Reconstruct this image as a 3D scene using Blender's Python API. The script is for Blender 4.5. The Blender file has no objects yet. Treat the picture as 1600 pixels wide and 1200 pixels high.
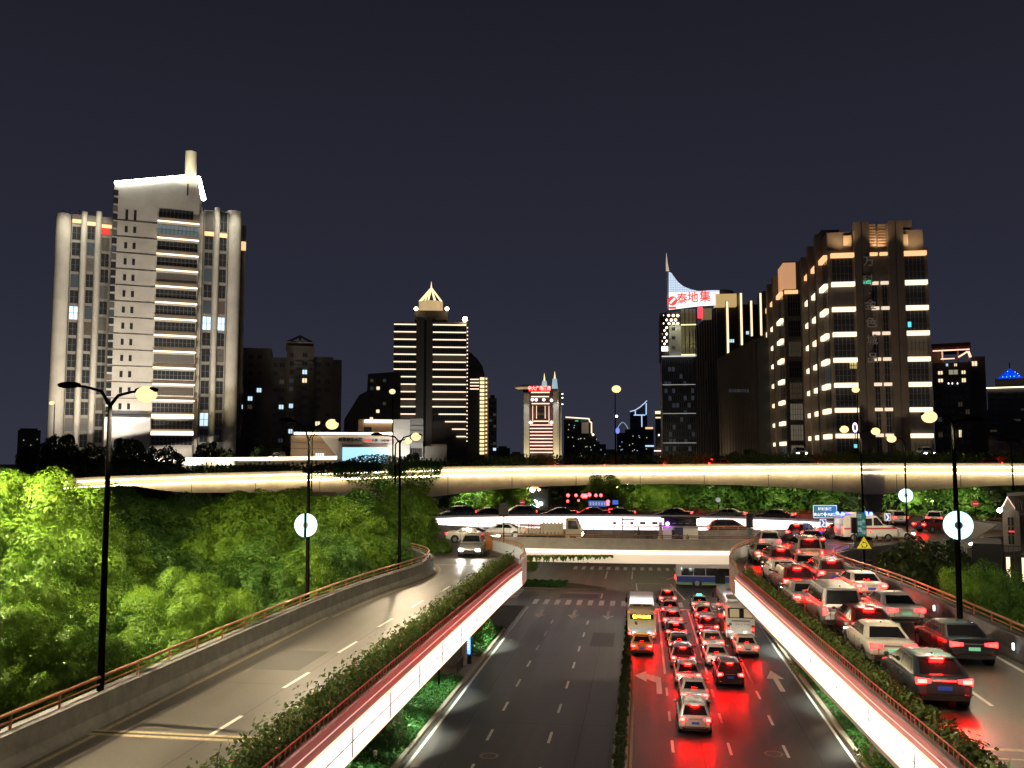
import bpy, bmesh, math, random
import numpy as np
from mathutils import Vector, Matrix, Euler

S = bpy.context.scene
COL = S.collection
R = math.radians
rnd = random.Random(7)

# ------------------------------------------------------------------ camera
F = 1400.0                      # focal length in photo pixels (1600 wide)
VPX, HZY, EYE = 1003.0, 715.0, 16.0
PITCH = math.atan((HZY - 600) / F)
YAW = math.atan((VPX - 800) * math.cos(PITCH) / F)
cam_d = bpy.data.cameras.new('camera')
cam = bpy.data.objects.new('camera', cam_d)
COL.objects.link(cam)
cam.location = (0, 0, EYE)
cam.rotation_euler = (R(90) + PITCH, 0, YAW)
cam_d.sensor_width = 36
cam_d.lens = F / 1600 * 36
cam_d.clip_start = 0.5
cam_d.clip_end = 6000
S.camera = cam
CM = Euler(cam.rotation_euler).to_matrix()
CMI = CM.transposed()

# ------------------------------------------------------------------ night sky
W = bpy.data.worlds.new('World'); S.world = W; W.use_nodes = True
wn, wl = W.node_tree.nodes, W.node_tree.links
wn.clear()
wo = wn.new('ShaderNodeOutputWorld'); wb = wn.new('ShaderNodeBackground')
tc = wn.new('ShaderNodeTexCoord'); sp = wn.new('ShaderNodeSeparateXYZ'); cr = wn.new('ShaderNodeValToRGB')
wl.new(tc.outputs['Generated'], sp.inputs[0]); wl.new(sp.outputs['Z'], cr.inputs[0])
els = cr.color_ramp.elements
els[0].position = 0.0; els[0].color = (0.0325, 0.034, 0.054, 1)
els[1].position = 1.0; els[1].color = (0.009, 0.0095, 0.013, 1)
e = els.new(0.18); e.color = (0.0215, 0.0228, 0.0375, 1)
e = els.new(0.5); e.color = (0.0112, 0.0122, 0.0185, 1)
wl.new(cr.outputs[0], wb.inputs[0]); wb.inputs[1].default_value = 1.0
wl.new(wb.outputs[0], wo.inputs[0])

# ------------------------------------------------------------------ exposure, sampling
S.view_settings.view_transform = 'Standard'; S.view_settings.look = 'None'
S.view_settings.exposure = 0.0; S.view_settings.gamma = 1.0
S.render.engine = 'CYCLES'
cy = S.cycles
cy.use_denoising = True
try: cy.denoiser = 'OPENIMAGEDENOISE'
except Exception: pass
cy.max_bounces = 5; cy.diffuse_bounces = 2; cy.glossy_bounces = 3; cy.transmission_bounces = 2; cy.transparent_max_bounces = 4
cy.sample_clamp_indirect = 4.0; cy.sample_clamp_direct = 0.0
cy.caustics_reflective = False; cy.caustics_refractive = False
cy.use_light_tree = True

# ------------------------------------------------------------------ geometry from the photo's own perspective
def ray(px, py):
    return CM @ Vector(((px - 800) / F, (600 - py) / F, -1.0))
def G(px, py, z=0.0):
    """world point on the horizontal plane z seen at a photo pixel"""
    d = ray(px, py); t = (z - EYE) / d.z
    return Vector((d.x * t, d.y * t, z))
def D(px, py, Y):
    d = ray(px, py); t = Y / d.y
    return Vector((d.x * t, Y, EYE + d.z * t))
def PX(p):
    v = CMI @ (Vector(p) - Vector((0, 0, EYE)))
    return 800 + F * v.x / -v.z, 600 - F * v.y / -v.z

# ------------------------------------------------------------------ materials
MATS = {}
def mat(name, col=(.5, .5, .5), rough=.6, metal=0.0, emit=None, es=0.0, var=0.0, vscale=3.0, spec=.5, bump=0.0, coat=0.0, trans=0.0, spots=None, ecol2=None):
    if name in MATS: return MATS[name]
    m = bpy.data.materials.new(name); m.use_nodes = True
    n, l = m.node_tree.nodes, m.node_tree.links
    b = n['Principled BSDF']
    b.inputs['Base Color'].default_value = (*col, 1)
    b.inputs['Roughness'].default_value = rough
    b.inputs['Metallic'].default_value = metal
    b.inputs['Specular IOR Level'].default_value = spec
    if coat: b.inputs['Coat Weight'].default_value = coat; b.inputs['Coat Roughness'].default_value = .06
    if emit:
        b.inputs['Emission Color'].default_value = (*emit, 1); b.inputs['Emission Strength'].default_value = es
    if var or bump:
        t = n.new('ShaderNodeTexCoord'); nz = n.new('ShaderNodeTexNoise')
        nz.inputs['Scale'].default_value = vscale; nz.inputs['Detail'].default_value = 6; nz.inputs['Roughness'].default_value = .65
        l.new(t.outputs['Object'], nz.inputs['Vector'])
        if var:
            mx = n.new('ShaderNodeMix'); mx.data_type = 'RGBA'
            lo = [c * (1 - var) for c in col]; hi = [min(1, c * (1 + var)) for c in col]
            if spots: lo = spots
            mx.inputs[6].default_value = (*lo, 1); mx.inputs[7].default_value = (*hi, 1)
            rp = n.new('ShaderNodeMapRange'); rp.inputs[1].default_value = .3; rp.inputs[2].default_value = .7
            l.new(nz.outputs[0], rp.inputs[0]); l.new(rp.outputs[0], mx.inputs[0]); l.new(mx.outputs[2], b.inputs['Base Color'])
            rr = n.new('ShaderNodeMapRange'); rr.inputs[3].default_value = max(0, rough - .1); rr.inputs[4].default_value = min(1, rough + .1)
            l.new(nz.outputs[0], rr.inputs[0]); l.new(rr.outputs[0], b.inputs['Roughness'])
        if bump:
            bp = n.new('ShaderNodeBump'); bp.inputs['Strength'].default_value = bump; bp.inputs['Distance'].default_value = .05
            l.new(nz.outputs[0], bp.inputs['Height']); l.new(bp.outputs[0], b.inputs['Normal'])
    MATS[name] = m
    return m

def leafmat(name, c1, c2, scale=.6):
    m = bpy.data.materials.new(name); m.use_nodes = True
    n, l = m.node_tree.nodes, m.node_tree.links
    n.remove(n['Principled BSDF']); out = n['Material Output']
    t = n.new('ShaderNodeTexCoord'); nz = n.new('ShaderNodeTexNoise'); nz.inputs['Scale'].default_value = scale
    nz.inputs['Detail'].default_value = 8; nz.inputs['Roughness'].default_value = .8
    l.new(t.outputs['Object'], nz.inputs['Vector'])
    mp = n.new('ShaderNodeMapRange'); mp.inputs[1].default_value = .33; mp.inputs[2].default_value = .67
    l.new(nz.outputs[0], mp.inputs[0])
    mx = n.new('ShaderNodeMix'); mx.data_type = 'RGBA'
    mx.inputs[6].default_value = (*c1, 1); mx.inputs[7].default_value = (*c2, 1)
    l.new(mp.outputs[0], mx.inputs[0])
    d = n.new('ShaderNodeBsdfDiffuse'); tr = n.new('ShaderNodeBsdfTranslucent'); gl = n.new('ShaderNodeBsdfGlossy'); gl.inputs['Roughness'].default_value = .45
    gl.inputs['Color'].default_value = (.6, .7, .5, 1)
    a = n.new('ShaderNodeMixShader'); a.inputs[0].default_value = .16
    a2 = n.new('ShaderNodeMixShader'); a2.inputs[0].default_value = .04
    for s in (d, tr): l.new(mx.outputs[2], s.inputs[0])
    l.new(d.outputs[0], a.inputs[1]); l.new(tr.outputs[0], a.inputs[2])
    l.new(a.outputs[0], a2.inputs[1]); l.new(gl.outputs[0], a2.inputs[2]); l.new(a2.outputs[0], out.inputs[0])
    MATS[name] = m
    return m

def asphalt(name, col, rough, streak=True):
    """worn asphalt: fine grain, long worn wheel tracks and darker repair patches"""
    m = bpy.data.materials.new(name); m.use_nodes = True
    n, l = m.node_tree.nodes, m.node_tree.links
    b = n['Principled BSDF']; t = n.new('ShaderNodeTexCoord')
    fine = n.new('ShaderNodeTexNoise'); fine.inputs['Scale'].default_value = 9; fine.inputs['Detail'].default_value = 8; fine.inputs['Roughness'].default_value = .8
    l.new(t.outputs['Object'], fine.inputs['Vector'])
    mp = n.new('ShaderNodeMapping'); mp.inputs['Scale'].default_value = (.9, .035, 1)
    l.new(t.outputs['Object'], mp.inputs[0])
    st = n.new('ShaderNodeTexNoise'); st.inputs['Scale'].default_value = 1.2; st.inputs['Detail'].default_value = 5
    l.new(mp.outputs[0], st.inputs['Vector'])
    big = n.new('ShaderNodeTexNoise'); big.inputs['Scale'].default_value = .12; big.inputs['Detail'].default_value = 4
    l.new(t.outputs['Object'], big.inputs['Vector'])
    a = n.new('ShaderNodeMath'); a.operation = 'ADD'; l.new(fine.outputs[0], a.inputs[0]); l.new(st.outputs[0], a.inputs[1])
    a2 = n.new('ShaderNodeMath'); a2.operation = 'ADD'; l.new(a.outputs[0], a2.inputs[0]); l.new(big.outputs[0], a2.inputs[1])
    r = n.new('ShaderNodeMapRange'); r.inputs[1].default_value = 1.05; r.inputs[2].default_value = 1.95
    l.new(a2.outputs[0], r.inputs[0])
    mx = n.new('ShaderNodeMix'); mx.data_type = 'RGBA'
    mx.inputs[6].default_value = (*[c * .5 for c in col], 1); mx.inputs[7].default_value = (*[c * 1.65 for c in col], 1)
    l.new(r.outputs[0], mx.inputs[0]); l.new(mx.outputs[2], b.inputs['Base Color'])
    rr = n.new('ShaderNodeMapRange'); rr.inputs[3].default_value = rough - .12; rr.inputs[4].default_value = rough + .18
    l.new(st.outputs[0], rr.inputs[0]); l.new(rr.outputs[0], b.inputs['Roughness'])
    bp = n.new('ShaderNodeBump'); bp.inputs['Strength'].default_value = .25; bp.inputs['Distance'].default_value = .02
    l.new(fine.outputs[0], bp.inputs['Height']); l.new(bp.outputs[0], b.inputs['Normal'])
    MATS[name] = m
    return m

def led(name, col, s, period=1.25, lo=.45, axis=1):
    """row of diffused light modules: brighter in the middle of each, dim joints, slight unevenness"""
    m = emi(name, col, s); n, l = m.node_tree.nodes, m.node_tree.links; b = n['Principled BSDF']
    t = n.new('ShaderNodeTexCoord'); sp = n.new('ShaderNodeSeparateXYZ'); l.new(t.outputs['Object'], sp.inputs[0])
    w = n.new('ShaderNodeMath'); w.operation = 'MULTIPLY'; w.inputs[1].default_value = math.pi / period; l.new(sp.outputs[axis], w.inputs[0])
    s1 = n.new('ShaderNodeMath'); s1.operation = 'SINE'; l.new(w.outputs[0], s1.inputs[0])
    ab = n.new('ShaderNodeMath'); ab.operation = 'ABSOLUTE'; l.new(s1.outputs[0], ab.inputs[0])
    nz = n.new('ShaderNodeTexNoise'); nz.inputs['Scale'].default_value = .5; nz.inputs['Detail'].default_value = 3; l.new(t.outputs['Object'], nz.inputs['Vector'])
    ml = n.new('ShaderNodeMath'); ml.operation = 'MULTIPLY_ADD'; ml.inputs[1].default_value = .55; l.new(nz.outputs[0], ml.inputs[0]); l.new(ab.outputs[0], ml.inputs[2])
    r = n.new('ShaderNodeMapRange'); r.inputs[1].default_value = .2; r.inputs[2].default_value = 1.2; r.inputs[3].default_value = s * lo; r.inputs[4].default_value = s
    l.new(ml.outputs[0], r.inputs[0]); l.new(r.outputs[0], b.inputs['Emission Strength'])
    return m

def emi(name, col, s):
    if name in MATS: return MATS[name]
    m = bpy.data.materials.new(name); m.use_nodes = True
    n, l = m.node_tree.nodes, m.node_tree.links
    b = n['Principled BSDF']
    b.inputs['Base Color'].default_value = (*[min(.6, c * .6) for c in col], 1)
    b.inputs['Emission Color'].default_value = (*col, 1); b.inputs['Emission Strength'].default_value = s
    b.inputs['Roughness'].default_value = .4
    MATS[name] = m
    return m

# ------------------------------------------------------------------ mesh builder
class MB:
    def __init__(s): s.v = []; s.f = []; s.mi = []; s.mats = []; s.sm = []
    def m(s, m):
        if m not in s.mats: s.mats.append(m)
        return s.mats.index(m)
    def add(s, vs, fs, m, smooth=False):
        o = len(s.v); k = s.m(m)
        s.v += [tuple(v) for v in vs]
        for f in fs: s.f.append([o + i for i in f]); s.mi.append(k); s.sm.append(smooth)
        return s
    def box(s, x0, x1, y0, y1, z0, z1, m):
        vs = [(x, y, z) for z in (z0, z1) for y in (y0, y1) for x in (x0, x1)]
        return s.add(vs, [(0, 2, 3, 1), (4, 5, 7, 6), (0, 1, 5, 4), (2, 6, 7, 3), (0, 4, 6, 2), (1, 3, 7, 5)], m)
    def prism_xz(s, pts, y0, y1, m):
        """outline in the x-z plane given real thickness in y"""
        n = len(pts)
        vs = [(x, y0, z) for x, z in pts] + [(x, y1, z) for x, z in pts]
        fs = [tuple(range(n)), tuple(range(2 * n - 1, n - 1, -1))] + [(i, i + n, (i + 1) % n + n, (i + 1) % n) for i in range(n)]
        return s.add(vs, fs, m)
    def prism_xy(s, pts, z0, z1, m, top=None):
        n = len(pts)
        vs = [(x, y, z0) for x, y in pts] + [(x, y, z1) for x, y in pts]
        s.add(vs, [tuple(range(n - 1, -1, -1))] + [(i, (i + 1) % n, (i + 1) % n + n, i + n) for i in range(n)], m)
        return s.add(vs[n:], [tuple(range(n))], top or m)
    def quad(s, a, b, c, d, m): return s.add([a, b, c, d], [(0, 1, 2, 3)], m)
    def tube(s, pts, rs, m, n=8, cap=True):
        pts = [Vector(p) for p in pts]
        if not hasattr(rs, '__len__'): rs = [rs] * len(pts)
        vs = []
        for i, p in enumerate(pts):
            t = (pts[min(i + 1, len(pts) - 1)] - pts[max(i - 1, 0)]).normalized()
            u = t.cross(Vector((0, 0, 1)) if abs(t.z) < .9 else Vector((1, 0, 0))).normalized(); w = t.cross(u)
            for k in range(n):
                a = 2 * math.pi * k / n
                vs.append(p + (u * math.cos(a) + w * math.sin(a)) * rs[i])
        fs = [(i * n + k, i * n + (k + 1) % n, (i + 1) * n + (k + 1) % n, (i + 1) * n + k) for i in range(len(pts) - 1) for k in range(n)]
        if cap:
            s.add(vs[:n], [tuple(range(n - 1, -1, -1))], m); s.add(vs[-n:], [tuple(range(n))], m)
        return s.add(vs, fs, m, True)
    def cyl(s, c, r, h, m, n=16, axis='z', r2=None):
        c = Vector(c); ax = {'x': Vector((1, 0, 0)), 'y': Vector((0, 1, 0)), 'z': Vector((0, 0, 1))}[axis]
        return s.tube([c, c + ax * h], [r, r if r2 is None else r2], m, n)
    def ball(s, c, r, m, n=10, k=7, sc=(1, 1, 1)):
        vs = []; fs = []
        for i in range(k + 1):
            p = math.pi * i / k
            for j in range(n):
                a = 2 * math.pi * j / n
                vs.append((c[0] + r * sc[0] * math.sin(p) * math.cos(a), c[1] + r * sc[1] * math.sin(p) * math.sin(a), c[2] + r * sc[2] * math.cos(p)))
        for i in range(k):
            for j in range(n): fs.append((i * n + j, (i + 1) * n + j, (i + 1) * n + (j + 1) % n, i * n + (j + 1) % n))
        return s.add(vs, fs, m, True)
    def sweep(s, path, prof, m, closed=False):
        """path: world points; prof: closed list of (offset to the right, height)"""
        P = [Vector(p) for p in path]; n = len(P); k = len(prof); vs = []
        for i in range(n):
            if closed: t = P[(i + 1) % n] - P[i - 1]
            else: t = P[min(i + 1, n - 1)] - P[max(i - 1, 0)]
            t.z = 0; t.normalize(); r = Vector((t.y, -t.x, 0))
            for o, h in prof: vs.append(P[i] + r * o + Vector((0, 0, h)))
        seg = n if closed else n - 1
        fs = [(i * k + j, i * k + (j + 1) % k, ((i + 1) % n) * k + (j + 1) % k, ((i + 1) % n) * k + j) for i in range(seg) for j in range(k)]
        if not closed: fs += [tuple(range(k - 1, -1, -1)), tuple(range((n - 1) * k, n * k))]
        return s.add(vs, fs, m)
    def mesh(s, name):
        me = bpy.data.meshes.new(name)
        me.from_pydata(s.v, [], s.f)
        for m in s.mats: me.materials.append(m)
        me.polygons.foreach_set('material_index', s.mi)
        me.polygons.foreach_set('use_smooth', s.sm)
        me.update()
        return me
    def build(s, name, parent=None, recalc=True):
        me = s.mesh(name)
        if recalc:
            bm = bmesh.new(); bm.from_mesh(me); bmesh.ops.recalc_face_normals(bm, faces=bm.faces[:]); bm.to_mesh(me); bm.free()
        return link(name, me, parent)

def link(name, me, parent=None):
    o = bpy.data.objects.new(name, me); COL.objects.link(o)
    if parent is not None: o.parent = parent
    return o
def tag(o, label=None, cat=None, group=None, kind=None):
    if label: o['label'] = label
    if cat: o['category'] = cat
    if group: o['group'] = group
    if kind: o['kind'] = kind
    return o
def thing(name, label, cat, loc=(0, 0, 0), rz=0.0, group=None):
    o = bpy.data.objects.new(name, None); COL.objects.link(o); o.empty_display_size = .3
    o.location = loc; o.rotation_euler = (0, 0, rz)
    return tag(o, label, cat, group)
def dup(root, loc, rz, label=None, group=None, scale=None):
    r = root.copy(); COL.objects.link(r); r.location = loc; r.rotation_euler = (0, 0, rz)
    if scale: r.scale = scale
    if label: r['label'] = label
    if group: r['group'] = group
    def kids(a, b):
        for ch in KIDS.get(a.name, []):
            c = ch.copy(); COL.objects.link(c); c.parent = b
            KIDS.setdefault(b.name, []).append(c); kids(ch, c)
    if root.name not in KIDS: index_kids(root)
    kids(root, r)
    return r
KIDS = {}
def index_kids(o):
    KIDS[o.name] = list(o.children)
    for c in o.children: index_kids(c)

def text(body, size, m, name, parent, loc, rot, extrude=.02, align='CENTER', sx=1.0, bold=0.0):
    c = bpy.data.curves.new(name, 'FONT'); c.body = body; c.size = size; c.extrude = extrude
    c.align_x = align; c.align_y = 'CENTER'; c.offset = bold; c.resolution_u = 2
    t = bpy.data.objects.new(name, c); COL.objects.link(t)
    dg = bpy.context.evaluated_depsgraph_get()
    me = bpy.data.meshes.new_from_object(t.evaluated_get(dg))
    bpy.data.objects.remove(t); me.materials.clear(); me.materials.append(m)
    o = link(name, me, parent); o.location = loc; o.rotation_euler = rot; o.scale = (sx, 1, 1)
    return o
# ------------------------------------------------------------------ common materials
M_ground = mat('ground_dark', (.035, .035, .03), .9, var=.4, vscale=.4)
M_asph_low = asphalt('asphalt_underpass', (.044, .040, .041), .44)
M_asph_ramp = asphalt('asphalt_ramp', (.068, .062, .052), .40)
M_paint = mat('road_paint', (.62, .61, .56), .6, var=.25, vscale=6)
M_paint_y = mat('road_paint_worn', (.36, .30, .17), .7, var=.35, vscale=5)
M_conc = mat('concrete', (.18, .175, .16), .8, var=.3, vscale=1.5, bump=.3)
M_conc_d = mat('concrete_grey', (.14, .135, .14), .8, var=.3, vscale=1.2, bump=.3)
M_conc_l = mat('girder_cream', (.62, .54, .40), .7, var=.22, vscale=.35)
M_copper = mat('rail_copper', (.36, .16, .075), .4, metal=.3, var=.2)
M_rail_red = mat('red_lit_netting', (.38, .05, .06), .6, emit=(1, .05, .08), es=.06)  # red tint and faint emission stand for red light on the fence
M_dark = mat('dark_metal', (.02, .02, .022), .4, metal=.3)
M_pink = mat('pink_panel', (.42, .16, .18), .5, var=.15)
M_kerb = mat('kerb_stone', (.24, .21, .16), .8, var=.2)
M_soil = mat('soil', (.05, .035, .02), .95, var=.3)
M_pave = mat('pavement', (.16, .15, .14), .8, var=.25, vscale=2)
E_led = led('led_fascia_glow', (1, .84, .79), 1.9, 1.0, .55)
E_led_r = led('led_fascia_glow_right', (1, .88, .86), 2.6, 1.0, .6)
E_led_edge = emi('led_edge_glow', (1, .70, .45), 1.6)
E_warm = emi('led_warm', (1, .82, .50), 6.0)
E_ring = emi('led_ring', (1, .86, .84), 3.0)

# ------------------------------------------------------------------ ground and the low road
g = MB(); g.quad((-1500, -60, -.02), (1500, -60, -.02), (1500, 3500, -.02), (-1500, 3500, -.02), M_ground)
tag(g.build('ground'), kind='structure')
g = MB()
g.quad((-12.7, -20, .0), (11.2, -20, .0), (11.2, 98, .0), (-12.7, 98, .0), M_asph_low)
g.quad((-60, 98, 0), (60, 98, 0), (60, 136, 0), (-60, 136, 0), M_asph_low)
g.quad((-16, 136, 0), (15, 136, 0), (15, 330, 0), (-16, 330, 0), M_asph_low)
tag(g.build('underpass_road'), kind='structure')

mk = MB(); ZM = .005
def rect(x0, x1, y0, y1, z=ZM, m=None): mk.quad((x0, y0, z), (x1, y0, z), (x1, y1, z), (x0, y1, z), m or M_paint)
def seg(x0, y0, x1, y1, w=.15, z=ZM, m=None, b=None):
    d = Vector((x1 - x0, y1 - y0, 0)).normalized(); n = Vector((-d.y, d.x, 0)) * w / 2
    (b or mk).quad((x0 + n.x, y0 + n.y, z), (x0 - n.x, y0 - n.y, z), (x1 - n.x, y1 - n.y, z), (x1 + n.x, y1 + n.y, z), m or M_paint)
rect(-12.4, -12.22, -20, 97.5)
for X in (-8.9, -5.4):
    y = 3.2
    while y < 92: rect(X - .08, X + .08, y, y + 2.1); y += 6.05
for X in (1.5, 4.6, 7.6):
    y = 3.8
    stop = 68 if X < 5 else 66
    while y < stop: rect(X - .08, X + .08, y, y + 2.1); y += 5.9
    rect(X - .08, X + .08, stop + 1, 97.6)
rect(-.85, -.7, -20, 97.5, m=M_paint_y); rect(10.85, 11.0, -20, 97)
rect(-.7, 10.9, 97.5, 98.0)
x = -12.2
while x < 13: rect(x, x + .55, 99.2, 102.6); x += 1.22
for X, L in ((-16, 20), (20, 20)):
    for i in range(9): rect(X - 1.6, X + 1.6, 103.5 + i * 1.2, 104.0 + i * 1.2)
x = -10
while x < 22: rect(x, x + .5, 130.5, 134); x += 1.2
for a, b in (((-.6, 104), (-.9, 117)), ((-.9, 117), (3.4, 117)), ((3.4, 117), (4.6, 104.5)), ((3, 121), (6, 129)), ((6, 121), (9, 129)), ((-5, 121), (-5, 129)), ((-1.5, 121), (-1.5, 129)), ((2, 124), (6, 120)), ((-9, 108), (-4.8, 108)), ((-4.8, 108), (-4.8, 104))):
    seg(*a, *b, w=.16)
def arrow(x, y, L, kind, flip=1, z=ZM, w=.28, m=None, b=None):
    """painted lane arrow; flip -1 points towards the camera"""
    b = b or mk; m = m or M_paint
    def P(u, v): return (x + u * flip, y + v * flip, z)
    if kind == 'straight':
        b.add([P(-w / 2, 0), P(w / 2, 0), P(w / 2, L * .6), P(-w / 2, L * .6)], [(0, 1, 2, 3)], m)
        b.add([P(-.62, L * .58), P(.62, L * .58), P(0, L)], [(0, 1, 2)], m)
    else:
        b.add([P(-w / 2, 0), P(w / 2, 0), P(w / 2, L * .75), P(-w / 2, L * .55)], [(0, 1, 2, 3)], m)
        b.add([P(-w / 2, L * .5), P(w / 2, L * .75), P(-.9, L * .9), P(-.9, L * .66)], [(0, 1, 2, 3)], m)
        b.add([P(-.85, L * .52), P(-.85, L * 1.04), P(-1.75, L * .8)], [(0, 1, 2)], m)
for X in (-10.5, -7.1, -3.6): arrow(X, 96, 5.2, 'straight', -1, w=.34)
arrow(1.0, 63.2, 6.2, 'left', w=.36); arrow(9.4, 65, 6.2, 'straight', w=.36)
# manholes and patches
M_iron = mat('manhole_iron', (.09, .085, .08), .5, metal=.5)
M_patch = mat('asphalt_patch', (.028, .027, .028), .6, var=.2)
def disc(b, x, y, r, z, m, n=24, hole=0):
    if hole:
        vs = [(x + q * math.cos(2 * math.pi * i / n), y + q * math.sin(2 * math.pi * i / n), z) for q in (r, hole) for i in range(n)]
        b.add(vs, [(i, (i + 1) % n, (i + 1) % n + n, i + n) for i in range(n)], m)
    else: b.add([(x + r * math.cos(2 * math.pi * i / n), y + r * math.sin(2 * math.pi * i / n), z) for i in range(n)], [tuple(range(n))], m)
tag(mk.build('road_markings'), kind='structure')
for i, (px, py, lab) in enumerate(((764, 1181, 'round manhole cover in the empty lane beside the left verge'), (1209, 1178, 'round manhole cover in the empty lane right of the queue'), (805, 1000, 'worn manhole cover by the verge below the glowing ramp edge'))):
    b = MB(); p = G(px, py, 0); disc(b, 0, 0, .36, 0.006, M_iron); disc(b, 0, 0, .52, .006, M_kerb, hole=.38)
    o = b.build('manhole_cover'); o.location = (p.x, p.y, 0.002); tag(o, lab, 'manhole', 'manhole covers in the low road')
b = MB(); b.quad((-9.6, 103.8, .003), (-5.2, 103.8, .003), (-5.2, 107, .003), (-9.6, 107, .003), M_patch)
b.quad((-4.6, 78, .003), (-2.6, 78, .003), (-2.6, 84, .003), (-4.6, 84, .003), M_patch)
rs_ = random.Random(9)
for x0, ya, yb in ((-10.6, 40, 90), (-3.7, 38, 80), (9.2, 42, 95), (3.1, 36, 58)):
    y = ya
    while y < yb: seg(x0 + rs_.uniform(-.03, .03), y, x0 + rs_.uniform(-.03, .03), y + 2, .04, .003, M_patch, b); y += 2
for y in (55, 71, 88): seg(-12, y, -2, y + rs_.uniform(-.5, .5), .05, .003, M_patch, b)
tag(b.build('road_patch'), kind='structure')

# kerbs and verges
b = MB(); b.box(-12.95, -12.7, -20, 84, 0, .16, M_kerb); b.box(11.2, 11.45, -20, 92, 0, .16, M_kerb); tag(b.build('kerb'), kind='structure')
b = MB(); b.box(-19.5, -12.95, -20, 84, -.01, .1, M_soil); b.box(11.45, 18.5, -20, 92, -.01, .1, M_soil); tag(b.build('verge_soil'), kind='structure')
b = MB(); b.box(-19.5, -12.96, 65.5, 72, .1, .15, M_pave); tag(b.build('pavement'), kind='structure')
b = MB(); b.box(-1.75, -.95, -20, 96.5, 0, .22, M_kerb); b.box(-1.62, -1.08, -20, 96.4, .2, .26, M_soil); tag(b.build('median_kerb'), kind='structure')
# traffic island under the ring
b = MB(); b.prism_xy([(-12.5, 110.5), (-5.2, 110.5), (-4.6, 111.5), (-8, 114.5), (-12.5, 117), (-20, 117), (-20, 111)], 0, .18, M_kerb, M_soil); tag(b.build('traffic_island_kerb'), kind='structure')

# ------------------------------------------------------------------ ramps
def smooth(pts, n=6):
    P = [Vector(p) for p in pts]; out = []
    for i in range(len(P) - 1):
        p0, p1, p2, p3 = P[max(i - 1, 0)], P[i], P[i + 1], P[min(i + 2, len(P) - 1)]
        for k in range(n):
            t = k / n
            out.append(.5 * ((2 * p1) + (p2 - p0) * t + (2 * p0 - 5 * p1 + 4 * p2 - p3) * t * t + (3 * p1 - p0 - 3 * p2 + p3) * t ** 3))
    out.append(P[-1]); return out
def at_z(pts, z): return [Vector((p[0], p[1], z)) for p in pts]
def along(pts, step, start=0.0):
    """points and headings every `step` metres"""
    out = []; need = start; acc = 0
    for a, b in zip(pts[:-1], pts[1:]):
        L = (b - a).length
        while need <= acc + L and L > 1e-6:
            out.append((a.lerp(b, (need - acc) / L), math.atan2(b.y - a.y, b.x - a.x))); need += step
        acc += L
    return out
def deck(name, left, right, z, parent, thick=.95, m=M_asph_ramp):
    b = MB(); n = len(left)
    poly = [(p.x, p.y) for p in left] + [(p.x, p.y) for p in reversed(right)]
    b.prism_xy(poly, z - thick, z, M_conc, m)
    return b.build(name, parent)

L_out = smooth(at_z([(-16.6, -6), (-16.6, 20), (-16.55, 40), (-16.1, 50), (-15.2, 57.5), (-15.0, 61.5), (-16.2, 66), (-19.5, 70.5), (-26, 76), (-33, 80)], 8))
L_in = smooth(at_z([(-8.7, -6), (-8.7, 20), (-8.7, 45), (-8.65, 56), (-8.5, 62), (-8.7, 67), (-9.9, 72), (-12.8, 77.5), (-14.0, 79.5)], 8))
R_in = smooth(at_z([(7.8, -6), (7.55, 20), (7.15, 30), (6.75, 40), (6.25, 52), (5.95, 60), (6.25, 67), (7.2, 72.8), (9.1, 78.4), (10, 80.2)], 8))
R_out = smooth(at_z([(15.1, -6), (15.1, 30), (15.0, 44), (14.6, 54), (13.7, 62), (13.6, 67.5), (15.2, 72), (18.5, 76.5), (23, 81)], 8))

def rail_run(name, path, z0, parent, h=.42, step=2.0, m=M_copper):
    b = MB(); p = [v + Vector((0, 0, z0 - v.z)) for v in path]
    b.tube([v + Vector((0, 0, h)) for v in p], .048, m, 6)
    b.tube([v + Vector((0, 0, h * .5)) for v in p], .028, m, 5)
    for q, a in along(p, step): b.tube([q, q + Vector((0, 0, h))], .04, m, 5)
    return b.build(name, parent)
JB = [(-.24, 0), (.24, 0), (.22, .10), (.12, .34), (.09, .92), (-.09, .92), (-.12, .34), (-.22, .10)]   # barrier section

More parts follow.
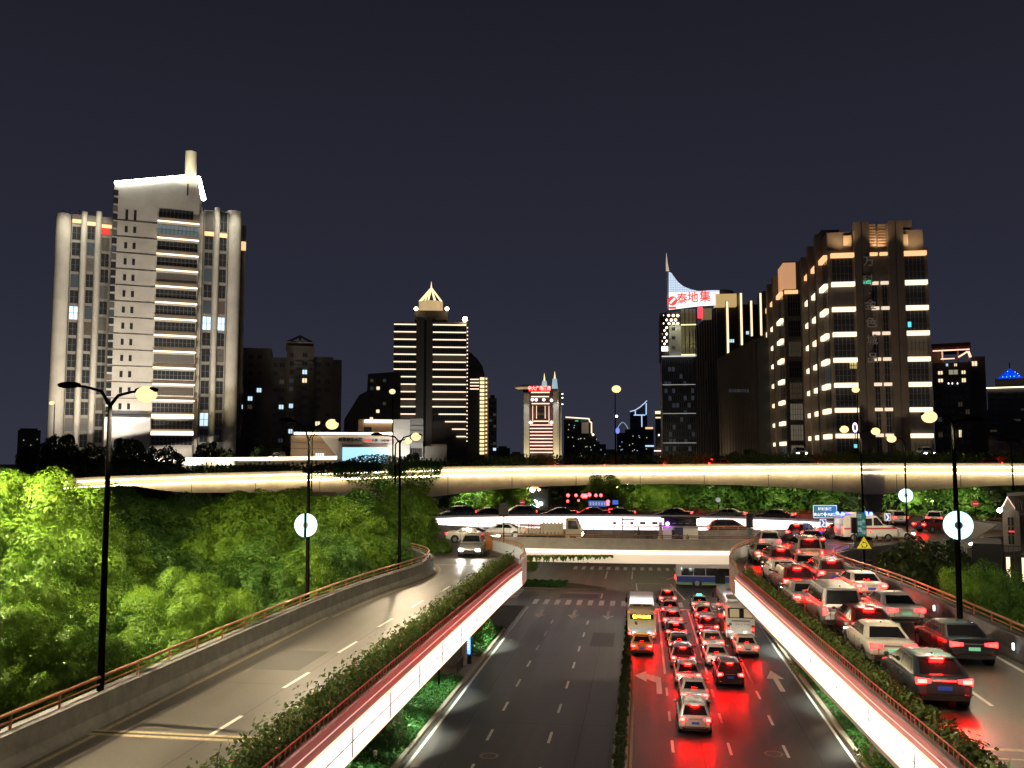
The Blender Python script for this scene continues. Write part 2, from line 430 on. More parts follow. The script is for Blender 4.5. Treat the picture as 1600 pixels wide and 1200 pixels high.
def ramp(side, label):
    t = thing('ramp_bridge', label, 'bridge')
    left, right = (L_out, L_in) if side < 0 else (R_in, R_out)
    # continue the deck a little under the ring deck's edge so no gap shows
    lx = [*left]; rx = [*right]
    if side < 0: lx.append(Vector((-33, 84, 8))); rx.append(Vector((-14.5, 84, 8)))
    else: lx.append(Vector((10.5, 84, 8))); rx.append(Vector((23, 84, 8)))
    deck('road_deck', lx, rx, 8.0, t)
    outer = L_out if side < 0 else R_out; inner = L_in if side < 0 else R_in
    off = .35 if side < 0 else -.35
    def shift(path, d):
        out = []
        for i, p in enumerate(path):
            tt = path[min(i + 1, len(path) - 1)] - path[max(i - 1, 0)]; tt.z = 0; tt.normalize()
            out.append(p + Vector((tt.y, -tt.x, 0)) * d)
        return out
    bo = shift(outer, off)
    b = MB(); b.sweep([p + Vector((0, 0, .003)) for p in bo], JB, M_conc if side < 0 else M_conc_d)
    bar = b.build('barrier', t)
    rail_run('handrail', shift(outer, off * .4), 8.9, t)
    b = MB(); b.sweep(outer, [(-.12, -.9), (.12, -.9), (.12, .9), (-.12, .9)], M_conc_d)
    b.build('parapet', t)
    # inner edge: kerb, planter trough, pink panel and the bright strip on the outside
    zr = (-.72, .16) if side < 0 else (-.56, .26)
    s = 1 if side < 0 else -1      # outward normal direction (towards the low road)
    cut = 46 if side < 0 else len(inner)
    pin = [p for p in inner]
    k = [p for p in pin if p.y < 62.5] if side < 0 else [p for p in pin if p.y < 60]
    trough = shift(k, -s * .5)
    b = MB(); b.sweep([p + Vector((0, 0, .004)) for p in trough], [(-.48, 0), (.40, 0), (.40, .42), (-.48, .42)], M_conc_d); pl = b.build('planter', t)
    b = MB(); b.sweep([p + Vector((0, 0, .424)) for p in trough], [(-.38, 0), (.32, 0), (.32, .03), (-.38, .03)], M_soil); b.build('planter_soil', pl)
    b = MB(); b.sweep(k, [(-.1, -.95), (.1, -.95), (.1, .62), (-.1, .62)], M_conc_d); b.build('edge_beam', t)
    b = MB(); b.sweep([p for p in shift(k, s * .16)], [(-.05, .22), (.05, .22), (.05, .46), (-.05, .46)], M_pink); b.sweep([p for p in shift(k, s * .16)], [(-.05, .50), (.05, .50), (.05, .66 if side > 0 else .74), (-.05, .66 if side > 0 else .74)], M_pink); b.sweep([p for p in shift(k, s * .17)], [(-.05, .465), (.05, .465), (.05, .495), (-.05, .495)], emi('pink_line', (1, .6, .55), .8)); b.build('pink_panel', t)
    b = MB()
    for q, a in along(shift(k, -s * .02), .34): b.tube([q + Vector((0, 0, .62)), q + Vector((0, 0, .90))], .012, M_rail_red, 4, False)
    b.sweep([p for p in shift(k, -s * .02)], [(-.012, .88), (.012, .88), (.012, .905), (-.012, .905)], M_rail_red); tag(b.build('red_lit_netting', t), kind='stuff')
    b = MB(); b.sweep([p for p in shift(k, s * .17)], [(-.06, *zr[:1]), (.06, zr[0]), (.06, zr[1]), (-.06, zr[1])], E_led if side < 0 else E_led_r); st = b.build('light_strip', t)  # lamp strip and the fascia it washes out, merged into one glowing band
    b = MB()
    b.sweep([p for p in shift(k, s * .235)], [(-.01, (zr[0] + zr[1]) / 2), (.01, (zr[0] + zr[1]) / 2), (.01, (zr[0] + zr[1]) / 2 + .025), (-.01, (zr[0] + zr[1]) / 2 + .025)], M_conc)
    for z in (zr[0] - .04, zr[1]): b.sweep([p for p in shift(k, s * .2)], [(-.09, z), (.06, z), (.06, z + .04), (-.09, z + .04)], E_led_edge)  # warm glow along the strip's edges drawn as thin emissive lines
    for q, a in along(shift(k, s * .245), 4.0): b.box(q.x - .01, q.x + .01, q.y - .02, q.y + .02, 8 + zr[0], 8 + zr[1], M_conc)
    b.build('strip_trim', st)
    # low solid parapet with copper rail where the planter ends
    e = [p for p in pin if p.y > (62 if side < 0 else 59.5)]
    b = MB(); b.sweep(e, [(-.12, -.95), (.12, -.95), (.12, .85), (-.12, .85)], M_conc if side > 0 else mat('panel_pale', (.5, .55, .62), .6, var=.1)); b.build('parapet', t)
    if side < 0:
        b = MB(); b.sweep([p + Vector((0, 0, .002)) for p in e[-7:]], [(-.16, 0), (.16, 0), (.16, .98), (-.16, .98)], mat('orange_panel', (.7, .25, .06), .5, var=.2)); b.build('end_panel', t)
    rail_run('handrail', e, 8.85, t, .3)
    # piers
    for y in ((30, 50, 69) if side < 0 else (29, 50.5, 70)):
        x = -12.9 + .4 if side < 0 else 11.6
        x = -14.4 if side < 0 else 12.6
        b = MB(); b.prism_xy([(x - .9, y - .5), (x - .7, y - .7), (x + .7, y - .7), (x + .9, y - .5), (x + .9, y + .5), (x + .7, y + .7), (x - .7, y + .7), (x - .9, y + .5)], .1, 5.9, M_conc)
        b.prism_xz([(x - .9, 5.9), (x + .9, 5.9), (x + 2.6, 7.05), (x - 2.6, 7.05)], y - .72, y + .72, M_conc)
        b.build('pier', t)
    return t, trough
rampL, troughL = ramp(-1, 'left elevated ramp road with orange handrail, dashed centre line and glowing pink edge')
rampR, troughR = ramp(1, 'right elevated ramp road packed with cars, white glowing strip along its low side')

# ramp markings
b = MB(); Z = 8.006
seg(-15.75, -6, -15.75, 44, .16, Z, M_paint_y, b)
pl = [p + Vector((.95, 0, 0)) for p in L_out if p.y > 43.9]
for p, q in zip(pl[:-1], pl[1:]): seg(p.x, p.y, q.x, q.y, .16, Z, M_paint_y, b)
for y in np.arange(2.0, 76, 5.7):
    x = -12.45 + max(0, (y - 45) * .055)
    seg(x, y, x + .05, y + 2.3, .14, Z, M_paint, b)
pi = [p + Vector((-1.2, 0, 0)) for p in L_in if p.y > 50]
for p, q in zip(pi[:-1], pi[1:]): seg(p.x, p.y, q.x, q.y, .14, Z, M_paint_y, b)
for p, q in zip(pi[-12:-1], pi[-11:]): seg(p.x - .4, p.y, q.x - .4, q.y, .12, Z, M_paint_y, b)
seg(-16.2, 66.5, -11, 66.5, .15, Z, M_paint, b)
b.build('lane_marking', rampL)
b = MB(); MSm = mat('tar_seam', (.03, .028, .025), .5); rs_ = random.Random(4)
for x0, ya, yb in ((-12.38, -4, 44), (-15.2, 12, 39), (-10.4, 20, 52)):
    y = ya
    while y < yb: seg(x0 + rs_.uniform(-.02, .02), y, x0 + rs_.uniform(-.02, .02), y + 1.5, .035, Z - .003, MSm, b); y += 1.5
for y in (31, 46.5, 55): seg(-16.0, y, -9.4, y + rs_.uniform(-.4, .4), .04, Z - .003, MSm, b)
tag(b.build('tar_seam', rampL), kind='stuff')
b = MB(); b.quad((-14.9, 33, Z - .003), (-12.9, 33, Z - .003), (-12.9, 36.4, Z - .003), (-14.9, 36.4, Z - .003), mat('ramp_patch', (.06, .057, .05), .6, var=.2)); b.build('road_patch', rampL)
b = MB(); seg(-16.2, 24.9, -9.6, 24.9, .5, Z + .004, M_paint_y, b); seg(-16.2, 24.9, -9.6, 24.9, .16, Z + .008, mat('joint_rubber', (.04, .035, .03), .7), b); b.build('expansion_joint', rampL)
b = MB()
seg(14.05, -6, 14.05, 46, .16, Z, M_paint, b)
pl = [p + Vector((-1.0, 0, 0)) for p in R_out if p.y > 46]
for p, q in zip(pl[:-1], pl[1:]): seg(p.x, p.y, q.x, q.y, .16, Z, M_paint, b)
for y in np.arange(1.6, 66, 6.0): seg(11.1 - max(0, y - 46) * .05, y, 11.1 - max(0, y + 2 - 46) * .05, y + 2.3, .14, Z, M_paint, b)
pi = [p + Vector((1.0, 0, 0)) for p in R_in if p.y > 61]
for p, q in zip(pi[:-1], pi[1:]): seg(p.x, p.y, q.x, q.y, .14, Z, M_paint, b)
seg(7.2, 72.2, 16.2, 71.0, .3, Z, M_paint, b); seg(7.6, 75.8, 19, 74, .3, Z, M_paint, b)
b.build('lane_marking', rampR)
b = MB(); seg(8.3, 27.0, 14.6, 27.0, .22, Z + .004, M_paint_y, b); seg(8.3, 26.2, 14.6, 26.2, .12, Z + .004, M_paint_y, b); b.build('expansion_joint', rampR)

# ------------------------------------------------------------------ ring bridge (elevated roundabout)
CX, CYY, AX, AY, OX, OY = -2.5, 100.5, 25.0, 12.0, 44.0, 21.5
ring = thing('ring_bridge', 'elevated roundabout bridge with bands of white light along its sides, crossing the low road', 'bridge')
def ell(ax, ay, t): return Vector((CX + ax * math.cos(t), CYY + ay * math.sin(t), 8.004))
N = 96
b = MB()
inn = [ell(AX, AY, 2 * math.pi * i / N) for i in range(N)]; out = [ell(OX, OY, 2 * math.pi * i / N) for i in range(N)]
for i in range(N):
    j = (i + 1) % N
    b.add([inn[i], inn[j], out[j], out[i]], [(0, 1, 2, 3)], M_asph_ramp)
    dz = Vector((0, 0, 1.1))
    b.add([inn[i] - dz, inn[j] - dz, out[j] - dz, out[i] - dz], [(0, 1, 2, 3)], M_conc)
    b.add([inn[i], inn[j], inn[j] - dz, inn[i] - dz], [(0, 1, 2, 3)], M_conc)
    b.add([out[i], out[j], out[j] - dz, out[i] - dz], [(0, 1, 2, 3)], M_conc)
b.build('road_deck', ring)
b = MB(); b.sweep(inn, [(-.14, -.3), (.14, -.3), (.14, 1.0), (-.14, 1.0)], M_conc_d, True); b.build('inner_parapet', ring)
far = [ell(AX - .3, AY - .3, R(a)) for a in np.arange(8, 178, 3)]
for i, (s0, s1) in enumerate(((0, 19), (19, 38), (38, 57))):
    b = MB(); b.sweep(far[s0:s1 + 1], [(-.08, -.95), (.08, -.95), (.08, .72), (-.08, .72)], E_ring); b.build('light_strip', ring)
def front(a0, a1, off=0): return [ell(OX + off, OY + off, R(a)) for a in np.arange(a0, a1, 1.0)]
fr = front(254.5, 287.5)
b = MB(); b.sweep(fr, [(-.14, -.2), (.14, -.2), (.14, 1.0), (-.14, 1.0)], mat('parapet_lamplit', (.38, .36, .32), .8, var=.2, vscale=1.0)); b.build('outer_parapet', ring)  # paler concrete stands for street-lamp light on the front parapet
fo = front(254.5, 287.5, .16)
b = MB(); b.sweep(fo, [(-.03, -.30), (.05, -.30), (.05, .02), (-.03, .02)], emi('led_girder', (1, .84, .62), 2.0)); b.build('light_strip', ring)
b = MB(); b.sweep(front(254.5, 287.5, .05), [(-.05, -1.1), (.06, -1.1), (.06, -.34), (-.05, -.34)], emi('girder_face_glow', (1, .82, .60), .62)); b.build('face_glow', ring)  # emission stands for the strip's light on the cream girder face
rail_run('handrail', fr, 9.0, ring, .3)
oo = [ell(OX, OY, R(a)) for a in np.arange(-42, 200, 3)]
b = MB(); b.sweep(oo, [(-.14, -.2), (.14, -.2), (.14, .9), (-.14, .9)], M_conc_d); b.build('outer_parapet', ring)
rail_run('handrail', oo, 8.9, ring, .35)
nr = [ell(AX, AY, R(a)) for a in np.arange(205, 336, 3)]
rail_run('handrail', nr, 9.0, ring, .35)
b = MB()
mid = [(AX + OX) / 2, (AY + OY) / 2]
for a in np.arange(0, 360, 4): p, q = ell(*mid, R(a)), ell(*mid, R(a + 1.8)); seg(p.x, p.y, q.x, q.y, .15, 8.012, M_paint, b)
tag(b.build('lane_marking', ring), kind='stuff')
for x, y in ((-18, 84), (14.5, 84), (-24, 116), (19, 116), (-40, 100), (36, 100)):
    b = MB(); b.tube([(x, y, 0), (x, y, 5.8)], .9, M_conc, 14); b.box(x - 2.2, x + 2.2, y - .9, y + .9, 5.8, 6.602, M_conc); b.build('pier', ring)

# ------------------------------------------------------------------ top overpass
def interp(tab, x): return float(np.interp(x, [t[0] for t in tab], [t[1] for t in tab]))
OTOP = [(100, 748), (170, 744), (330, 739), (480, 735.5), (700, 729), (900, 726.5), (1150, 724.5), (1365, 723.5), (1600, 724), (1800, 725)]
OBOT = [(100, 752), (200, 757), (250, 766), (300, 770), (400, 770), (480, 768), (560, 770), (680, 776), (760, 766), (850, 760), (950, 757), (1050, 756), (1150, 758), (1250, 763), (1345, 771), (1380, 772), (1450, 765), (1550, 759), (1650, 757), (1800, 758)]
OY_ = [(100, 132), (300, 138), (600, 146), (900, 150), (1365, 150), (1800, 146)]
opx = list(range(100, 1801, 20))
fronttop = [D(x, interp(OTOP, x), interp(OY_, x)) for x in opx]
frontbot = [D(x, interp(OBOT, x), interp(OY_, x)) for x in opx]
over = thing('overpass_bridge', 'long cream overpass carried across the view, two warm lines of light along its edge', 'bridge')
def band(name, z0, z1, y0, y1, m, i0=0, i1=None, parent=over, gap=None):
    P = fronttop[i0:i1]
    b = MB(); vs = []
    for p in P: vs += [(p.x, p.y + y0, p.z + z0), (p.x, p.y + y0, p.z + z1), (p.x, p.y + y1, p.z + z1), (p.x, p.y + y1, p.z + z0)]
    n = len(P)
    b.add(vs, [(4 * i + j, 4 * i + 4 + j, 4 * i + 4 + (j + 1) % 4, 4 * i + (j + 1) % 4) for i in range(n - 1) for j in range(4)] + [(0, 1, 2, 3), (4 * n - 1, 4 * n - 2, 4 * n - 3, 4 * n - 4)], m)
    return b.build(name, parent)
band('parapet', -.45, 0, -.35, -.05, M_conc_l)
band('lip', -1.25, -.75, -.22, 0, M_conc_l)
band('light_strip', -.72, -.50, -.75, -.62, E_warm)
band('light_strip', -1.62, -1.40, -.62, -.50, emi('led_warm_low', (1, .80, .48), 12.0))
b = MB()
for p, a in along(fronttop, 1.3): b.box(p.x - .14, p.x + .14, p.y - .72, p.y - .64, p.z - 1.66, p.z - 1.44, E_warm)
tag(b.build('spot_lamps', over), kind='stuff')
b = MB(); n = len(opx); vs = []
for p, q in zip(fronttop, frontbot): vs += [(p.x, p.y, q.z), (p.x, p.y, p.z - 1.0), (p.x, p.y + 11, p.z - 1.0), (p.x, p.y + 11, q.z)]
b.add(vs, [(4 * i + j, 4 * i + 4 + j, 4 * i + 4 + (j + 1) % 4, 4 * i + (j + 1) % 4) for i in range(n - 1) for j in range(4)] + [(0, 1, 2, 3), (4 * n - 1, 4 * n - 2, 4 * n - 3, 4 * n - 4)], M_conc_l)
b.build('girder', over)
b = MB()
for p, q in list(zip(fronttop, frontbot))[::5]: b.box(p.x - .05, p.x + .05, p.y - .03, p.y + .1, q.z + .05, p.z - 1.7, M_conc_d)
tag(b.build('girder_joint', over), kind='stuff')
band('road_deck', -.98, -.95, .0, 10.9, M_asph_ramp)
def pier(px0, px1, pybot, Y):
    a, c = D(px0, 730, Y), D(px1, 730, Y)
    b = MB(); zb = D(px0, pybot, Y).z
    b.box(a.x, c.x, Y - .55, Y + 2, zb, a.z - .1, mat('pier_pale', (.5, .48, .5), .7, var=.1))
    xm = (a.x + c.x) / 2
    b.prism_xz([(xm - .9, 0), (xm + .9, 0), (xm + .9, zb - 2.4), (c.x - .1, zb), (a.x + .1, zb), (xm - .9, zb - 2.4)], Y - .2, Y + 1.6, M_conc)
    b.build('pier', over)
pier(1347, 1380, 772, 150)
E_far = emi('led_far_deck', (1, .86, .66), 3.5)
over2 = thing('overpass_bridge', 'farther overpass deck behind the bushes, a single white strip of light along it', 'bridge')
fp = [D(x, y, 178) for x, y in ((150, 721), (240, 719), (330, 718.5), (430, 717.5), (527, 716))]
b = MB(); b.sweep(fp, [(0, -1.1), (.2, -1.1), (.2, .5), (0, .5)], M_conc_l); b.sweep(fp, [(-5, -1.1), (-.01, -1.1), (-.01, -.5), (-5, -.5)], M_asph_ramp); b.build('road_deck', over2)
b = MB(); b.sweep(fp, [(.22, -.2), (.34, -.2), (.34, .42), (.22, .42)], E_far); b.build('light_strip', over2)
for x in (180, 400):
    p = D(x, 716, 180); b = MB(); b.tube([(p.x, 181, 0), (p.x, 181, 14.5)], .8, M_conc, 12); b.build('pier', over2)
# ------------------------------------------------------------------ vehicles
def paint(name, c, metal=0.0): return mat('paint_' + name, c, .32, metal=metal, coat=1.0, var=.06, vscale=2)
M_glass = mat('car_glass', (.012, .012, .015), .08, spec=.8)
M_tyre = mat('tyre', (.015, .015, .015), .85)
M_rim = mat('alloy_rim', (.45, .45, .47), .3, metal=.8)
M_trim = mat('black_trim', (.02, .02, .02), .5)
M_plate_b = mat('plate_blue', (.03, .08, .5), .5, emit=(.15, .25, 1), es=.05)
M_plate_g = mat('plate_green', (.25, .75, .45), .5, emit=(.4, 1, .7), es=.22)
M_plate_y = mat('plate_yellow', (.7, .5, .05), .5)
E_brake = emi('brake_on', (1, .0017, .0013), 540)
E_brake_hi = emi('brake_high', (1, .0015, .0011), 650)
E_tail = emi('tail_dim', (1, .02, .015), 14)
E_head = emi('headlamp', (1, .93, .82), 55)
E_head_b = emi('headlamp_towards', (1, .93, .80), 600)
E_orange = emi('indicator', (1, .28, .03), 30)
M_lens_on = mat('red_lens_lit', (.35, .01, .01), .2, emit=(1, .04, .04), es=4.5)
M_lens = mat('red_lens', (.35, .01, .01), .2, coat=1)
SPEC = {
 # L, W, H, belt profile [(y, z)], cabin bottom rear/front, cabin top rear/front, roof narrowing
 'sedan': dict(L=4.85, W=1.84, H=1.46, belt=[(0, .62), (.05, .98), (.25, 1.05), (1.0, 1.02), (2.4, .96), (3.4, .93), (4.3, .78), (4.72, .66), (4.85, .45)], cb=(.75, 3.75), ct=(1.45, 2.75), tl=(.88, .20, .44)),
 'hatch': dict(L=4.45, W=1.84, H=1.55, belt=[(0, .6), (.04, 1.0), (.2, 1.08), (1.0, 1.04), (2.4, .98), (3.2, .95), (4.0, .82), (4.35, .66), (4.45, .45)], cb=(.12, 3.4), ct=(.85, 2.45), tl=(.93, .20, .42)),
 'suv': dict(L=4.7, W=1.9, H=1.72, belt=[(0, .65), (.04, 1.08), (.2, 1.14), (1.0, 1.12), (2.4, 1.06), (3.3, 1.04), (4.2, .92), (4.6, .75), (4.7, .5)], cb=(.1, 3.6), ct=(.6, 2.7), tl=(.98, .25, .36)),
 'van': dict(L=5.1, W=1.95, H=2.0, belt=[(0, .6), (.04, 1.1), (.2, 1.18), (1.0, 1.18), (3.0, 1.15), (3.9, 1.12), (4.7, .95), (5.0, .75), (5.1, .5)], cb=(.06, 4.5), ct=(.28, 3.5), tl=(.95, .42, .17)),
}
def lerp(a, b, t): return a + (b - a) * t
def car_proto(kind, pm, brake='on', plate='b', head='off', roof_rail=False, facing=False, roofm=None, taxi=None, cargo=None):
    """origin on the road under the rear bumper's centre, the car points along +y"""
    s = SPEC[kind]; L, W_, H = s['L'], s['W'], s['H']; hw = W_ / 2
    t = bpy.data.objects.new('parked_car', None); COL.objects.link(t)
    t.name = {'sedan': 'sedan_car', 'hatch': 'hatchback_car', 'suv': 'suv_car', 'van': 'passenger_van'}[kind]
    b = MB()
    ys = [0, .03, .1, .22, .45, .75, 1.1, 1.6, 2.1, 2.6, 3.1, 3.6, 4.0, L - .55, L - .3, L - .12, L - .04, L]
    ys = sorted(set(round(y, 3) for y in ys if y <= L))
    by = [q[0] for q in s['belt']]; bz = [q[1] for q in s['belt']]
    rings = []
    for y in ys:
        zb = float(np.interp(y, by, bz)); e = min(y, L - y)
        k = 1 - .16 * max(0, 1 - e / .38) ** 2
        w = hw * k
        zl = .26 + .12 * max(0, 1 - e / .5)
        if y in (ys[0], ys[-1]): zl = .34
        pts = [(0, zl), (w * .8, zl), (w * .95, zl + .06), (w * .99, zl + .2), (w, lerp(zl, zb, .6)), (w * .985, zb - .1), (w * .94, zb - .03), (w * .86, zb), (w * .4, zb + .025), (0, zb + .03)]
        rings.append([(x, y, z) for x, z in pts] + [(-x, y, z) for x, z in pts[-2:0:-1]])
    n = len(rings[0]); vs = [v for r_ in rings for v in r_]
    fs = [(i * n + j, (i + 1) * n + j, (i + 1) * n + (j + 1) % n, i * n + (j + 1) % n) for i in range(len(rings) - 1) for j in range(n)]
    fs += [tuple(range(n)), tuple(range(len(vs) - 1, len(vs) - n - 1, -1))]
    b.add(vs, fs, pm, True)
    # cabin
    def ringpts(z, y0, y1, w, r=.16):
        o = []
        for cx_, cy_, a0 in ((w - r, y1 - r, 0), (-w + r, y1 - r, 90), (-w + r, y0 + r, 180), (w - r, y0 + r, 270)):
            for k in range(4): a = R(a0 + k * 30); o.append((cx_ + r * math.cos(a), cy_ + r * math.sin(a), z))
        return o
    zb0 = float(np.interp(s['cb'][0] + .2, by, bz)) - .05
    wb, wt = hw * .93, hw * (.80 if kind == 'van' else .72)
    zr = H - .07
    rg = [ringpts(zb0, s['cb'][0], s['cb'][1], wb), ringpts(zr, s['ct'][0], s['ct'][1], wt),
          ringpts(H - .02, s['ct'][0] + .12, s['ct'][1] - .12, wt - .09, .12), ringpts(H, s['ct'][0] + .45, s['ct'][1] - .4, wt * .55, .1)]
    n = 16; vs = [v for r_ in rg for v in r_]
    b.add(vs, [(i * n + j, i * n + (j + 1) % n, (i + 1) * n + (j + 1) % n, (i + 1) * n + j) for i in range(1) for j in range(n)], pm)
    b.add(vs, [(i * n + j, i * n + (j + 1) % n, (i + 1) * n + (j + 1) % n, (i + 1) * n + j) for i in (1, 2) for j in range(n)] + [tuple(range(3 * n, 4 * n))], roofm or pm, True)
    # wheel arches and sill
    r_w = .34 if kind in ('sedan', 'hatch') else .37
    wy = (.95, L - .9)
    for y in wy:
        for sx in (-1, 1):
            b.tube([(sx * (hw - .25), y, r_w + .02), (sx * (hw + .004), y, r_w + .02)], r_w + .07, M_trim, 18)
    b.box(-hw * .96, hw * .96, 1.2, L - 1.2, .2, .3, M_trim)
    o = b.build('body', t)
    # glass (quads lying just proud of the flat cabin sides)
    def gp(name, a, b_, c, d, nrm, m=M_glass, parent=t):
        g_ = MB(); nrm = Vector(nrm).normalized() * .012
        P4 = [Vector(q) for q in (a, b_, c, d)]
        g_.add([q + nrm for q in P4] + [q - nrm * .5 for q in P4], [(0, 1, 2, 3), (7, 6, 5, 4), (0, 4, 5, 1), (1, 5, 6, 2), (2, 6, 7, 3), (3, 7, 4, 0)], m)
        return g_.build(name, parent)
    z0, z1 = lerp(zb0, zr, .16), lerp(zb0, zr, .93)
    def edge(z, which):  # rear / front y and half width at height z
        u = (z - zb0) / (zr - zb0)
        return lerp(s['cb'][0], s['ct'][0], u) if which == 'r' else lerp(s['cb'][1], s['ct'][1], u) if which == 'f' else lerp(wb, wt, u)
    nz = (s['ct'][0] - s['cb'][0]) / (zr - zb0)
    gp('rear_window', (-edge(z0, 'w') + .15, edge(z0, 'r'), z0), (edge(z0, 'w') - .15, edge(z0, 'r'), z0), (edge(z1, 'w') - .14, edge(z1, 'r'), z1), (-edge(z1, 'w') + .14, edge(z1, 'r'), z1), (0, -1, nz))
    nzf = (s['cb'][1] - s['ct'][1]) / (zr - zb0)
    gp('windscreen', (-edge(z0, 'w') + .12, edge(z0, 'f'), z0), (edge(z0, 'w') - .12, edge(z0, 'f'), z0), (edge(z1, 'w') - .12, edge(z1, 'f'), z1), (-edge(z1, 'w') + .12, edge(z1, 'f'), z1), (0, 1, nzf))
    for sx in (-1, 1):
        nx = (wb - wt) / (zr - zb0)
        splits = [edge(z0, 'r') + .38, lerp(edge(z0, 'r'), edge(z0, 'f'), .5), edge(z0, 'f') - .42]
        tops = [edge(z1, 'r') + .22, lerp(edge(z0, 'r'), edge(z0, 'f'), .5), edge(z1, 'f') - .1]
        for k in range(2):
            gp('side_window', (sx * edge(z0, 'w'), splits[k] + .03, z0), (sx * edge(z0, 'w'), splits[k + 1] - .03, z0), (sx * edge(z1, 'w'), min(tops[k + 1], splits[k + 1]) - .03 if k == 0 else tops[2], z1), (sx * edge(z1, 'w'), tops[k] + .03 if k == 0 else tops[1] + .03, z1), (sx, 0, nx))
    # lamps
    zt, ht, wd = s['tl']
    for sx in (-1, 1):
        c = MB(); x0, x1 = sx * (hw * .90 - wd), sx * hw * .925
        if kind == 'van': x0 = sx * (hw * .90 - wd)
        em = E_brake if brake == 'on' else (E_tail if brake == 'dim' else M_lens)
        zz = zt - ht / 2
        inner_ = sx * (abs(x0) + .04)
        c.prism_xz([(x0, zz + ht * .25), (x1, zz), (x1, zz + ht), (x0, zz + ht * .8)], -.015, .12, M_lens_on if brake != 'off' else M_lens)
        tl = c.build('tail_light', t)
        if em is not M_lens:
            c = MB(); xa, xb = lerp(x0, x1, .3), lerp(x0, x1, .92)
            c.box(min(xa, xb), max(xa, xb), -.03, -.016, zz + ht * .22, zz + ht * .8, em); c.build('lamp_glow', tl)
    if brake == 'on':
        c = MB()
        if kind == 'sedan': c.box(-.17, .17, edge(z0, 'r') + .1, edge(z0, 'r') + .13, z0 + .03, z0 + .075, E_brake_hi)
        else: c.box(-.2, .2, edge(z1, 'r') - .09, edge(z1, 'r') - .03, z1 + .03, z1 + .075, E_brake_hi)
        c.build('high_brake_light', t)
    c = MB(); c.box(-hw * .78, hw * .78, -.025, .1, .36, .50, M_trim)
    c.box(-hw * .9, hw * .9, -.012, .05, .53, .56, M_trim)
    c.build('rear_bumper', t)
    c = MB(); zp = .72 if kind in ('sedan', 'hatch') else .78
    c.box(-.21, .21, -.03, .0, zp - .065, zp + .065, {'b': M_plate_b, 'g': M_plate_g, 'y': M_plate_y}[plate]); c.build('licence_plate', t)
    for sx in (-1, 1):
        c = MB(); c.box(min(sx * hw * .55, sx * hw * .86), max(sx * hw * .55, sx * hw * .86), L - .14, L - .012, .58, .70, {'off': M_lens if 0 else M_rim, 'on': E_head, 'strong': E_head_b}[head]); c.build('headlight', t)
        c = MB(); xm = sx * (hw + .1); ym = s['cb'][1] - .55; zm = zb0 + .16
        c.ball((xm, ym, zm), .1, pm, 8, 6, (1.0, .8, .75)); c.tube([(sx * (hw - .12), ym, zm - .06), (xm, ym, zm - .02)], .03, M_trim, 5); c.build('wing_mirror', t)
    c = MB(); c.box(-.5, .5, L - .06, L + .012, .42, .62, M_trim); c.build('grille', t)
    c = MB(); zb_ = float(np.interp(.1, by, bz))
    for sx in (-1, 1):
        x = sx * hw * .60; c.box(x - .006, x + .006, -.012, .02, .58, zb_ - .06, M_trim)
    c.box(-hw * .60, hw * .60, -.012, .02, .578, .59, M_trim)
    for sx in (-1, 1):
        xa, xb = sorted((sx * (hw - .012), sx * (hw + .003)))
        for y in (s['cb'][0] + (.75 if kind == 'sedan' else 1.25), lerp(*s['cb'], .52), s['cb'][1] - .35): c.box(xa, xb, y - .008, y + .008, .34, float(np.interp(y, by, bz)) - .12, M_trim)
    c.build('body_seam', t)
    c = MB(); c.box(-.34, .34, -.022, .0, zt + ht * .05, zt + ht * .05 + .028, M_rim if kind != 'hatch' else (E_tail if brake != 'off' else M_rim)); c.build('trim_bar', t)
    for sx in (-1, 1):
        c = MB(); c.box(min(sx * hw * .6, sx * hw * .8), max(sx * hw * .6, sx * hw * .8), -.028, 0, .515, .545, M_lens); c.build('rear_reflector', t)
        for y in (lerp(*s['cb'], .40), lerp(*s['cb'], .72)):
            c = MB(); xa, xb = sorted((sx * (hw - .01), sx * (hw + .025))); zz_ = float(np.interp(y, by, bz)) - .17; c.box(xa, xb, y - .09, y + .09, zz_, zz_ + .025, M_rim if kind != 'van' else M_trim); c.build('door_handle', t)
    c = MB(); ya_ = s['ct'][0] + .35; c.prism_xz([(0, 0), (0, 0), (0, 0)], 0, 0, M_trim) if 0 else c.add([(-.025, ya_, H - .01), (.025, ya_, H - .01), (.02, ya_ + .2, H - .01), (-.02, ya_ + .2, H - .01), (0, ya_ - .02, H + .07)], [(0, 1, 4), (1, 2, 4), (2, 3, 4), (3, 0, 4), (3, 2, 1, 0)], M_trim); c.build('antenna_fin', t)
    for y in wy:
        for sx in (-1, 1):
            c = MB(); xa, xb = sx * (hw - .22), sx * (hw + .012)
            c.tube([(xa, y, r_w), (xb - sx * .03, y, r_w), (xb, y, r_w)], [r_w, r_w, r_w - .03], M_tyre, 18); w = c.build('wheel', t)
            c = MB(); c.tube([(xb - sx * .02, y, r_w), (xb + sx * .006, y, r_w)], r_w * .62, M_rim, 10); c.build('rim', w)
    if roof_rail:
        for sx in (-1, 1):
            c = MB(); c.tube([(sx * wt * .9, s['ct'][0] + .15, H - .04), (sx * wt * .9, s['ct'][0] + .3, H + .03), (sx * wt * .9, s['ct'][1] - .4, H + .03), (sx * wt * .9, s['ct'][1] - .2, H - .05)], .02, M_rim, 6); c.build('roof_rail', t)
    if kind in ('hatch', 'suv', 'van'):
        c = MB(); c.prism_xy([(-wt * .9, s['ct'][0] - .12), (wt * .9, s['ct'][0] - .12), (wt * .85, s['ct'][0] + .2), (-wt * .85, s['ct'][0] + .2)], zr + .01, zr + .055, pm); c.build('roof_spoiler', t)
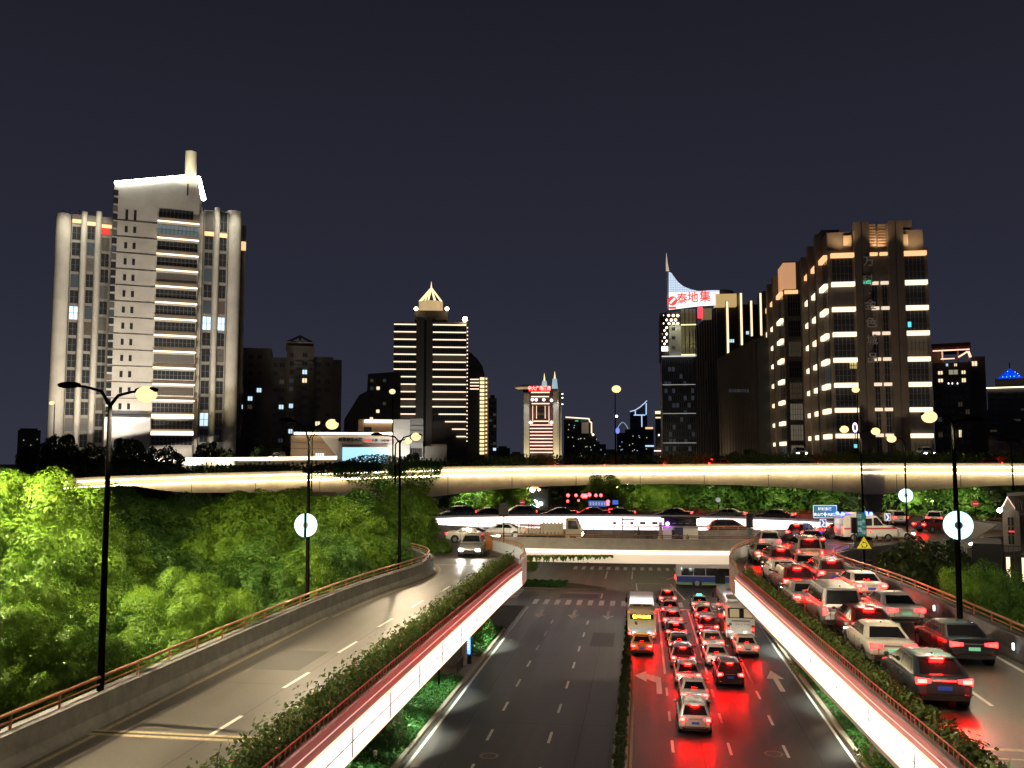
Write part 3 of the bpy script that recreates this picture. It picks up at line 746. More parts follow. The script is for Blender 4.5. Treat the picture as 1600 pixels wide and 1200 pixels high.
    if taxi:
        c = MB(); c.box(-.3, .3, 2.05, 2.28, H, H + .14, mat('taxi_case', (.1, .5, .3), .4)); sg = c.build('taxi_sign', t)
        c = MB(); c.box(-.27, .27, 2.035, 2.049, H + .02, H + .13, emi('taxi_green', (.05, 1, .45), 5)); c.build('sign_face', sg)
    if not t.children: pass
    return t
PROTO = {}
def car(kind, pname, x, y, z, rz, label, group=None, **kw):
    key = (kind, pname, tuple(sorted(kw.items())))
    C_ = {'white': (.72, .72, .70), 'pearl': (.66, .63, .56), 'silver': (.42, .43, .44), 'grey': (.13, .135, .14), 'bluegrey': (.055, .075, .095), 'black': (.012, .012, .015), 'red': (.35, .02, .02),
          'champagne': (.42, .36, .27), 'brown': (.12, .06, .04), 'darkred': (.14, .012, .012), 'orange': (.6, .22, .05), 'green': (.1, .4, .28)}
    pm = paint(pname, C_[pname], .5 if pname in ('silver', 'grey', 'bluegrey', 'champagne') else 0)
    if key not in PROTO:
        kw2 = dict(kw); 
        if kw2.get('roofm'): kw2['roofm'] = paint(kw2['roofm'], C_[kw2['roofm']])
        t = car_proto(kind, pm, **kw2); PROTO[key] = t
        t.location = (x, y, z); t.rotation_euler = (0, 0, rz)
        tag(t, label, {'sedan': 'car', 'hatch': 'car', 'suv': 'car', 'van': 'van'}[kind], group)
        return t
    return dup(PROTO[key], (x, y, z), rz, label, group)

# --- queue on the low road (right carriageway): x, y of the rear bumper
Q = 'cars queued at the lights on the low road'
def low(kind, pname, px, py, label, rz=0, **kw):
    p = G(px, py, 0); kw.setdefault('head', 'on')
    return car(kind, pname, p.x, p.y, .004, R(rz), label, Q, **kw)
low('suv', 'white', 1087, 1152, 'white suv with roof rails, last of the long queue on the low road', roof_rail=True, head='strong' if 0 else 'on')
low('sedan', 'white', 1086.5, 1108, 'white sedan right in front of the last white suv in the low queue')
low('hatch', 'silver', 1076, 1076, 'silver hatchback third from the tail of the long queue on the low road')
low('suv', 'darkred', 1068, 1049, 'dark red suv, fourth from the tail of the long low queue')
low('sedan', 'grey', 1062.5, 1024, 'grey sedan, fifth from the tail of the long low queue')
low('hatch', 'grey', 1057, 1004, 'grey hatchback, sixth from the tail of the long low queue, level with the coach rear')
low('suv', 'white', 1051.5, 985, 'white suv in the middle lane beside the tan bus, lit white by the car behind')
low('sedan', 'red', 1048, 966, 'red sedan in the middle lane, second from the crosswalk')
low('suv', 'champagne', 1043.5, 949, 'champagne suv at the crosswalk, head of the long queue beside the tan bus', roof_rail=True)
low('suv', 'black', 1142, 1077, 'black suv with chrome bumper strip, last in the lane beside the coach', roof_rail=True, plate='b')
low('sedan', 'white', 1122, 1046, 'white sedan just ahead of the black suv on the low road')
low('sedan', 'pearl', 1115, 1021, 'cream sedan second ahead of the black suv on the low road')
low('suv', 'red', 1107.5, 997, 'suv, red light put in its paint, beside the middle of the white coach')  # red light on the body is put into its colour
low('sedan', 'white', 1101.5, 975, 'white sedan between the taxi with the green roof light and the red-lit suv')
low('sedan', 'green', 1095, 957, 'pale green taxi with glowing green roof sign at the stop line', taxi=True, roofm='white')
low('sedan', 'orange', 1003, 1027, 'orange and white sedan behind the tan city bus', roofm='red')
low('sedan', 'pearl', 1169, 1029, 'pearl white sedan right behind the white coach', plate='b')

# --- cars on the right ramp and ring
QR = 'cars queued on the right ramp'
def up(kind, pname, px, py, label, rz=0, z=8.01, group=QR, **kw):
    p = G(px, py, 8.0); kw.setdefault('head', 'on')
    return car(kind, pname, p.x, p.y, z, R(rz), label, group, **kw)
up('hatch', 'bluegrey', 1478, 1113, 'blue grey hatchback with red brake lamps, nearest car on the right ramp', plate='b', head='off')
up('sedan', 'black', 1524, 1045, 'shiny black sedan with green plate beside the outer rail of the right ramp', plate='g', brake='dim', head='off')
up('sedan', 'pearl', 1398, 1048, 'pearl white sedan with green plate, second from the camera on the ramp by the hedge', plate='g', brake='dim')
up('hatch', 'darkred', 1366, 1013, 'dark hatchback, red light put in its paint, between the silver van and the pearl sedan', plate='b')  # a dark car; the red light falling on it is in the paint
up('sedan', 'white', 1418, 984, 'white sedan with green plate between the silver van and the black sedan', plate='g', brake='dim', head='off', rz=2)
up('van', 'silver', 1319, 989, 'silver passenger van with wide dark rear window on the right ramp', brake='dim')
up('sedan', 'white', 1363, 941, 'white sedan with wide glowing brake lamps near the ramp outer rail', head='off', rz=3)
up('sedan', 'silver', 1268, 961, 'silver sedan hidden behind the silver van beside the hedge')
up('suv', 'grey', 1304, 921, 'dark grey suv with one orange indicator ahead of the silver van', rz=3)
up('suv', 'darkred', 1250, 936, 'dark red suv with bright brake lamps beside the hedge, ahead of the hidden silver sedan', rz=3, roof_rail=True)
up('sedan', 'white', 1232, 917, 'white sedan ahead of the dark red suv near the ramp bend', rz=2)
up('suv', 'brown', 1223, 898, 'brown suv behind the champagne sedan at the ramp bend', rz=0)
up('sedan', 'silver', 1266, 905, 'silver sedan between the silver minivan and the dark grey suv', rz=0, brake='dim')
up('van', 'champagne', 1267, 884, 'champagne minivan with dark rear window at the ramp top', rz=-2)
up('sedan', 'champagne', 1199, 883, 'champagne sedan at the left of the ramp top', rz=0)
up('suv', 'white', 1204, 864, 'white suv first at the give way line of the ramp top', rz=-4, brake='dim')
up('sedan', 'black', 1273, 858, 'black sedan half hidden ahead of the champagne minivan', rz=-6)
up('suv', 'black', 1243, 848, 'black suv with bright brake lamps entering the ring', rz=-25)
QG = 'cars circling the ring bridge'
up('sedan', 'black', 1282, 841, 'black sedan seen from its side with silver wheels, left of the white ambulance', rz=-80, group=QG)
up('suv', 'black', 1106, 838, 'black suv circling the ring beside the police booth, tail lamps red', rz=-88, group=QG)
up('sedan', 'white', 1352, 845, 'white sedan on the ring in front of the ambulance, near the bushes', rz=-70, group=QG, brake='dim')
up('suv', 'pearl', 1408, 822, 'pearl suv on the far right of the ring behind the lamp disc pole', rz=5, group=QG, brake='dim')
up('suv', 'white', 1460, 823, 'white suv with red roof reflection, farthest right on the ring', rz=-20, group=QG, brake='dim')
up('sedan', 'darkred', 1436, 832, 'dark red sedan with pink lit tail between the bushes and the ring rail', rz=-60, group=QG)
up('sedan', 'white', 822, 841, 'white sedan crossing the ring bridge behind the parapet, ahead of the flatbed truck', rz=90, group=QG, brake='dim')
up('sedan', 'white', 700, 847, 'white sedan turning off the ring at the left ramp top, headlights on', rz=-95, group=QG, brake='dim', head='strong')
far_cars = [(744, 'suv', 'bluegrey', 'dark blue suv on the far side of the ring, left end behind the tree'), (790, 'sedan', 'black', 'black sedan on the far side of the ring behind the square dark sign'), (838, 'suv', 'grey', 'grey suv on the far side of the ring under the trees'),
            (902, 'sedan', 'black', 'black sedan on the far side of the ring left of the red signal lights'), (952, 'sedan', 'darkred', 'dark red sedan on the far side of the ring below the blue road sign'), (992, 'sedan', 'black', 'black sedan right of the red lights on the far ring road'), (1078, 'sedan', 'black', 'black sedan above the police booth on the far ring road'),
            (1158, 'sedan', 'grey', 'grey sedan on the far ring road right of the police booth'), (1226, 'sedan', 'black', 'black sedan with red tail lamps on the far ring road near the teal road sign')]
for px, k, c, lab in far_cars:
    p = G(px, 806, 8.0)
    x = (px - VPX) * 118 / F
    car(k, c, x, 119.5 - abs(x) ** 2 * .006, 8.01, R(90 - x * 1.2), lab, 'cars on the far side of the ring', brake='on' if px in (1078, 1226) else 'dim', head='off')
# oncoming suv on the left ramp: it faces the camera
p = G(727, 872, 8.0); car('suv', 'silver', p.x, p.y + 4.6, 8.01, R(184), 'silver suv driving towards us on the left ramp with bright headlights', None, brake='off', head='strong', roof_rail=True)

# --- cars on the overpass, only their roofs show over the parapet
for px, k, c, dy, br, lab in ((868, 'sedan', 'red', 4, 'on', 'red lit car on the overpass in front of the red sign tower'), (925, 'sedan', 'white', 7, 'dim', 'white car on the overpass right of the red sign tower'),
        (945, 'sedan', 'red', 3, 'on', 'car with red lamps on the overpass by the central street lamp'), (1037, 'sedan', 'black', 6, 'on', 'dark car on the overpass below the sail topped tower'), (1108, 'suv', 'red', 4, 'on', 'car with red lamps on the overpass below the dark ribbed slab'),
        (738, 'sedan', 'white', 5, 'dim', 'white car on the overpass below the striped pyramid tower'), (690, 'sedan', 'red', 7, 'on', 'car with red lamps on the overpass right of the video screen'), (1563, 'suv', 'red', 4, 'on', 'car with red lamps at the right end of the overpass'), (1277, 'sedan', 'black', 4, 'on', 'dark car on the overpass below the amber topped tower')):
    Y = 150 + dy; q = D(px, 722, Y)
    car(k, c, q.x, Y, interp(OTOP, px) * 0 + D(px, interp(OTOP, px), 150).z - .94, R(90 if px % 2 else -90), lab, 'cars passing on the overpass', brake=br)
for px, c, lab in ((1253, 'grey', 'car with two starry headlights beyond the overpass, below the lettered tower corner'), (1453, 'silver', 'car with two starry headlights above the overpass at the right'), (427, 'grey', 'car with bright headlights on the farther deck left of the white screen building')):
    Y = 159 if px > 1000 else 180; q = D(px, 708 if px > 1000 else 714, Y)
    b_ = q.z - .65
    car('suv', c, q.x, Y + 4.6, b_, R(180), lab, 'cars with headlights towards us beyond the overpass', brake='off', head='strong')

# --- buses, truck, ambulance
def wheel(t, x, y, r, sx, w=.28):
    c = MB(); c.tube([(x - sx * w, y, r), (x, y, r)], r, M_tyre, 18); o = c.build('wheel', t)
    c = MB(); c.tube([(x - sx * .03, y, r), (x + sx * .012, y, r)], r * .6, M_rim, 12); c.build('rim', o)
def bus(name, label, loc, rz, L, H, Wd, kind):
    t = thing(name, label, 'bus', loc, rz); hw = Wd / 2
    body_m = {'coach': paint('coach_white', (.62, .60, .54)), 'tan': paint('bus_tan', (.55, .47, .30)), 'blue': paint('bus_white', (.6, .6, .6))}[kind]
    b = MB(); prof = []
    for y, z0, z1, k in ((0, .5, H - .35, .93), (.06, .38, H - .14, .98), (.3, .34, H - .03, 1), (1, .32, H, 1), (L - 1, .32, H, 1), (L - .25, .36, H - .06, .99), (L, .5, H - .5, .93)):
        w = hw * k; prof.append([(-w * .96, y, z0), (w * .96, y, z0), (w, y, z0 + .1), (w, y, z1 - .35), (w * .96, y, z1 - .1), (w * .86, y, z1), (-w * .86, y, z1), (-w * .96, y, z1 - .1), (-w, y, z1 - .35), (-w, y, z0 + .1)])
    n = 10; vs = [v for p in prof for v in p]
    b.add(vs, [(i * n + j, (i + 1) * n + j, (i + 1) * n + (j + 1) % n, i * n + (j + 1) % n) for i in range(len(prof) - 1) for j in range(n)] + [tuple(range(n)), tuple(range(len(vs) - 1, len(vs) - n - 1, -1))], body_m, False)
    for y in (2.6, L - 2.6):
        for sx in (-1, 1): b.tube([(sx * (hw - .3), y, .52), (sx * (hw + .004), y, .52)], .6, M_trim, 18)
    b.build('body', t)
    for sx in (-1, 1):
        k = 0
        n_ = 6
        for k in range(n_):
            y0 = .7 + k * (L - 2.0) / n_; y1 = y0 + (L - 2.0) / n_ - .08
            c = MB(); c.box(sx * hw - .02 if sx > 0 else -hw - .015, sx * hw + .015 if sx > 0 else -hw + .02, y0, y1, H * .48, H * .78, M_glass); c.build('side_window', t)
        for y in (2.6, L - 2.6): wheel(t, sx * (hw + .01), y, .5, sx)
        c = MB(); c.tube([(sx * hw * .9, L - .1, H - .4), (sx * (hw + .25), L + .2, H - .5), (sx * (hw + .25), L + .2, H - .8)], .035, M_trim, 6); c.box(sx * (hw + .25) - .1, sx * (hw + .25) + .1, L + .14, L + .26, H - 1.3, H - .8, M_trim); c.build('wing_mirror', t)
        c = MB(); c.box(min(sx * hw * .55, sx * hw * .85), max(sx * hw * .55, sx * hw * .85), L - .02, L + .03, .7, .95, E_head); c.build('headlight', t)
    c = MB(); c.box(-hw * .86, hw * .86, L - .02, L + .03, H * .4, H * .82, M_glass); c.build('windscreen', t)
    if kind == 'coach':
        c = MB(); c.prism_xz([(-hw * .84, H * .6), (hw * .84, H * .6), (hw * .86, H * .85), (-hw * .86, H * .85)], -.04, .02, M_glass); w = c.build('rear_window', t)
        for x0, x1 in ((-.92, -.12), (.28, 1.02)):
            c = MB(); vs = []
            c.box(x0, x1, -.06, -.042, H * .62, H * .83, mat('curtain', (.5, .44, .28), .9, emit=(.8, .65, .35), es=.12)); c.build('curtain', w)
        c = MB(); c.prism_xz([(-hw * .66, H * .22), (hw * .66, H * .22), (hw * .74, H * .46), (hw * .62, H * .52), (-hw * .62, H * .52), (-hw * .74, H * .46)], -.05, .0, paint('coach_hatch', (.55, .54, .5))); h = c.build('engine_hatch', t)
        c = MB(); c.box(-hw * .62, hw * .62, -.055, -.045, H * .525, H * .545, M_trim); c.build('vent_slot', h)
        text('浙A·Z 9165', .26, mat('letter_grey', (.12, .13, .15), .6), 'lettering', h, (.12, -.058, H * .45), (R(90), 0, 0), .004)
        c = MB(); c.cyl((-.88, -.06, H * .45), .13, .02, mat('badge_blue', (.05, .12, .25), .5), 14, 'y'); c.build('badge', h)
        for sx in (-1, 1):
            c = MB(); c.box(min(sx * hw * .74, sx * hw * .93), max(sx * hw * .74, sx * hw * .93), -.03, .05, .85, 1.5, M_lens); l_ = c.build('tail_light', t)
            c = MB(); c.box(min(sx * hw * .78, sx * hw * .89), max(sx * hw * .78, sx * hw * .89), -.05, -.031, 1.0, 1.25, E_tail); c.build('lamp_glow', l_)
            c = MB(); c.box(min(sx * hw * .78, sx * hw * .92), max(sx * hw * .78, sx * hw * .92), -.0, .04, H - .5, H - .42, emi('marker_red', (1, .03, .02), 8)); c.build('marker_light', t)
        c = MB(); c.box(-hw * .9, hw * .9, -.08, .04, .42, .8, body_m); c.build('rear_bumper', t)
        c = MB(); c.box(-.9, .9, 2.0, 3.6, H, H + .12, mat('roof_unit', (.36, .33, .22), .6)); c.box(-.5, .5, 7.4, 8.2, H, H + .08, mat('roof_unit', (.36, .33, .22), .6)); c.build('roof_unit', t)
        c = MB(); c.prism_xz([(0, 0), (0, 0), (0, 0)], 0, 0, M_trim) if 0 else c.box(-hw - .01, -hw + .02, .5, 4.5, .7, H * .44, mat('coach_orange', (.5, .12, .03), .4)); c.build('side_stripe', t)
        c = MB(); c.box(-hw - .03, -hw, 1.0, 1.9, H * .62, H * .69, emi('side_green', (.1, .9, .5), 1.6)); c.build('side_marker', t)
    if kind == 'tan':
        c = MB(); c.box(-hw * .8, hw * .8, -.03, .03, H * .66, H * .80, M_glass); w = c.build('rear_window', t)
        c = MB(); c.box(-hw * .58, hw * .58, -.045, -.031, H * .68, H * .78, mat('board_black', (.02, .01, .0), .5)); bd = c.build('destination_board', w)
        text('快速公交', .30, emi('board_amber', (1, .55, .04), 9), 'lettering', bd, (0, -.05, H * .73), (R(90), 0, 0), .006, sx=1.3, bold=.01)
        c = MB(); c.prism_xz([(-hw * .8, H * .20), (hw * .8, H * .20), (hw * .82, H * .42), (-hw * .82, H * .42)], -.04, .0, paint('bus_bluegrey', (.3, .38, .45))); h = c.build('engine_hatch', t)
        c = MB(); c.prism_xz([(-hw * .8, H * .425), (hw * .8, H * .425), (hw * .82, H * .64), (-hw * .82, H * .64)], -.03, .0, paint('bus_ad', (.5, .47, .3))); a = c.build('advert_panel', t)
        c = MB(); c.prism_xz([(-.62, H * .60), (-.45, H * .60), (-.35, H * .53), (-.42, H * .49), (-.58, H * .52)], -.04, -.031, mat('ad_dark', (.12, .02, .03), .5)); c.build('advert_mark', a)
        c = MB(); c.box(-.14, .14, -.06, -.041, H * .24, H * .30, M_plate_y); c.build('licence_plate', t)
        for sx in (-1, 1):
            c = MB(); c.box(min(sx * hw * .72, sx * hw * .93), max(sx * hw * .72, sx * hw * .93), -.03, .05, .62, .92, M_lens); l_ = c.build('tail_light', t)
            c = MB(); c.box(min(sx * hw * .76, sx * hw * .9), max(sx * hw * .76, sx * hw * .9), -.05, -.031, .68, .86, E_brake); c.build('lamp_glow', l_)
            c = MB(); c.box(min(sx * hw * .86, sx * hw * .93), max(sx * hw * .86, sx * hw * .93), -.01, .04, H - .45, H - .38, E_tail); c.build('marker_light', t)
        c = MB(); c.box(-1.0, 1.0, .5, 3.6, H, H + .22, paint('bus_roof_tan', (.46, .39, .25))); c.box(-.75, -.05, .46, .49, H + .05, H + .15, M_trim); c.box(.15, .8, .46, .49, H + .05, H + .15, M_trim); c.build('roof_unit', t)
        c = MB(); c.box(-hw * .9, hw * .9, -.07, .04, .38, .6, body_m); c.build('rear_bumper', t)
    if kind == 'blue':
        for sx in (-1, 1):
            c = MB(); a_, b2 = (hw, hw + .012) if sx > 0 else (-hw - .012, -hw)
            c.box(a_, b2, .15, L - .2, .62, H * .44, mat('livery_blue', (.03, .06, .35), .4)); c.build('livery_band', t)
            c = MB(); a_, b2 = (hw, hw + .02) if sx > 0 else (-hw - .02, -hw)
            c.box(a_, b2, .15, 2.0, .4, .6, mat('livery_green', (.15, .5, .12), .4)); c.box(a_, b2, 3.2, L - 3.3, .4, .6, mat('livery_green', (.15, .5, .12), .4)); c.build('livery_band', t)
            c = MB(); a_, b2 = (hw, hw + .03) if sx > 0 else (-hw - .03, -hw)
            c.box(a_, b2, 4.8, 6.0, .5, H * .74, M_glass); c.build('door', t)
        for x in (-1, 1):
            c = MB(); c.box(min(x * .75, x * 1.1), max(x * .75, x * 1.1), -.03, .03, .8, 1.2, E_tail); c.build('tail_light', t)
            c = MB(); c.box(min(x * .95, x * 1.12), max(x * .95, x * 1.12), L, L + .04, H - .5, H - .4, emi('marker_red', (1, .03, .02), 8)); c.build('marker_light', t)
        c = MB(); c.box(-.9, .9, 2, 4.5, H, H + .2, mat('roof_unit_w', (.5, .5, .5), .6)); c.box(-.8, .8, 6.5, 8, H, H + .16, mat('roof_unit_w', (.5, .5, .5), .6)); c.build('roof_unit', t)
    return t
p = G(1003, 1004, 0); bus('city_bus', 'tan city bus with amber destination board, waiting in the left turn lane', (p.x, p.y, .004), 0, 10.5, 3.0, 2.5, 'tan')
p = G(1158, 1004, 0); bus('coach_bus', 'white coach with curtained rear window in the lane beside the right verge', (p.x, p.y, .004), 0, 11, 3.45, 2.5, 'coach')
p = G(1056, 917, 0); bus('city_bus', 'blue and white city bus crossing the junction beyond the crosswalk', (p.x, p.y + 1.2, .004), R(-90), 11, 3.0, 2.5, 'blue')

def flatbed(loc, rz):
    t = thing('cargo_truck', 'cream light truck with slatted cargo bed crossing the ring bridge', 'truck', loc, rz)
    cm = paint('truck_cream', (.55, .5, .38))
    b = MB(); b.prism_xz([(0, 0), (0, 0), (0, 0)], 0, 0, cm) if 0 else None
    pts = [(4.5, .55), (6.0, .55), (6.05, 1.2), (5.85, 1.45), (5.55, 2.25), (5.3, 2.35), (4.55, 2.35)]
    n = len(pts); vs = [(-.9, y, z) for y, z in pts] + [(.9, y, z) for y, z in pts]
    b.add(vs, [tuple(range(n)), tuple(range(2 * n - 1, n - 1, -1))] + [(i, i + n, (i + 1) % n + n, (i + 1) % n) for i in range(n)], cm); cab = b.build('cab', t)
    for sx in (-1, 1):
        c = MB(); x0, x1 = sorted((sx * .9, sx * .915)); n = 4; q = [(4.75, 1.42), (5.72, 1.42), (5.5, 2.15), (4.75, 2.15)]
        c.add([(x0, y, z) for y, z in q] + [(x1, y, z) for y, z in q], [(0, 1, 2, 3), (7, 6, 5, 4), (0, 4, 5, 1), (1, 5, 6, 2), (2, 6, 7, 3), (3, 7, 4, 0)], M_glass); c.build('side_window', cab)
        for y in (1.2, 5.2): wheel(t, sx * .95, y, .4, sx, .24)
        c = MB(); c.box(min(sx * .5, sx * .8), max(sx * .5, sx * .8), 6.04, 6.08, .8, .98, E_head); c.build('headlight', t)
    c = MB(); c.box(-.8, .8, .1, 4.6, .55, .75, M_trim); c.build('chassis', t)
    c = MB(); c.box(-1, 1, 0, 4.3, .85, .95, cm)
    for sx in (-1, 1):
        x0, x1 = sorted((sx * .97, sx * 1.0))
        for i in range(12): c.box(x0, x1, .1 + i * .35, .32 + i * .35, .95, 1.9 if i > 5 else 1.35, cm)
    for i in range(6): c.box(-.95 + i * .33, -.7 + i * .33, 4.27, 4.3, .95, 1.95, cm)
    c.build('cargo_bed', t)
    c = MB()
    for sx in (-1, 1):
        for z in (1.5, 1.7, 1.95): c.tube([(sx * .98, .05, z), (sx * .98, 2.2, z)], .025, M_trim, 5)
        for y in (.05, 1.1, 2.2): c.tube([(sx * .98, y, .95), (sx * .98, y, 2.0)], .03, M_trim, 5)
    c.build('cargo_rack', t)
p = G(822, 840, 8.0); flatbed((p.x, 84.5, 8.01), R(-90))

def ambulance(loc, rz):
    t = thing('ambulance_van', 'white emergency van with blue flashing roof lamps on the right of the ring', 'van', loc, rz)
    wm = paint('amb_white', (.72, .7, .68))
    pts = [(0, .45), (5.3, .45), (5.4, 1.1), (5.0, 1.3), (4.1, 1.45), (3.35, 2.4), (3.0, 2.5), (0.1, 2.5), (0, 2.3)]
    n = len(pts); b = MB(); vs = [(-.98, y, z) for y, z in pts] + [(.98, y, z) for y, z in pts]
    b.add(vs, [tuple(range(n)), tuple(range(2 * n - 1, n - 1, -1))] + [(i, i + n, (i + 1) % n + n, (i + 1) % n) for i in range(n)], wm); b.build('body', t)
    for sx in (-1, 1):
        x0, x1 = sorted((sx * .98, sx * .995))
        for q in ([(3.0, 1.5), (4.0, 1.5), (3.35, 2.25), (3.0, 2.25)], [(1.6, 1.5), (2.85, 1.5), (2.85, 2.2), (1.6, 2.2)]):
            c = MB(); c.add([(x0, y, z) for y, z in q] + [(x1, y, z) for y, z in q], [(0, 1, 2, 3), (7, 6, 5, 4), (0, 4, 5, 1), (1, 5, 6, 2), (2, 6, 7, 3), (3, 7, 4, 0)], M_glass); c.build('side_window', t)
        c = MB(); c.box(x0, x1, .1, 5.2, 1.15, 1.3, mat('stripe_red', (.5, .04, .05), .4)); c.build('side_stripe', t)
        for y in (1.0, 4.4): wheel(t, sx * 1.0, y, .36, sx, .24)
    for y, xs in ((.15, (-.6, .6)), (3.0, (-.5, .5))):
        for x in xs: c = MB(); c.ball((x, y, 2.6), .16, emi('blue_flash', (.01, .02, 1), 80), 10, 6); c.build('blue_lamp', t)
    c = MB(); c.box(-.5, .5, .8, 1.8, 2.5, 2.68, wm); c.build('roof_unit', t)
    for x in (-1, 1): c = MB(); c.box(min(x * .7, x * .95), max(x * .7, x * .95), -.03, .02, .8, 1.3, E_tail); c.build('tail_light', t)
p = D(1318, 838, 90); ambulance((p.x - .2, 91, 8.01), R(-78))

def scooter(loc, rz, label, col, group=None):
    t = thing('motor_scooter', label, 'scooter', loc, rz, group); m = mat('scooter_' + str(col), col, .35, coat=.5)
    for y in (0, 1.25): b = MB(); b.tube([(-.05, y, .24), (.05, y, .24)], .24, M_tyre, 14); w = b.build('wheel', t); b = MB(); b.tube([(-.055, y, .24), (.055, y, .24)], .12, M_rim, 10); b.build('rim', w)
    b = MB(); b.tube([(0, .0, .45), (0, .35, .5), (0, .6, .35), (0, .95, .34), (0, 1.1, .7), (0, 1.12, .95)], [.12, .16, .14, .12, .1, .06], m, 8); b.build('body', t)
    b = MB(); b.tube([(0, -.15, .72), (0, .2, .76), (0, .6, .72)], [.08, .13, .1], M_trim, 8); b.build('seat', t)
    b = MB(); b.tube([(-.3, 1.0, 1.0), (0, 1.1, .98), (.3, 1.0, 1.0)], .025, M_trim, 6); b.build('handlebar', t)
    b = MB(); b.ball((0, 1.2, .86), .08, M_rim, 8, 6); b.build('headlight', t)
for i, (y, x, c, lab) in enumerate(((62, -16.6, (.4, .35, .28), 'cream scooter, farthest of the parked row beneath the left ramp'), (60.6, -16.4, (.05, .05, .06), 'black scooter second from the pavement under the left ramp'), (59.2, -16.5, (.12, .03, .05), 'maroon scooter in the middle of the parked row under the ramp'),
       (57.6, -16.3, (.06, .08, .12), 'navy scooter between the maroon one and the nearest of the row'), (56.2, -16.5, (.45, .42, .38), 'pale scooter nearest of the parked row beneath the left ramp'))):
    scooter((x, y, .1), R(-70 + i * 6), lab, c, 'scooters parked under the left ramp')
# ------------------------------------------------------------------ buildings
M_win = mat('window_dark', (.025, .027, .03), .15, spec=.7)
M_mull = mat('mullion', (.09, .085, .08), .5)
M_tower = mat('tower_stone', (.42, .39, .34), .8, var=.16, vscale=.25, bump=.1)
M_tower2 = mat('tower_panel', (.22, .205, .18), .8, var=.25, vscale=.15)
M_stone_d = mat('stone_dark', (.10, .085, .075), .85, var=.25, vscale=.2)
M_stone_b = mat('stone_brown', (.30, .21, .14), .8, var=.2, vscale=.3)
M_apart = mat('apartment_wall', (.11, .095, .08), .85, var=.25, vscale=.2)
M_slate = mat('dark_glass_slab', (.014, .014, .016), .35, var=.3, vscale=.1)
M_white = mat('white_panel', (.62, .60, .57), .6, var=.06)
E_bw = emi('lit_cool', (.62, .85, 1), 1.1)
E_ww = emi('lit_warm', (1, .8, .5), 1.2)
E_band = emi('floor_led', (1, .76, .52), 2.3)
E_bandw = emi('floor_led_cream', (1, .80, .55), 1.6)
E_orange_b = emi('amber_led', (1, .52, .24), 1.3)
E_line = emi('thin_led', (1, .76, .55), 1.6)
E_white = emi('white_led', (.92, .95, 1), 4.0)
E_red = emi('red_sign', (1, .03, .05), 2.6)

wr = random.Random(99)
WV = [M_win] * 14 + [mat('window_curtain', (.10, .09, .08), .5)] * 3 + [mat('window_dim_warm', (.06, .05, .04), .3, emit=(1, .75, .45), es=.035)] * 2 + [mat('window_dim_cool', (.04, .05, .06), .3, emit=(.6, .8, 1), es=.03)]
class Frame:
    def __init__(s, name, label, cat, px, Y, rot=None, z0=0.0):
        p = D(px, 715, Y)
        if rot is None: rot = math.atan2(-p.x, p.y)      # squarely facing the camera
        else: rot = R(rot)
        s.o = Vector((p.x, p.y, z0)); s.rot = rot; s.Y = Y
        s.t = thing(name, label, cat, s.o, rot)
        s.M = Matrix.Rotation(-rot, 3, 'Z')
        s.win = []
    def at(s, px, py, yl=0.0):
        o = s.M @ (Vector((0, 0, EYE)) - s.o); d = s.M @ ray(px, py)
        t = (yl - o.y) / d.y; v = o + d * t
        return v.x, v.z
    def X(s, px, yl=0.0): return s.at(px, 715, yl)[0]
    def Z(s, px, py, yl=0.0): return s.at(px, py, yl)[1]
    def depth_for(s, px, x):
        o = s.M @ (Vector((0, 0, EYE)) - s.o); d = s.M @ ray(px, 715)
        t = (x - o.x) / d.x; return (o + d * t).y
    def w(s, x0, x1, z0, z1, y, m=None, bars=(1, 0), side=None, name='window'):
        if (m is None or m is M_win) and name == 'window' and (x1 - x0) > .8: m = wr.choice(WV)
        s.win.append((x0, x1, z0, z1, y, m or M_win, bars, side, name))
    def flush(s):
        def geo(b, q):
            x0, x1, z0, z1, y, m, bars, side, _ = q
            if side is None:
                b.box(x0, x1, y - .06, y + .05, z0, z1, m)
                for i in range(bars[0]): xm = x0 + (x1 - x0) * (i + 1) / (bars[0] + 1); b.box(xm - .06, xm + .06, y - .13, y - .07, z0, z1, M_mull)
                for i in range(bars[1]): zm = z0 + (z1 - z0) * (i + 1) / (bars[1] + 1); b.box(x0, x1, y - .115, y - .065, zm - .05, zm + .05, M_mull)
            else:   # window on a side wall: x = side plane, x0..x1 are depths
                sx = -1 if side == 'L' else 1
                a, c = sorted((y + sx * .06, y - sx * .05)); b.box(a, c, x0, x1, z0, z1, m)
                a, c = sorted((y + sx * .13, y + sx * .07))
                for i in range(bars[0]): xm = x0 + (x1 - x0) * (i + 1) / (bars[0] + 1); b.box(a, c, xm - .06, xm + .06, z0, z1, M_mull)
        ws = sorted(s.win, key=lambda q: -(q[1] - q[0]) * (q[3] - q[2]))
        for q in ws[:95]:
            b = MB(); geo(b, q); b.build(q[8], s.t, recalc=False)
        if len(ws) > 95:
            b = MB()
            for q in ws[95:]: geo(b, q)
            tag(b.build('window', s.t, recalc=False), kind='stuff')
    def part(s, name, parent=None):
        class _C(MB):
            def done(c): return c.build(name, parent or s.t)
        return _C()
def flood(parent, loc, target, power, col=(1, .78, .5), size=40, blend=.8, rad=.4):
    L = bpy.data.lights.new('floodlight', 'SPOT'); L.energy = power; L.color = col; L.spot_size = R(size); L.spot_blend = blend; L.shadow_soft_size = rad
    o = bpy.data.objects.new('floodlight', L); COL.objects.link(o); o.parent = parent; o.location = loc
    o.rotation_euler = (Vector(target) - Vector(loc)).to_track_quat('-Z', 'Y').to_euler()
    return o

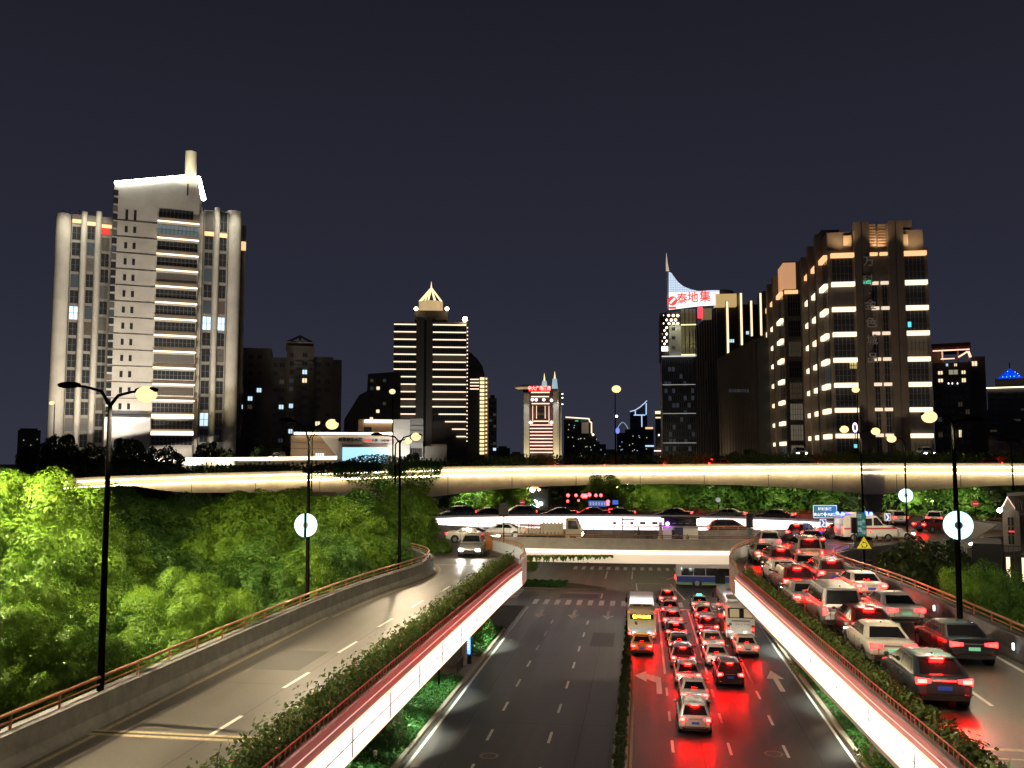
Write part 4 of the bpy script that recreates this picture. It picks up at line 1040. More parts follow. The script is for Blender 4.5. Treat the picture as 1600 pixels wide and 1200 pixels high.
# === tall pale tower on the left
f = Frame('office_tower', 'tall floodlit pale stone tower with rooftop chimney and bright ledges, left of everything', 'tower', 220, 200)
X, Z = f.X, f.Z
top_w = Z(130, 334); bot = 0
c = f.part('left_wing'); c.box(X(97), X(162), 1.0, 24, 0, top_w, M_tower2); c.done()
c = f.part('corner_column'); xa, xb = X(69.5), X(97.5); c.tube([((xa + xb) / 2, 2.5, 0), ((xa + xb) / 2, 2.5, Z(86, 330))], (xb - xa) / 2, M_tower, 20); c.done()
for a, b_, tp in ((112, 122, 328), (135, 145, 328)):
    c = f.part('fin'); c.tube([((X(a) + X(b_)) / 2, .6, 0), ((X(a) + X(b_)) / 2, .6, Z(a, tp))], (X(b_) - X(a)) / 2, M_tower, 12); c.done()
c = f.part('parapet_light'); c.box(X(98), X(112), .6, 1.0, Z(110, 346), Z(110, 341), E_orange_b); c.box(X(122), X(135), .6, 1.0, Z(110, 348), Z(110, 343), E_orange_b); c.box(X(145), X(161), .6, 1.0, Z(110, 350), Z(110, 345), E_orange_b); c.done()
f.w(X(145), X(158), Z(150, 364), Z(150, 354), .9, emi('lit_red', (1, .04, .03), .7), (2, 0))
rr_ = random.Random(3)
for a, b_ in ((98.5, 111.5), (123, 134), (146, 158)):
    k = 0
    for py in np.arange(351 if a < 140 else 369, 690, 25.2):
        lit = rr_.random() < .07
        f.w(X(a), X(b_), Z(a, py + 20), Z(a, py), .95, E_bw if lit and rr_.random() < .3 else M_win, (1, 1))
# central block
yc = -3.0
xl, xr = X(161, yc), X(300, yc)
c = f.part('central_block')
c.prism_xz([(xl, 0), (xr, 0), (xr, Z(300, 296, yc)), (X(296, yc), Z(296, 277, yc)), (X(275, yc), Z(275, 273, yc)), (X(163, yc), Z(163, 284, yc))], yc, 22, M_tower); cb = c.done()
c = f.part('side_slope'); xs = X(308, yc); c.prism_xz([(xr, 0), (xs, 0), (xs, Z(308, 330, yc)), (xr, Z(300, 292, yc))], yc + 2.5, 20, M_tower); c.done()
c = f.part('roof_chimney'); c.tube([(X(285, yc), yc + 1.6, Z(285, 280, yc)), (X(285, yc), yc + 1.6, Z(285, 233, yc))], (X(295, yc) - X(276, yc)) / 2, mat('chimney_gold', (.5, .46, .34), .5), 16); c.done()
c = f.part('roof_light'); E_roof = emi('roof_led', (.96, 1, .93), 26)
c.add([(X(163, yc), yc - .7, Z(163, 285, yc)), (X(275, yc), yc - .7, Z(275, 274.5, yc)), (X(275, yc), yc - .7, Z(275, 273, yc)), (X(163, yc), yc - .7, Z(163, 282.6, yc)),
       (X(163, yc), yc - .3, Z(163, 285, yc)), (X(275, yc), yc - .3, Z(275, 274.5, yc)), (X(275, yc), yc - .3, Z(275, 273, yc)), (X(163, yc), yc - .3, Z(163, 282.6, yc))],
      [(0, 1, 2, 3), (7, 6, 5, 4), (0, 4, 5, 1), (1, 5, 6, 2), (2, 6, 7, 3), (3, 7, 4, 0)], E_roof)
c.tube([(X(297, yc), yc - .4, Z(297, 277, yc)), (X(309, yc), yc + 6, Z(309, 300, yc))], .55, E_roof, 6); c.done()
for px_ in (184.5, 198):
    f.w(X(px_ - 2.2, yc), X(px_ + 2.2, yc), Z(190, 343, yc), Z(190, 327, yc), yc - .05, M_win, (0, 0))
    for i, py in enumerate(np.arange(353, 650, 25.2)): f.w(X(px_ - 2.4, yc), X(px_ + 2.4, yc), Z(190, py + 9.5, yc), Z(190, py, yc), yc - .05, M_win, (0, 0))
f.w(X(279.5, yc), X(282, yc), Z(280, 304, yc), Z(280, 286, yc), yc - .05, M_win, (0, 0))
c = f.part('floor_line')
for py in np.arange(345, 680, 25.2): c.box(xl, X(234, yc), yc - .16, yc - .01, Z(200, py + .8, yc), Z(200, py - .3, yc), M_stone_d)
c.done()
for py in np.arange(295, 690, 25.2 / 2): f.w(X(162, yc), X(170, yc), Z(165, py + 9, yc), Z(165, py, yc), yc - .05, M_win, (0, 0))
bands = [346, 372, 397, 421.5, 447, 472, 497.5, 523, 548, 573.5, 599, 624, 651, 677]
zs = [Z(260, p, yc) for p in bands]
f.w(X(236, yc), X(291, yc), Z(260, 340, yc), Z(260, 327, yc), yc - .05, M_win, (8, 0))
for i, zb in enumerate(zs):
    zn = zs[i + 1] if i + 1 < len(zs) else zb - 3.8
    f.w(X(235, yc), X(299, yc), zn + 1.0, zb - .9, yc - .05, M_win if i else mat('window_lit_grey', (.1, .12, .12), .3, emit=(.5, .7, .75), es=.16), (9, 1))
    c = f.part('ledge'); c.box(X(233.5, yc), X(301, yc), yc - 1.5, yc, zb - .5, zb - .2, M_tower); lg = c.done()
    c = f.part('light_strip', lg); c.box(X(234, yc), X(300.5, yc), yc - 1.56, yc - 1.51, zb - .50, zb - (.16 if i < 12 else -.5), E_band); c.box(X(234, yc), X(300.5, yc), yc - 1.2, yc - .3, zb - .2, zb - .12, E_line); c.done()
# right wing
c = f.part('right_wing'); c.box(X(308), X(348), 1.0, 22, 0, Z(330, 327), M_tower2); c.done()
c = f.part('fin'); c.tube([(X(329.5), .5, 0), (X(329.5), .5, Z(330, 323))], (X(334) - X(325)) / 2, M_tower, 12); c.done()
c = f.part('corner_column'); c.tube([(X(358), 2.6, 0), (X(358), 2.6, Z(358, 326))], (X(370) - X(346.5)) / 2, M_tower, 20); c.done()
c = f.part('side_wing'); yd = f.depth_for(382, X(374)); c.box(X(358), X(371), 4, 20, 0, Z(370, 333), M_tower2); c.box(X(371), X(381), 8, 20, 0, Z(375, 340), M_stone_d); c.done()
c = f.part('parapet_light'); c.box(X(310), X(325), .6, 1.0, Z(315, 366), Z(315, 360), E_orange_b); c.box(X(334), X(346), .6, 1.0, Z(315, 367), Z(315, 361), E_orange_b); c.box(X(371), X(381), 7.7, 7.95, Z(375, 380), Z(375, 366), E_orange_b); c.done()
for a, b_ in ((311, 323.5), (335, 345.5)):
    f.w(X(a), X(b_), Z(320, 358), Z(320, 328), .95, M_win, (1, 1))
    for py in np.arange(368, 690, 25.2):
        lit = (abs(py - 494) < 13) or (a < 320 and abs(py - 640) < 14)
        f.w(X(a), X(b_), Z(320, py + 20), Z(320, py), .95, E_bw if lit and (a < 320 or py < 500) else M_win, (1, 1))
c = f.part('roof_antenna')
for px_ in (80, 91, 106, 114): c.tube([(X(px_), 5, top_w), (X(px_), 5, Z(px_, 318))], .12, M_white, 5)
c.done()
c = f.part('lower_block'); c.box(X(161, -7), X(233, -7), -7, -3.1, 0, Z(200, 652, -7), M_white); c.done()
FL = f
flood(f.t, (X(270, yc), yc - 7, Z(280, 283, yc)), (X(285, yc), yc + 1.6, Z(285, 256, yc)), 6500, (1, .93, .7), 80)  # light added to brighten the chimney
for px_, pw in ((86, 1.0), (117, .7), (140, .7), (329, .8), (358, 1.1)):
    x = X(px_); zt = Z(px_, 327)
    flood(f.t, (x, -5.0, zt + 2.5), (x, .2, zt - 9), 4600 * pw, (1, .95, .75), 78)
    flood(f.t, (x, -6.5, 12), (x, .4, 50), 11000 * pw, (1, .85, .5), 46)
flood(f.t, (X(335), -38, 10), (X(335), 0, 45), 34000, (1, .88, .7), 70); flood(f.t, (X(115), -38, 10), (X(115), 0, 45), 30000, (1, .88, .7), 70)  # extra lights added to even out the two wings
for x in (X(190), X(255)):
    flood(f.t, (x, -42, 10), (x, -3, 40), 78000, (1, .90, .76), 84)
flood(f.t, (X(190), -9, Z(190, 655)), (X(190), -3, 24), 900, (.9, .92, 1), 120)
f.flush()

# === dark apartment blocks behind, pyramid frame on the roof
f = Frame('apartment_building', 'dark apartment block with an open pyramid frame on its roof, right of the pale tower', 'building', 458, 250)
X, Z = f.X, f.Z
c = f.part('wall')
for a, b_, tp, y0 in ((366, 420, 541, 4), (420, 445, 557, 2), (445, 488, 541, -1), (488, 519, 557, 1), (519, 533, 560, 4)):
    c.box(X(a), X(b_), y0, 22, 0, Z((a + b_) / 2, tp), M_apart)
c.done()
c = f.part('roof_room'); c.box(X(443), X(487), 1, 12, Z(460, 541), Z(465, 534), M_apart); c.done()
c = f.part('roof_frame'); ap = (X(465), 6, Z(465, 521))
for x in (X(444), X(465), X(486)): c.tube([(x, 1.5 if x != X(465) else 0, Z(465, 534)), ap], .35, M_stone_b, 5)
c.tube([(X(444), 1.2, Z(465, 534)), (X(486), 1.2, Z(465, 534))], .3, M_stone_b, 5); c.done()
rr_ = random.Random(5)
for col_, (a, b_, y0, tp) in enumerate(((370, 376, 4, 552), (384, 391, 4, 552), (398, 405, 4, 552), (424, 430, 2, 566), (434, 441, 2, 566), (450, 456, -1, 552), (470, 477, -1, 552), (492, 499, 1, 566), (507, 513, 1, 566))):
    for py in np.arange(tp, 690, 13.2):
        q = rr_.random(); m = E_bw if q < .035 else E_ww if q < .055 else M_win
        f.w(X(a), X(b_), Z(a, py + 6.5), Z(a, py), y0 - .03, m, (1, 0))
for i, py in enumerate(np.arange(562, 690, 13.2)):
    c = f.part('balcony'); c.box(X(457.5), X(468.5), -2.4, -1, Z(460, py + 8), Z(460, py + 3.5), M_stone_d); c.done()
    c = f.part('balcony'); c.box(X(478), X(486.5), -2.4, -1, Z(480, py + 8), Z(480, py + 3.5), M_stone_d); c.done()
f.flush()

# === stepped dark building
f = Frame('stepped_building', 'dark stepped building between the apartment block and the striped pyramid tower', 'building', 574, 330)
X, Z = f.X, f.Z
c = f.part('wall'); c.prism_xz([(X(532), 0), (X(625), 0), (X(625), Z(600, 580)), (X(573), Z(573, 584)), (X(572), Z(572, 611)), (X(560), Z(560, 617)), (X(537), Z(537, 655))], 0, 20, M_apart); c.done()
for py in np.arange(592, 690, 12): 
    for a in (577, 587, 597): f.w(X(a), X(a + 5), Z(a, py + 5), Z(a, py), -.03, E_ww if rr_.random() < .06 else M_win, (0, 0))
f.flush()

# === striped tower with lit pyramid crown
f = Frame('office_tower', 'tower striped with thin lines of light, open golden pyramid crown on top', 'tower', 670, 390)
X, Z = f.X, f.Z
c = f.part('wall'); c.box(X(613.5), X(650), 0, 26, 0, Z(630, 503), M_stone_d); c.box(X(674), X(728.5), 0, 26, 0, Z(700, 503), M_stone_d); c.done()
c = f.part('spine'); c.box(X(649.5), X(661), -1.4, 26, 0, Z(660, 496), mat('spine_grey', (.17, .155, .14), .8, var=.1)); c.box(X(665), X(674.5), -1.4, 26, 0, Z(660, 496), mat('spine_grey', (.17, .155, .14), .8)); c.box(X(661), X(665), -.8, 24, 0, Z(660, 500), M_win); c.box(X(646), X(698.5), 2, 22, Z(670, 499), Z(670, 484), M_stone_d); c.done()
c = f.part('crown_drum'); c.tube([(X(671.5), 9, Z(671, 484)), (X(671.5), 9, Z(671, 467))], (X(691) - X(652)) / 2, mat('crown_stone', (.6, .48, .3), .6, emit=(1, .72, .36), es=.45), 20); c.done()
c = f.part('crown_frame'); r_ = (X(691) - X(652)) / 2; ap = Vector((X(672), 9, Z(672, 444)))
for k in range(8): a = k * math.pi / 4 + .3; c.tube([(X(671.5) + r_ * math.cos(a), 9 + r_ * math.sin(a), Z(671, 467)), ap], .38, emi('crown_gold', (1, .78, .42), 1.4), 5)
c.tube([ap, ap + Vector((0, 0, 3.0))], [.4, .05], emi('crown_gold', (1, .78, .42), 1.4), 5); c.done()
c = f.part('corner_lamp'); c.ball((X(648), -1, Z(648, 483)), .9, emi('lamp_star', (1, .75, .4), 14), 8, 6); c.ball((X(697), -1, Z(697, 483)), .9, emi('lamp_star', (1, .75, .4), 14), 8, 6); c.done()
c = f.part('roof_beacon'); c.tube([(X(725.5), -1, Z(725, 503)), (X(725.5), -1, Z(725, 500))], .3, M_dark, 6); c.ball((X(725.5), -1, Z(725, 499.5)), 1.15, emi('beacon', (1, .70, .38), 30), 8, 6); c.done()
py = 508.0; i = 0
while py < 690:
    zt, zn = Z(670, py), Z(670, py + 11.65)
    f.w(X(614.5), X(648), zn + .5, zt - .3, -.03, M_win, (8, 0)); 
    if i < 14: f.w(X(675.5), X(727), zn + .5, zt - .3, -.03, M_win, (12, 0))
    if i < 13:
        c = f.part('light_line'); c.box(X(613.5), X(648.5), -.5, -.2, zt - .05, zt + .42, E_line); c.done()
    x0 = 675 if i < 12 else (685, 695, 706, 713)[min(i - 12, 3)]
    c = f.part('light_line'); c.box(X(x0), X(727.5), -.5, -.2, zt - .05, zt + .42, E_line); c.done()
    py += 11.65; i += 1
c = f.part('edge_lamps')
for py in np.arange(512, 690, 5.9): c.box(X(728.6), X(730.4), -.4, .2, Z(729, py + 1), Z(729, py - .6), E_line)
tag(c.done(), kind='stuff')
flood(f.t, (X(662), -30, 12), (X(662), 0, 50), 9000, (1, .85, .7), 70)  # light added to lift the grey spine
f.flush()

# === curved dark building with a bright vertical line
f = Frame('curved_building', 'dark building with a curved top and one bright dotted column of light', 'building', 742, 420)
X, Z = f.X, f.Z
c = f.part('wall'); c.prism_xz([(X(722), 0), (X(757), 0), (X(757), Z(757, 586)), (X(753), Z(753, 571)), (X(745), Z(745, 560)), (X(735), Z(735, 551)), (X(722), Z(722, 548))], 0, 18, M_slate); c.done()
c = f.part('side_wall'); c.box(X(757), X(763), 2, 16, 0, Z(760, 589), M_stone_b); c.done()
c = f.part('light_column')
for py in np.arange(590, 712, 6.1): c.box(X(749.5), X(756.5), -1.2, -.2, Z(752, py + 4.0), Z(752, py), emi('column_glow', (1, .74, .38), 1.5)); c.box(X(758.5), X(761), 1.2, 1.9, Z(760, py + 2.5), Z(760, py), emi('column_glow', (1, .74, .38), 1.5))
c.done()
for py in np.arange(592, 612, 5): f.w(X(734), X(748), Z(740, py + 1.6), Z(740, py), -.05, E_line, (0, 0), name='light_line')
f.flush()
f = Frame('slab_building', 'narrow pale slab building right of the dotted column of light', 'building', 770, 450)
X, Z = f.X, f.Z
c = f.part('wall'); c.box(X(763), X(776), 0, 14, 0, Z(770, 622), mat('pale_slab', (.22, .24, .25), .8)); c.box(X(766), X(773), 1, 8, Z(770, 622), Z(770, 617), M_stone_d); c.done()
for py in np.arange(628, 706, 9): f.w(X(764), X(769), Z(766, py + 4), Z(766, py), -.03, M_win, (0, 0)); f.w(X(770.5), X(775), Z(766, py + 4), Z(766, py), -.03, E_bw if py == 700 else M_win, (0, 0))
f.flush()

# === low white building with the video screen
f = Frame('plaza_building', 'low white building with a glowing pale blue video screen behind the overpass', 'building', 560, 195)
X, Z = f.X, f.Z
c = f.part('wall'); c.box(X(454), X(614), 0, 16, 0, Z(560, 681), mat('plaza_tan', (.34, .25, .17), .7, var=.1)); c.done()
c = f.part('white_panel'); c.prism_xz([(X(526), 0), (X(614.5), 0), (X(614.5), Z(560, 682)), (X(500), Z(500, 681.5)), (X(506), Z(506, 689)), (X(527), Z(527, 714))], -.25, -.02, M_white); c.done()
c = f.part('roof_light'); c.box(X(459), X(614), -.6, -.27, Z(560, 679.5), Z(560, 676), emi('plaza_led', (1, .80, .5), 5)); c.box(X(454), X(614.6), -.7, 0, Z(560, 676), Z(560, 675), M_white); c.done()
c = f.part('video_screen'); c.box(X(532), X(607.5), -.6, -.26, 0, Z(560, 694), M_white); sc_ = c.done()
c = f.part('screen_face', sc_); c.box(X(535), X(605), -.7, -.61, Z(560, 722), Z(560, 699), emi('screen_blue', (.42, .80, 1), 1.15)); c.done()
c = f.part('screen_header', sc_); c.box(X(534), X(605), -.72, -.61, Z(560, 698.5), Z(560, 695), M_stone_b); c.done()
c = f.part('joint_line')
for py in (691, 701): c.box(X(454), X(506), -.05, 0.02, Z(480, py + .3), Z(480, py - .3), M_stone_d)
c.done()
MT = mat('letter_dark', (.06, .035, .04), .5); MR = emi('letter_red', (1, .12, .10), .9)
hz_ = Z(560, 684.5) - Z(560, 690.8)
text('盛景商务大厦', hz_ * 1.05, MT, 'sign_lettering', f.t, ((X(529) + X(565)) / 2, -.3, Z(560, 687.3)), (R(90), 0, 0), .05, sx=(X(565.5) - X(528)) / (hz_ * 1.05 * 6), bold=.02)
text('DAJIA', hz_ * .8, MR, 'sign_lettering', f.t, (X(574), -.3, Z(560, 688.3)), (R(90), 0, 0), .05, sx=.9, bold=.03)
text('大厦', hz_ * .75, MT, 'sign_lettering', f.t, (X(585), -.3, Z(560, 688.3)), (R(90), 0, 0), .05, bold=.02)
text('DREAM', hz_ * .8, MT, 'sign_lettering', f.t, (X(601), -.3, Z(560, 688.6)), (R(90), 0, 0), .05, sx=.75, bold=.02)
text('>', hz_ * .8, MR, 'sign_lettering', f.t, (X(608.5), -.3, Z(560, 688.6)), (R(90), 0, 0), .05, sx=.9, bold=.02)
f.w(X(493), X(506), Z(500, 714), Z(500, 708), -.03, E_bw, (3, 0))
c = f.part('upper_block'); c.box(X(559), X(615), 7, 20, 0, Z(590, 653), mat('plaza_tan', (.34, .25, .17), .7)); c.box(X(569), X(640), 6.3, 6.9, Z(590, 658.5), Z(590, 654.5), emi('plaza_led', (1, .8, .5), 5)); c.done()
f.w(X(568, 7), X(580, 7), Z(575, 676, 7), Z(575, 667, 7), 6.95, M_win, (0, 0))
c = f.part('stair_tower'); c.box(X(614.8), X(640.5), 1, 20, 0, Z(627, 655), M_white); c.box(X(640.5), X(662), 2, 20, 0, Z(650, 653.5), mat('tower_grey', (.3, .3, .29), .7)); c.done()
for py in (664, 672, 680, 690): f.w(X(641), X(661.5), Z(650, py + .8), Z(650, py), 1.95, M_stone_d, (0, 0), name='floor_line')
f.w(X(642), X(660), Z(650, 714), Z(650, 700), 1.96, M_win, (5, 0))
c = f.part('side_wing'); c.box(X(662), X(700), 3, 18, 0, Z(680, 697), M_tower2); c.box(X(676), X(700), 3.5, 19, Z(680, 697), Z(690, 694), M_stone_b); c.done()
flood(f.t, (X(627), -9, 12), (X(627), 1, 20), 9000, (1, .95, .85), 90); flood(f.t, (X(490), -9, 12), (X(480), 0, 17), 3500, (1, .8, .55), 90)
f.flush()

# === red sign tower
f = Frame('office_tower', 'slim far tower with red rooftop sign, pink stripes and two lit spires', 'tower', 845, 620)
X, Z = f.X, f.Z
c = f.part('left_pier'); c.box(X(818.5), X(827), 0, 22, 0, Z(822, 615), M_tower); c.done()
c = f.part('centre_wall'); c.box(X(827), X(864.5), 1.5, 20, 0, Z(845, 609), mat('maroon_wall', (.09, .03, .035), .7)); c.done()
c = f.part('right_pier'); c.box(X(864.5), X(870), -1, 22, 0, Z(867, 612), M_tower); c.box(X(870), X(873.5), -2.5, 20, 0, Z(867, 608), M_tower); c.box(X(873.5), X(878), 0, 20, 0, Z(875, 612), M_tower2); c.done()
c = f.part('roof_disc')
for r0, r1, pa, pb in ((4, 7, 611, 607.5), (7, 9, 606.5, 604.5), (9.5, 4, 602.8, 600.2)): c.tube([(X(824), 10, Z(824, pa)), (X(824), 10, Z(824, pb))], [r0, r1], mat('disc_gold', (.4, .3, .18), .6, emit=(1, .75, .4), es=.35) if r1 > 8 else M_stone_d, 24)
c.done()
c = f.part('sign_board'); c.box(X(826), X(860), -.6, 0.6, Z(845, 611.5), Z(845, 603), emi('sign_red_glow', (1, .012, .012), 1.3)); sb = c.done()
text('中大广场酒店', Z(845, 603.8) - Z(845, 610.8), emi('sign_pink', (1, .42, .36), 2.2), 'sign_lettering', sb, (X(843), -.8, Z(845, 607.2)), (R(90), 0, 0), .1, sx=.85, bold=.08)
for px_, b0, b1, t1, tip in ((851, 846.5, 855.5, 594, 584), (867.5, 862, 871, 590.5, 581)):
    c = f.part('spire'); m_ = mat('spire_ice', (.5, .6, .6), .5, emit=(.55, .85, .9), es=.55)
    w_ = (X(b1) - X(b0)) / 2
    c.tube([(X(px_), 6, Z(px_, 606)), (X(px_), 6, Z(px_, t1))], [w_ * 1.1, w_ * .75], m_, 8); c.tube([(X(px_), 6, Z(px_, t1)), (X(px_), 6, Z(px_, t1 - 5)), (X(px_), 6, Z(px_, tip - 2))], [w_ * .4, .5, .1], emi('tip_gold', (1, .7, .3), 1.6), 6); c.done()
for i, py in enumerate(np.arange(664, 712, 5.35)):
    c = f.part('light_line'); c.box(X(828), X(863.5), .6, 1.4, Z(845, py + .75), Z(845, py - .75), emi('pink_led', (1, .64, .56), 1.3)); c.done()
for a, b_, py in ((830, 859, 613), (830, 858, 619.5), (831, 859, 630.5), (834, 857, 658)):
    c = f.part('light_line'); c.box(X(a), X(b_), .6, 1.4, Z(845, py + .7), Z(845, py - .7), E_line); c.done()
c = f.part('accent_lamp')
for px_, a, b_ in ((838.5, 634, 654), (852, 634, 654), (832.5, 634, 662), (858, 634, 662)): c.box(X(px_ - .35), X(px_ + .35), .3, .9, Z(845, b_), Z(845, a), E_line)
for px_, py in ((832, 624.5), (838, 624.5), (850, 624.5), (862, 625.5), (829, 660), (862, 660)): c.ball((X(px_), -.2, Z(845, py)), 1.0, emi('lamp_star', (1, .75, .4), 14) if 0 else E_white, 6, 5)
tag(c.done(), kind='stuff')
for py in np.arange(636, 655, 4.6): f.w(X(840), X(850.5), Z(845, py + 3), Z(845, py), 1.4, M_win, (2, 0))
for py in (615, 621, 631): f.w(X(878), X(880.5), Z(845, py + 1), Z(845, py - .6), 3, E_white, (0, 0), name='edge_lamp')
for px_, w_ in ((822.5, 1.0), (868, 1.1)):
    flood(f.t, (X(px_), -16, 2), (X(px_), 0, 40), 60000 * w_, (1, .85, .5), 70); flood(f.t, (X(px_), -8, Z(px_, 611)), (X(px_), 0, 30), 14000, (.95, .95, 1), 60)
f.flush()

# === buildings in the middle distance
def simple(label, px, Y, parts, wins=(), name='distant_building', m=M_slate):
    f = Frame(name, label, 'building', px, Y)
    for a, b_, tp, y0 in parts:
        c = f.part('wall'); c.box(f.X(a), f.X(b_), y0, y0 + 25, 0, f.Z((a + b_) / 2, tp), m); c.done()
    for a, b_, p0, p1, mm in wins: f.w(f.X(a), f.X(b_), f.Z(a, p1), f.Z(a, p0), -.8, mm, (0, 0))
    return f
def dots(f, x0, x1, y0, y1, n, seed, ms=(E_bw, E_ww)):
    r_ = random.Random(seed)
    for _ in range(n):
        a, b_ = r_.uniform(x0, x1), r_.uniform(y0, y1); f.w(f.X(a), f.X(a + 1.0), f.Z(a, b_ + .9), f.Z(a, b_), -.9, r_.choice(ms), (0, 0))
f = simple('dark block framed by a bent line of warm light, right of the red sign tower', 900, 700, ((881, 908, 655, 2), (908, 921, 659, 0), (921, 926, 655, 1)))
c = f.part('light_line'); b0 = [(884, 652), (921, 654.5), (921.5, 659), (924.5, 660), (924.5, 678)]
for p, q in zip(b0[:-1], b0[1:]): c.tube([(f.X(p[0]), -2, f.Z(p[0], p[1])), (f.X(q[0]), -2, f.Z(q[0], q[1]))], .5, E_line, 5)
c.done(); dots(f, 882, 905, 662, 700, 9, 3); f.w(f.X(909), f.X(920), f.Z(915, 678), f.Z(915, 660), -.3, mat('tan_lit', (.3, .26, .2), .7, emit=(1, .8, .55), es=.09), (0, 0)); f.w(f.X(899), f.X(904), f.Z(900, 658.5), f.Z(900, 656.5), .5, emi('green_sign', (.1, .9, .4), .5), (0, 0)); f.flush()
f = simple('black rounded block with scattered windows in front of the bent line of light', 914, 560, ((897, 937, 690, 0), (899, 932, 681, 1), (903, 926, 677, 2)))
dots(f, 900, 932, 684, 712, 12, 8); f.w(f.X(925.6), f.X(928.2), f.Z(927, 680.6), f.Z(927, 678), -.9, emi('lamp_star2', (1, .8, .5), 8), (0, 0)); f.flush()
f = simple('low dark block right of the black rounded block', 940, 800, ((936, 947, 694, 0),)); dots(f, 938, 945, 698, 710, 2, 2); f.flush()
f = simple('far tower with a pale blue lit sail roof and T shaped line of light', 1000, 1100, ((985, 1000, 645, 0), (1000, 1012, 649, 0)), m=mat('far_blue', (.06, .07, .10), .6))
c = f.part('roof_sail'); sail = [(985, 643), (993, 641), (1001, 636), (1008, 630), (1012, 626)]
for p, q in zip(sail[:-1], sail[1:]): c.prism_xz([(f.X(p[0]), f.Z(p[0], p[1] + 1)), (f.X(q[0]), f.Z(q[0], q[1] + 1)), (f.X(q[0]), f.Z(q[0], 648)), (f.X(p[0]), f.Z(p[0], 648))], 2, 3, mat('far_blue', (.06, .07, .10), .6)); c.tube([(f.X(p[0]), 0, f.Z(p[0], p[1])), (f.X(q[0]), 0, f.Z(q[0], q[1]))], .55, emi('sail_white', (.65, .8, 1), 1.0), 5)
for p, q in (((991, 648.5), (1009, 648.5)), ((1003.5, 649), (1003.5, 667)), ((993.5, 648), (993.5, 642)), ((1010.5, 648), (1010.8, 630))): c.tube([(f.X(p[0]), 0, f.Z(p[0], p[1])), (f.X(q[0]), 0, f.Z(q[0], q[1]))], .6, emi('sail_white2', (.5, .7, 1), 1.2), 5)
c.done(); f.flush()
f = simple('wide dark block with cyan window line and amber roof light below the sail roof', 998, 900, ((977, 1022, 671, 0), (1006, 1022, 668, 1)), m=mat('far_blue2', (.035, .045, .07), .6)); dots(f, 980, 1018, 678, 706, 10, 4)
f.w(f.X(1008.5), f.X(1022), f.Z(1015, 698), f.Z(1015, 695.8), -.9, E_bw, (0, 0)); f.w(f.X(1009), f.X(1021), f.Z(1015, 670.4), f.Z(1015, 667.4), .2, E_orange_b, (0, 0)); f.flush()
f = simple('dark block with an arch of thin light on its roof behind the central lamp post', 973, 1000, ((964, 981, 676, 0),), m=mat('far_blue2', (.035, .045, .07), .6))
c = f.part('roof_arch'); pts = [(f.X(965 + 17 * i / 12), -.5, f.Z(973, 670 - 10 * math.sin(math.pi * i / 12))) for i in range(13)]; c.tube(pts, .5, emi('arch_white', (.6, .7, .9), .45), 5); c.done(); dots(f, 966, 978, 682, 704, 4, 9); f.flush()
f = simple('narrow dark tower with cream lit cap', 1030, 480, ((1026, 1037, 653, 0), (1024.5, 1033, 643, 2)))
f.w(f.X(1024.5), f.X(1033), f.Z(1030, 646.5), f.Z(1030, 642), 1.8, emi('cap_cream', (1, .85, .5), 1.2), (0, 0)); f.w(f.X(1025), f.X(1038), f.Z(1030, 653.6), f.Z(1030, 651.5), -.4, emi('cap_cream', (1, .85, .5), 1.2), (0, 0)); f.flush()
f = simple('small grey block with two roof lamps and a pink ledge below', 1033, 330, ((1026, 1040, 683, 0),), m=M_tower2)
for px_ in (1030, 1036): f.w(f.X(px_ - 1), f.X(px_ + 1), f.Z(px_, 681), f.Z(px_, 678.5), 0, E_white, (0, 0))
for p_, a, b_ in ((704.5, 1022, 1041), (714, 1030, 1038)): f.w(f.X(a), f.X(b_), f.Z(a, p_ + .8), f.Z(a, p_ - .8), -1.5, emi('pink_led2', (1, .6, .5), 2), (0, 0))
f.flush()
for i, (a, b_, tp, Y, lab) in enumerate(((776, 797, 700, 800, 'low dark far block left of the red sign tower with faint windows'), (797, 818, 709, 650, 'small tan building at the foot of the red sign tower'), (943, 966, 705, 900, 'low far block left of the central lamp post'), (26, 62, 672, 420, 'low dark building left of the pale tower'), (1520, 1547, 640, 420, 'dark narrow block left of the blue roofed building'))):
    f = simple(lab, (a + b_) / 2, Y, ((a, b_, tp, 0), (a + 3, b_ - 5, tp - 3, 3)), m=M_apart if i != 1 else M_stone_b); dots(f, a + 2, b_ - 3, tp + 4, tp + 25, 3, i); f.flush()

# === sail topped tower and dark ribbed slab
f = Frame('office_tower', 'tower with a white sail shaped rooftop sign in red characters and a thin spike', 'tower', 1064, 270, rot=0)
X, Z = f.X, f.Z
c = f.part('wall'); c.box(X(1036), X(1090), 0, 26, 0, Z(1060, 557), M_slate); c.done()
c = f.part('drum'); n_ = 14; pts = []
xa, xb = X(1034), X(1094)
for k in range(n_ + 1): a = math.pi * k / n_; pts.append(((xa + xb) / 2 - (xb - xa) / 2 * math.cos(a), 4 - 4.5 * math.sin(a)))
c.prism_xy(pts + [(xb, 20), (xa, 20)], Z(1060, 557), Z(1060, 487), mat('drum_brown', (.07, .045, .035), .6)); dr = c.done()
def arc(px_, py, off=.0):
    x = X(px_, -.0); u = (x - (xa + xb) / 2) / ((xb - xa) / 2); y = 4 - 4.5 * math.sqrt(max(0, 1 - u * u)) - off
    x, z = f.at(px_, py, y); return x, y, z
lamps = [(px_, py) for py, xs in ((493, (1038, 1045, 1052, 1059)), (500, (1035, 1042, 1049, 1055.5)), (505.5, (1038, 1045.5, 1052.5, 1059)), (512, (1035.5, 1042)), (516.5, (1039,)), (522, (1036, 1042)), (527.5, (1039,)), (533, (1036, 1042)), (537.5, (1039,))) for px_ in xs]
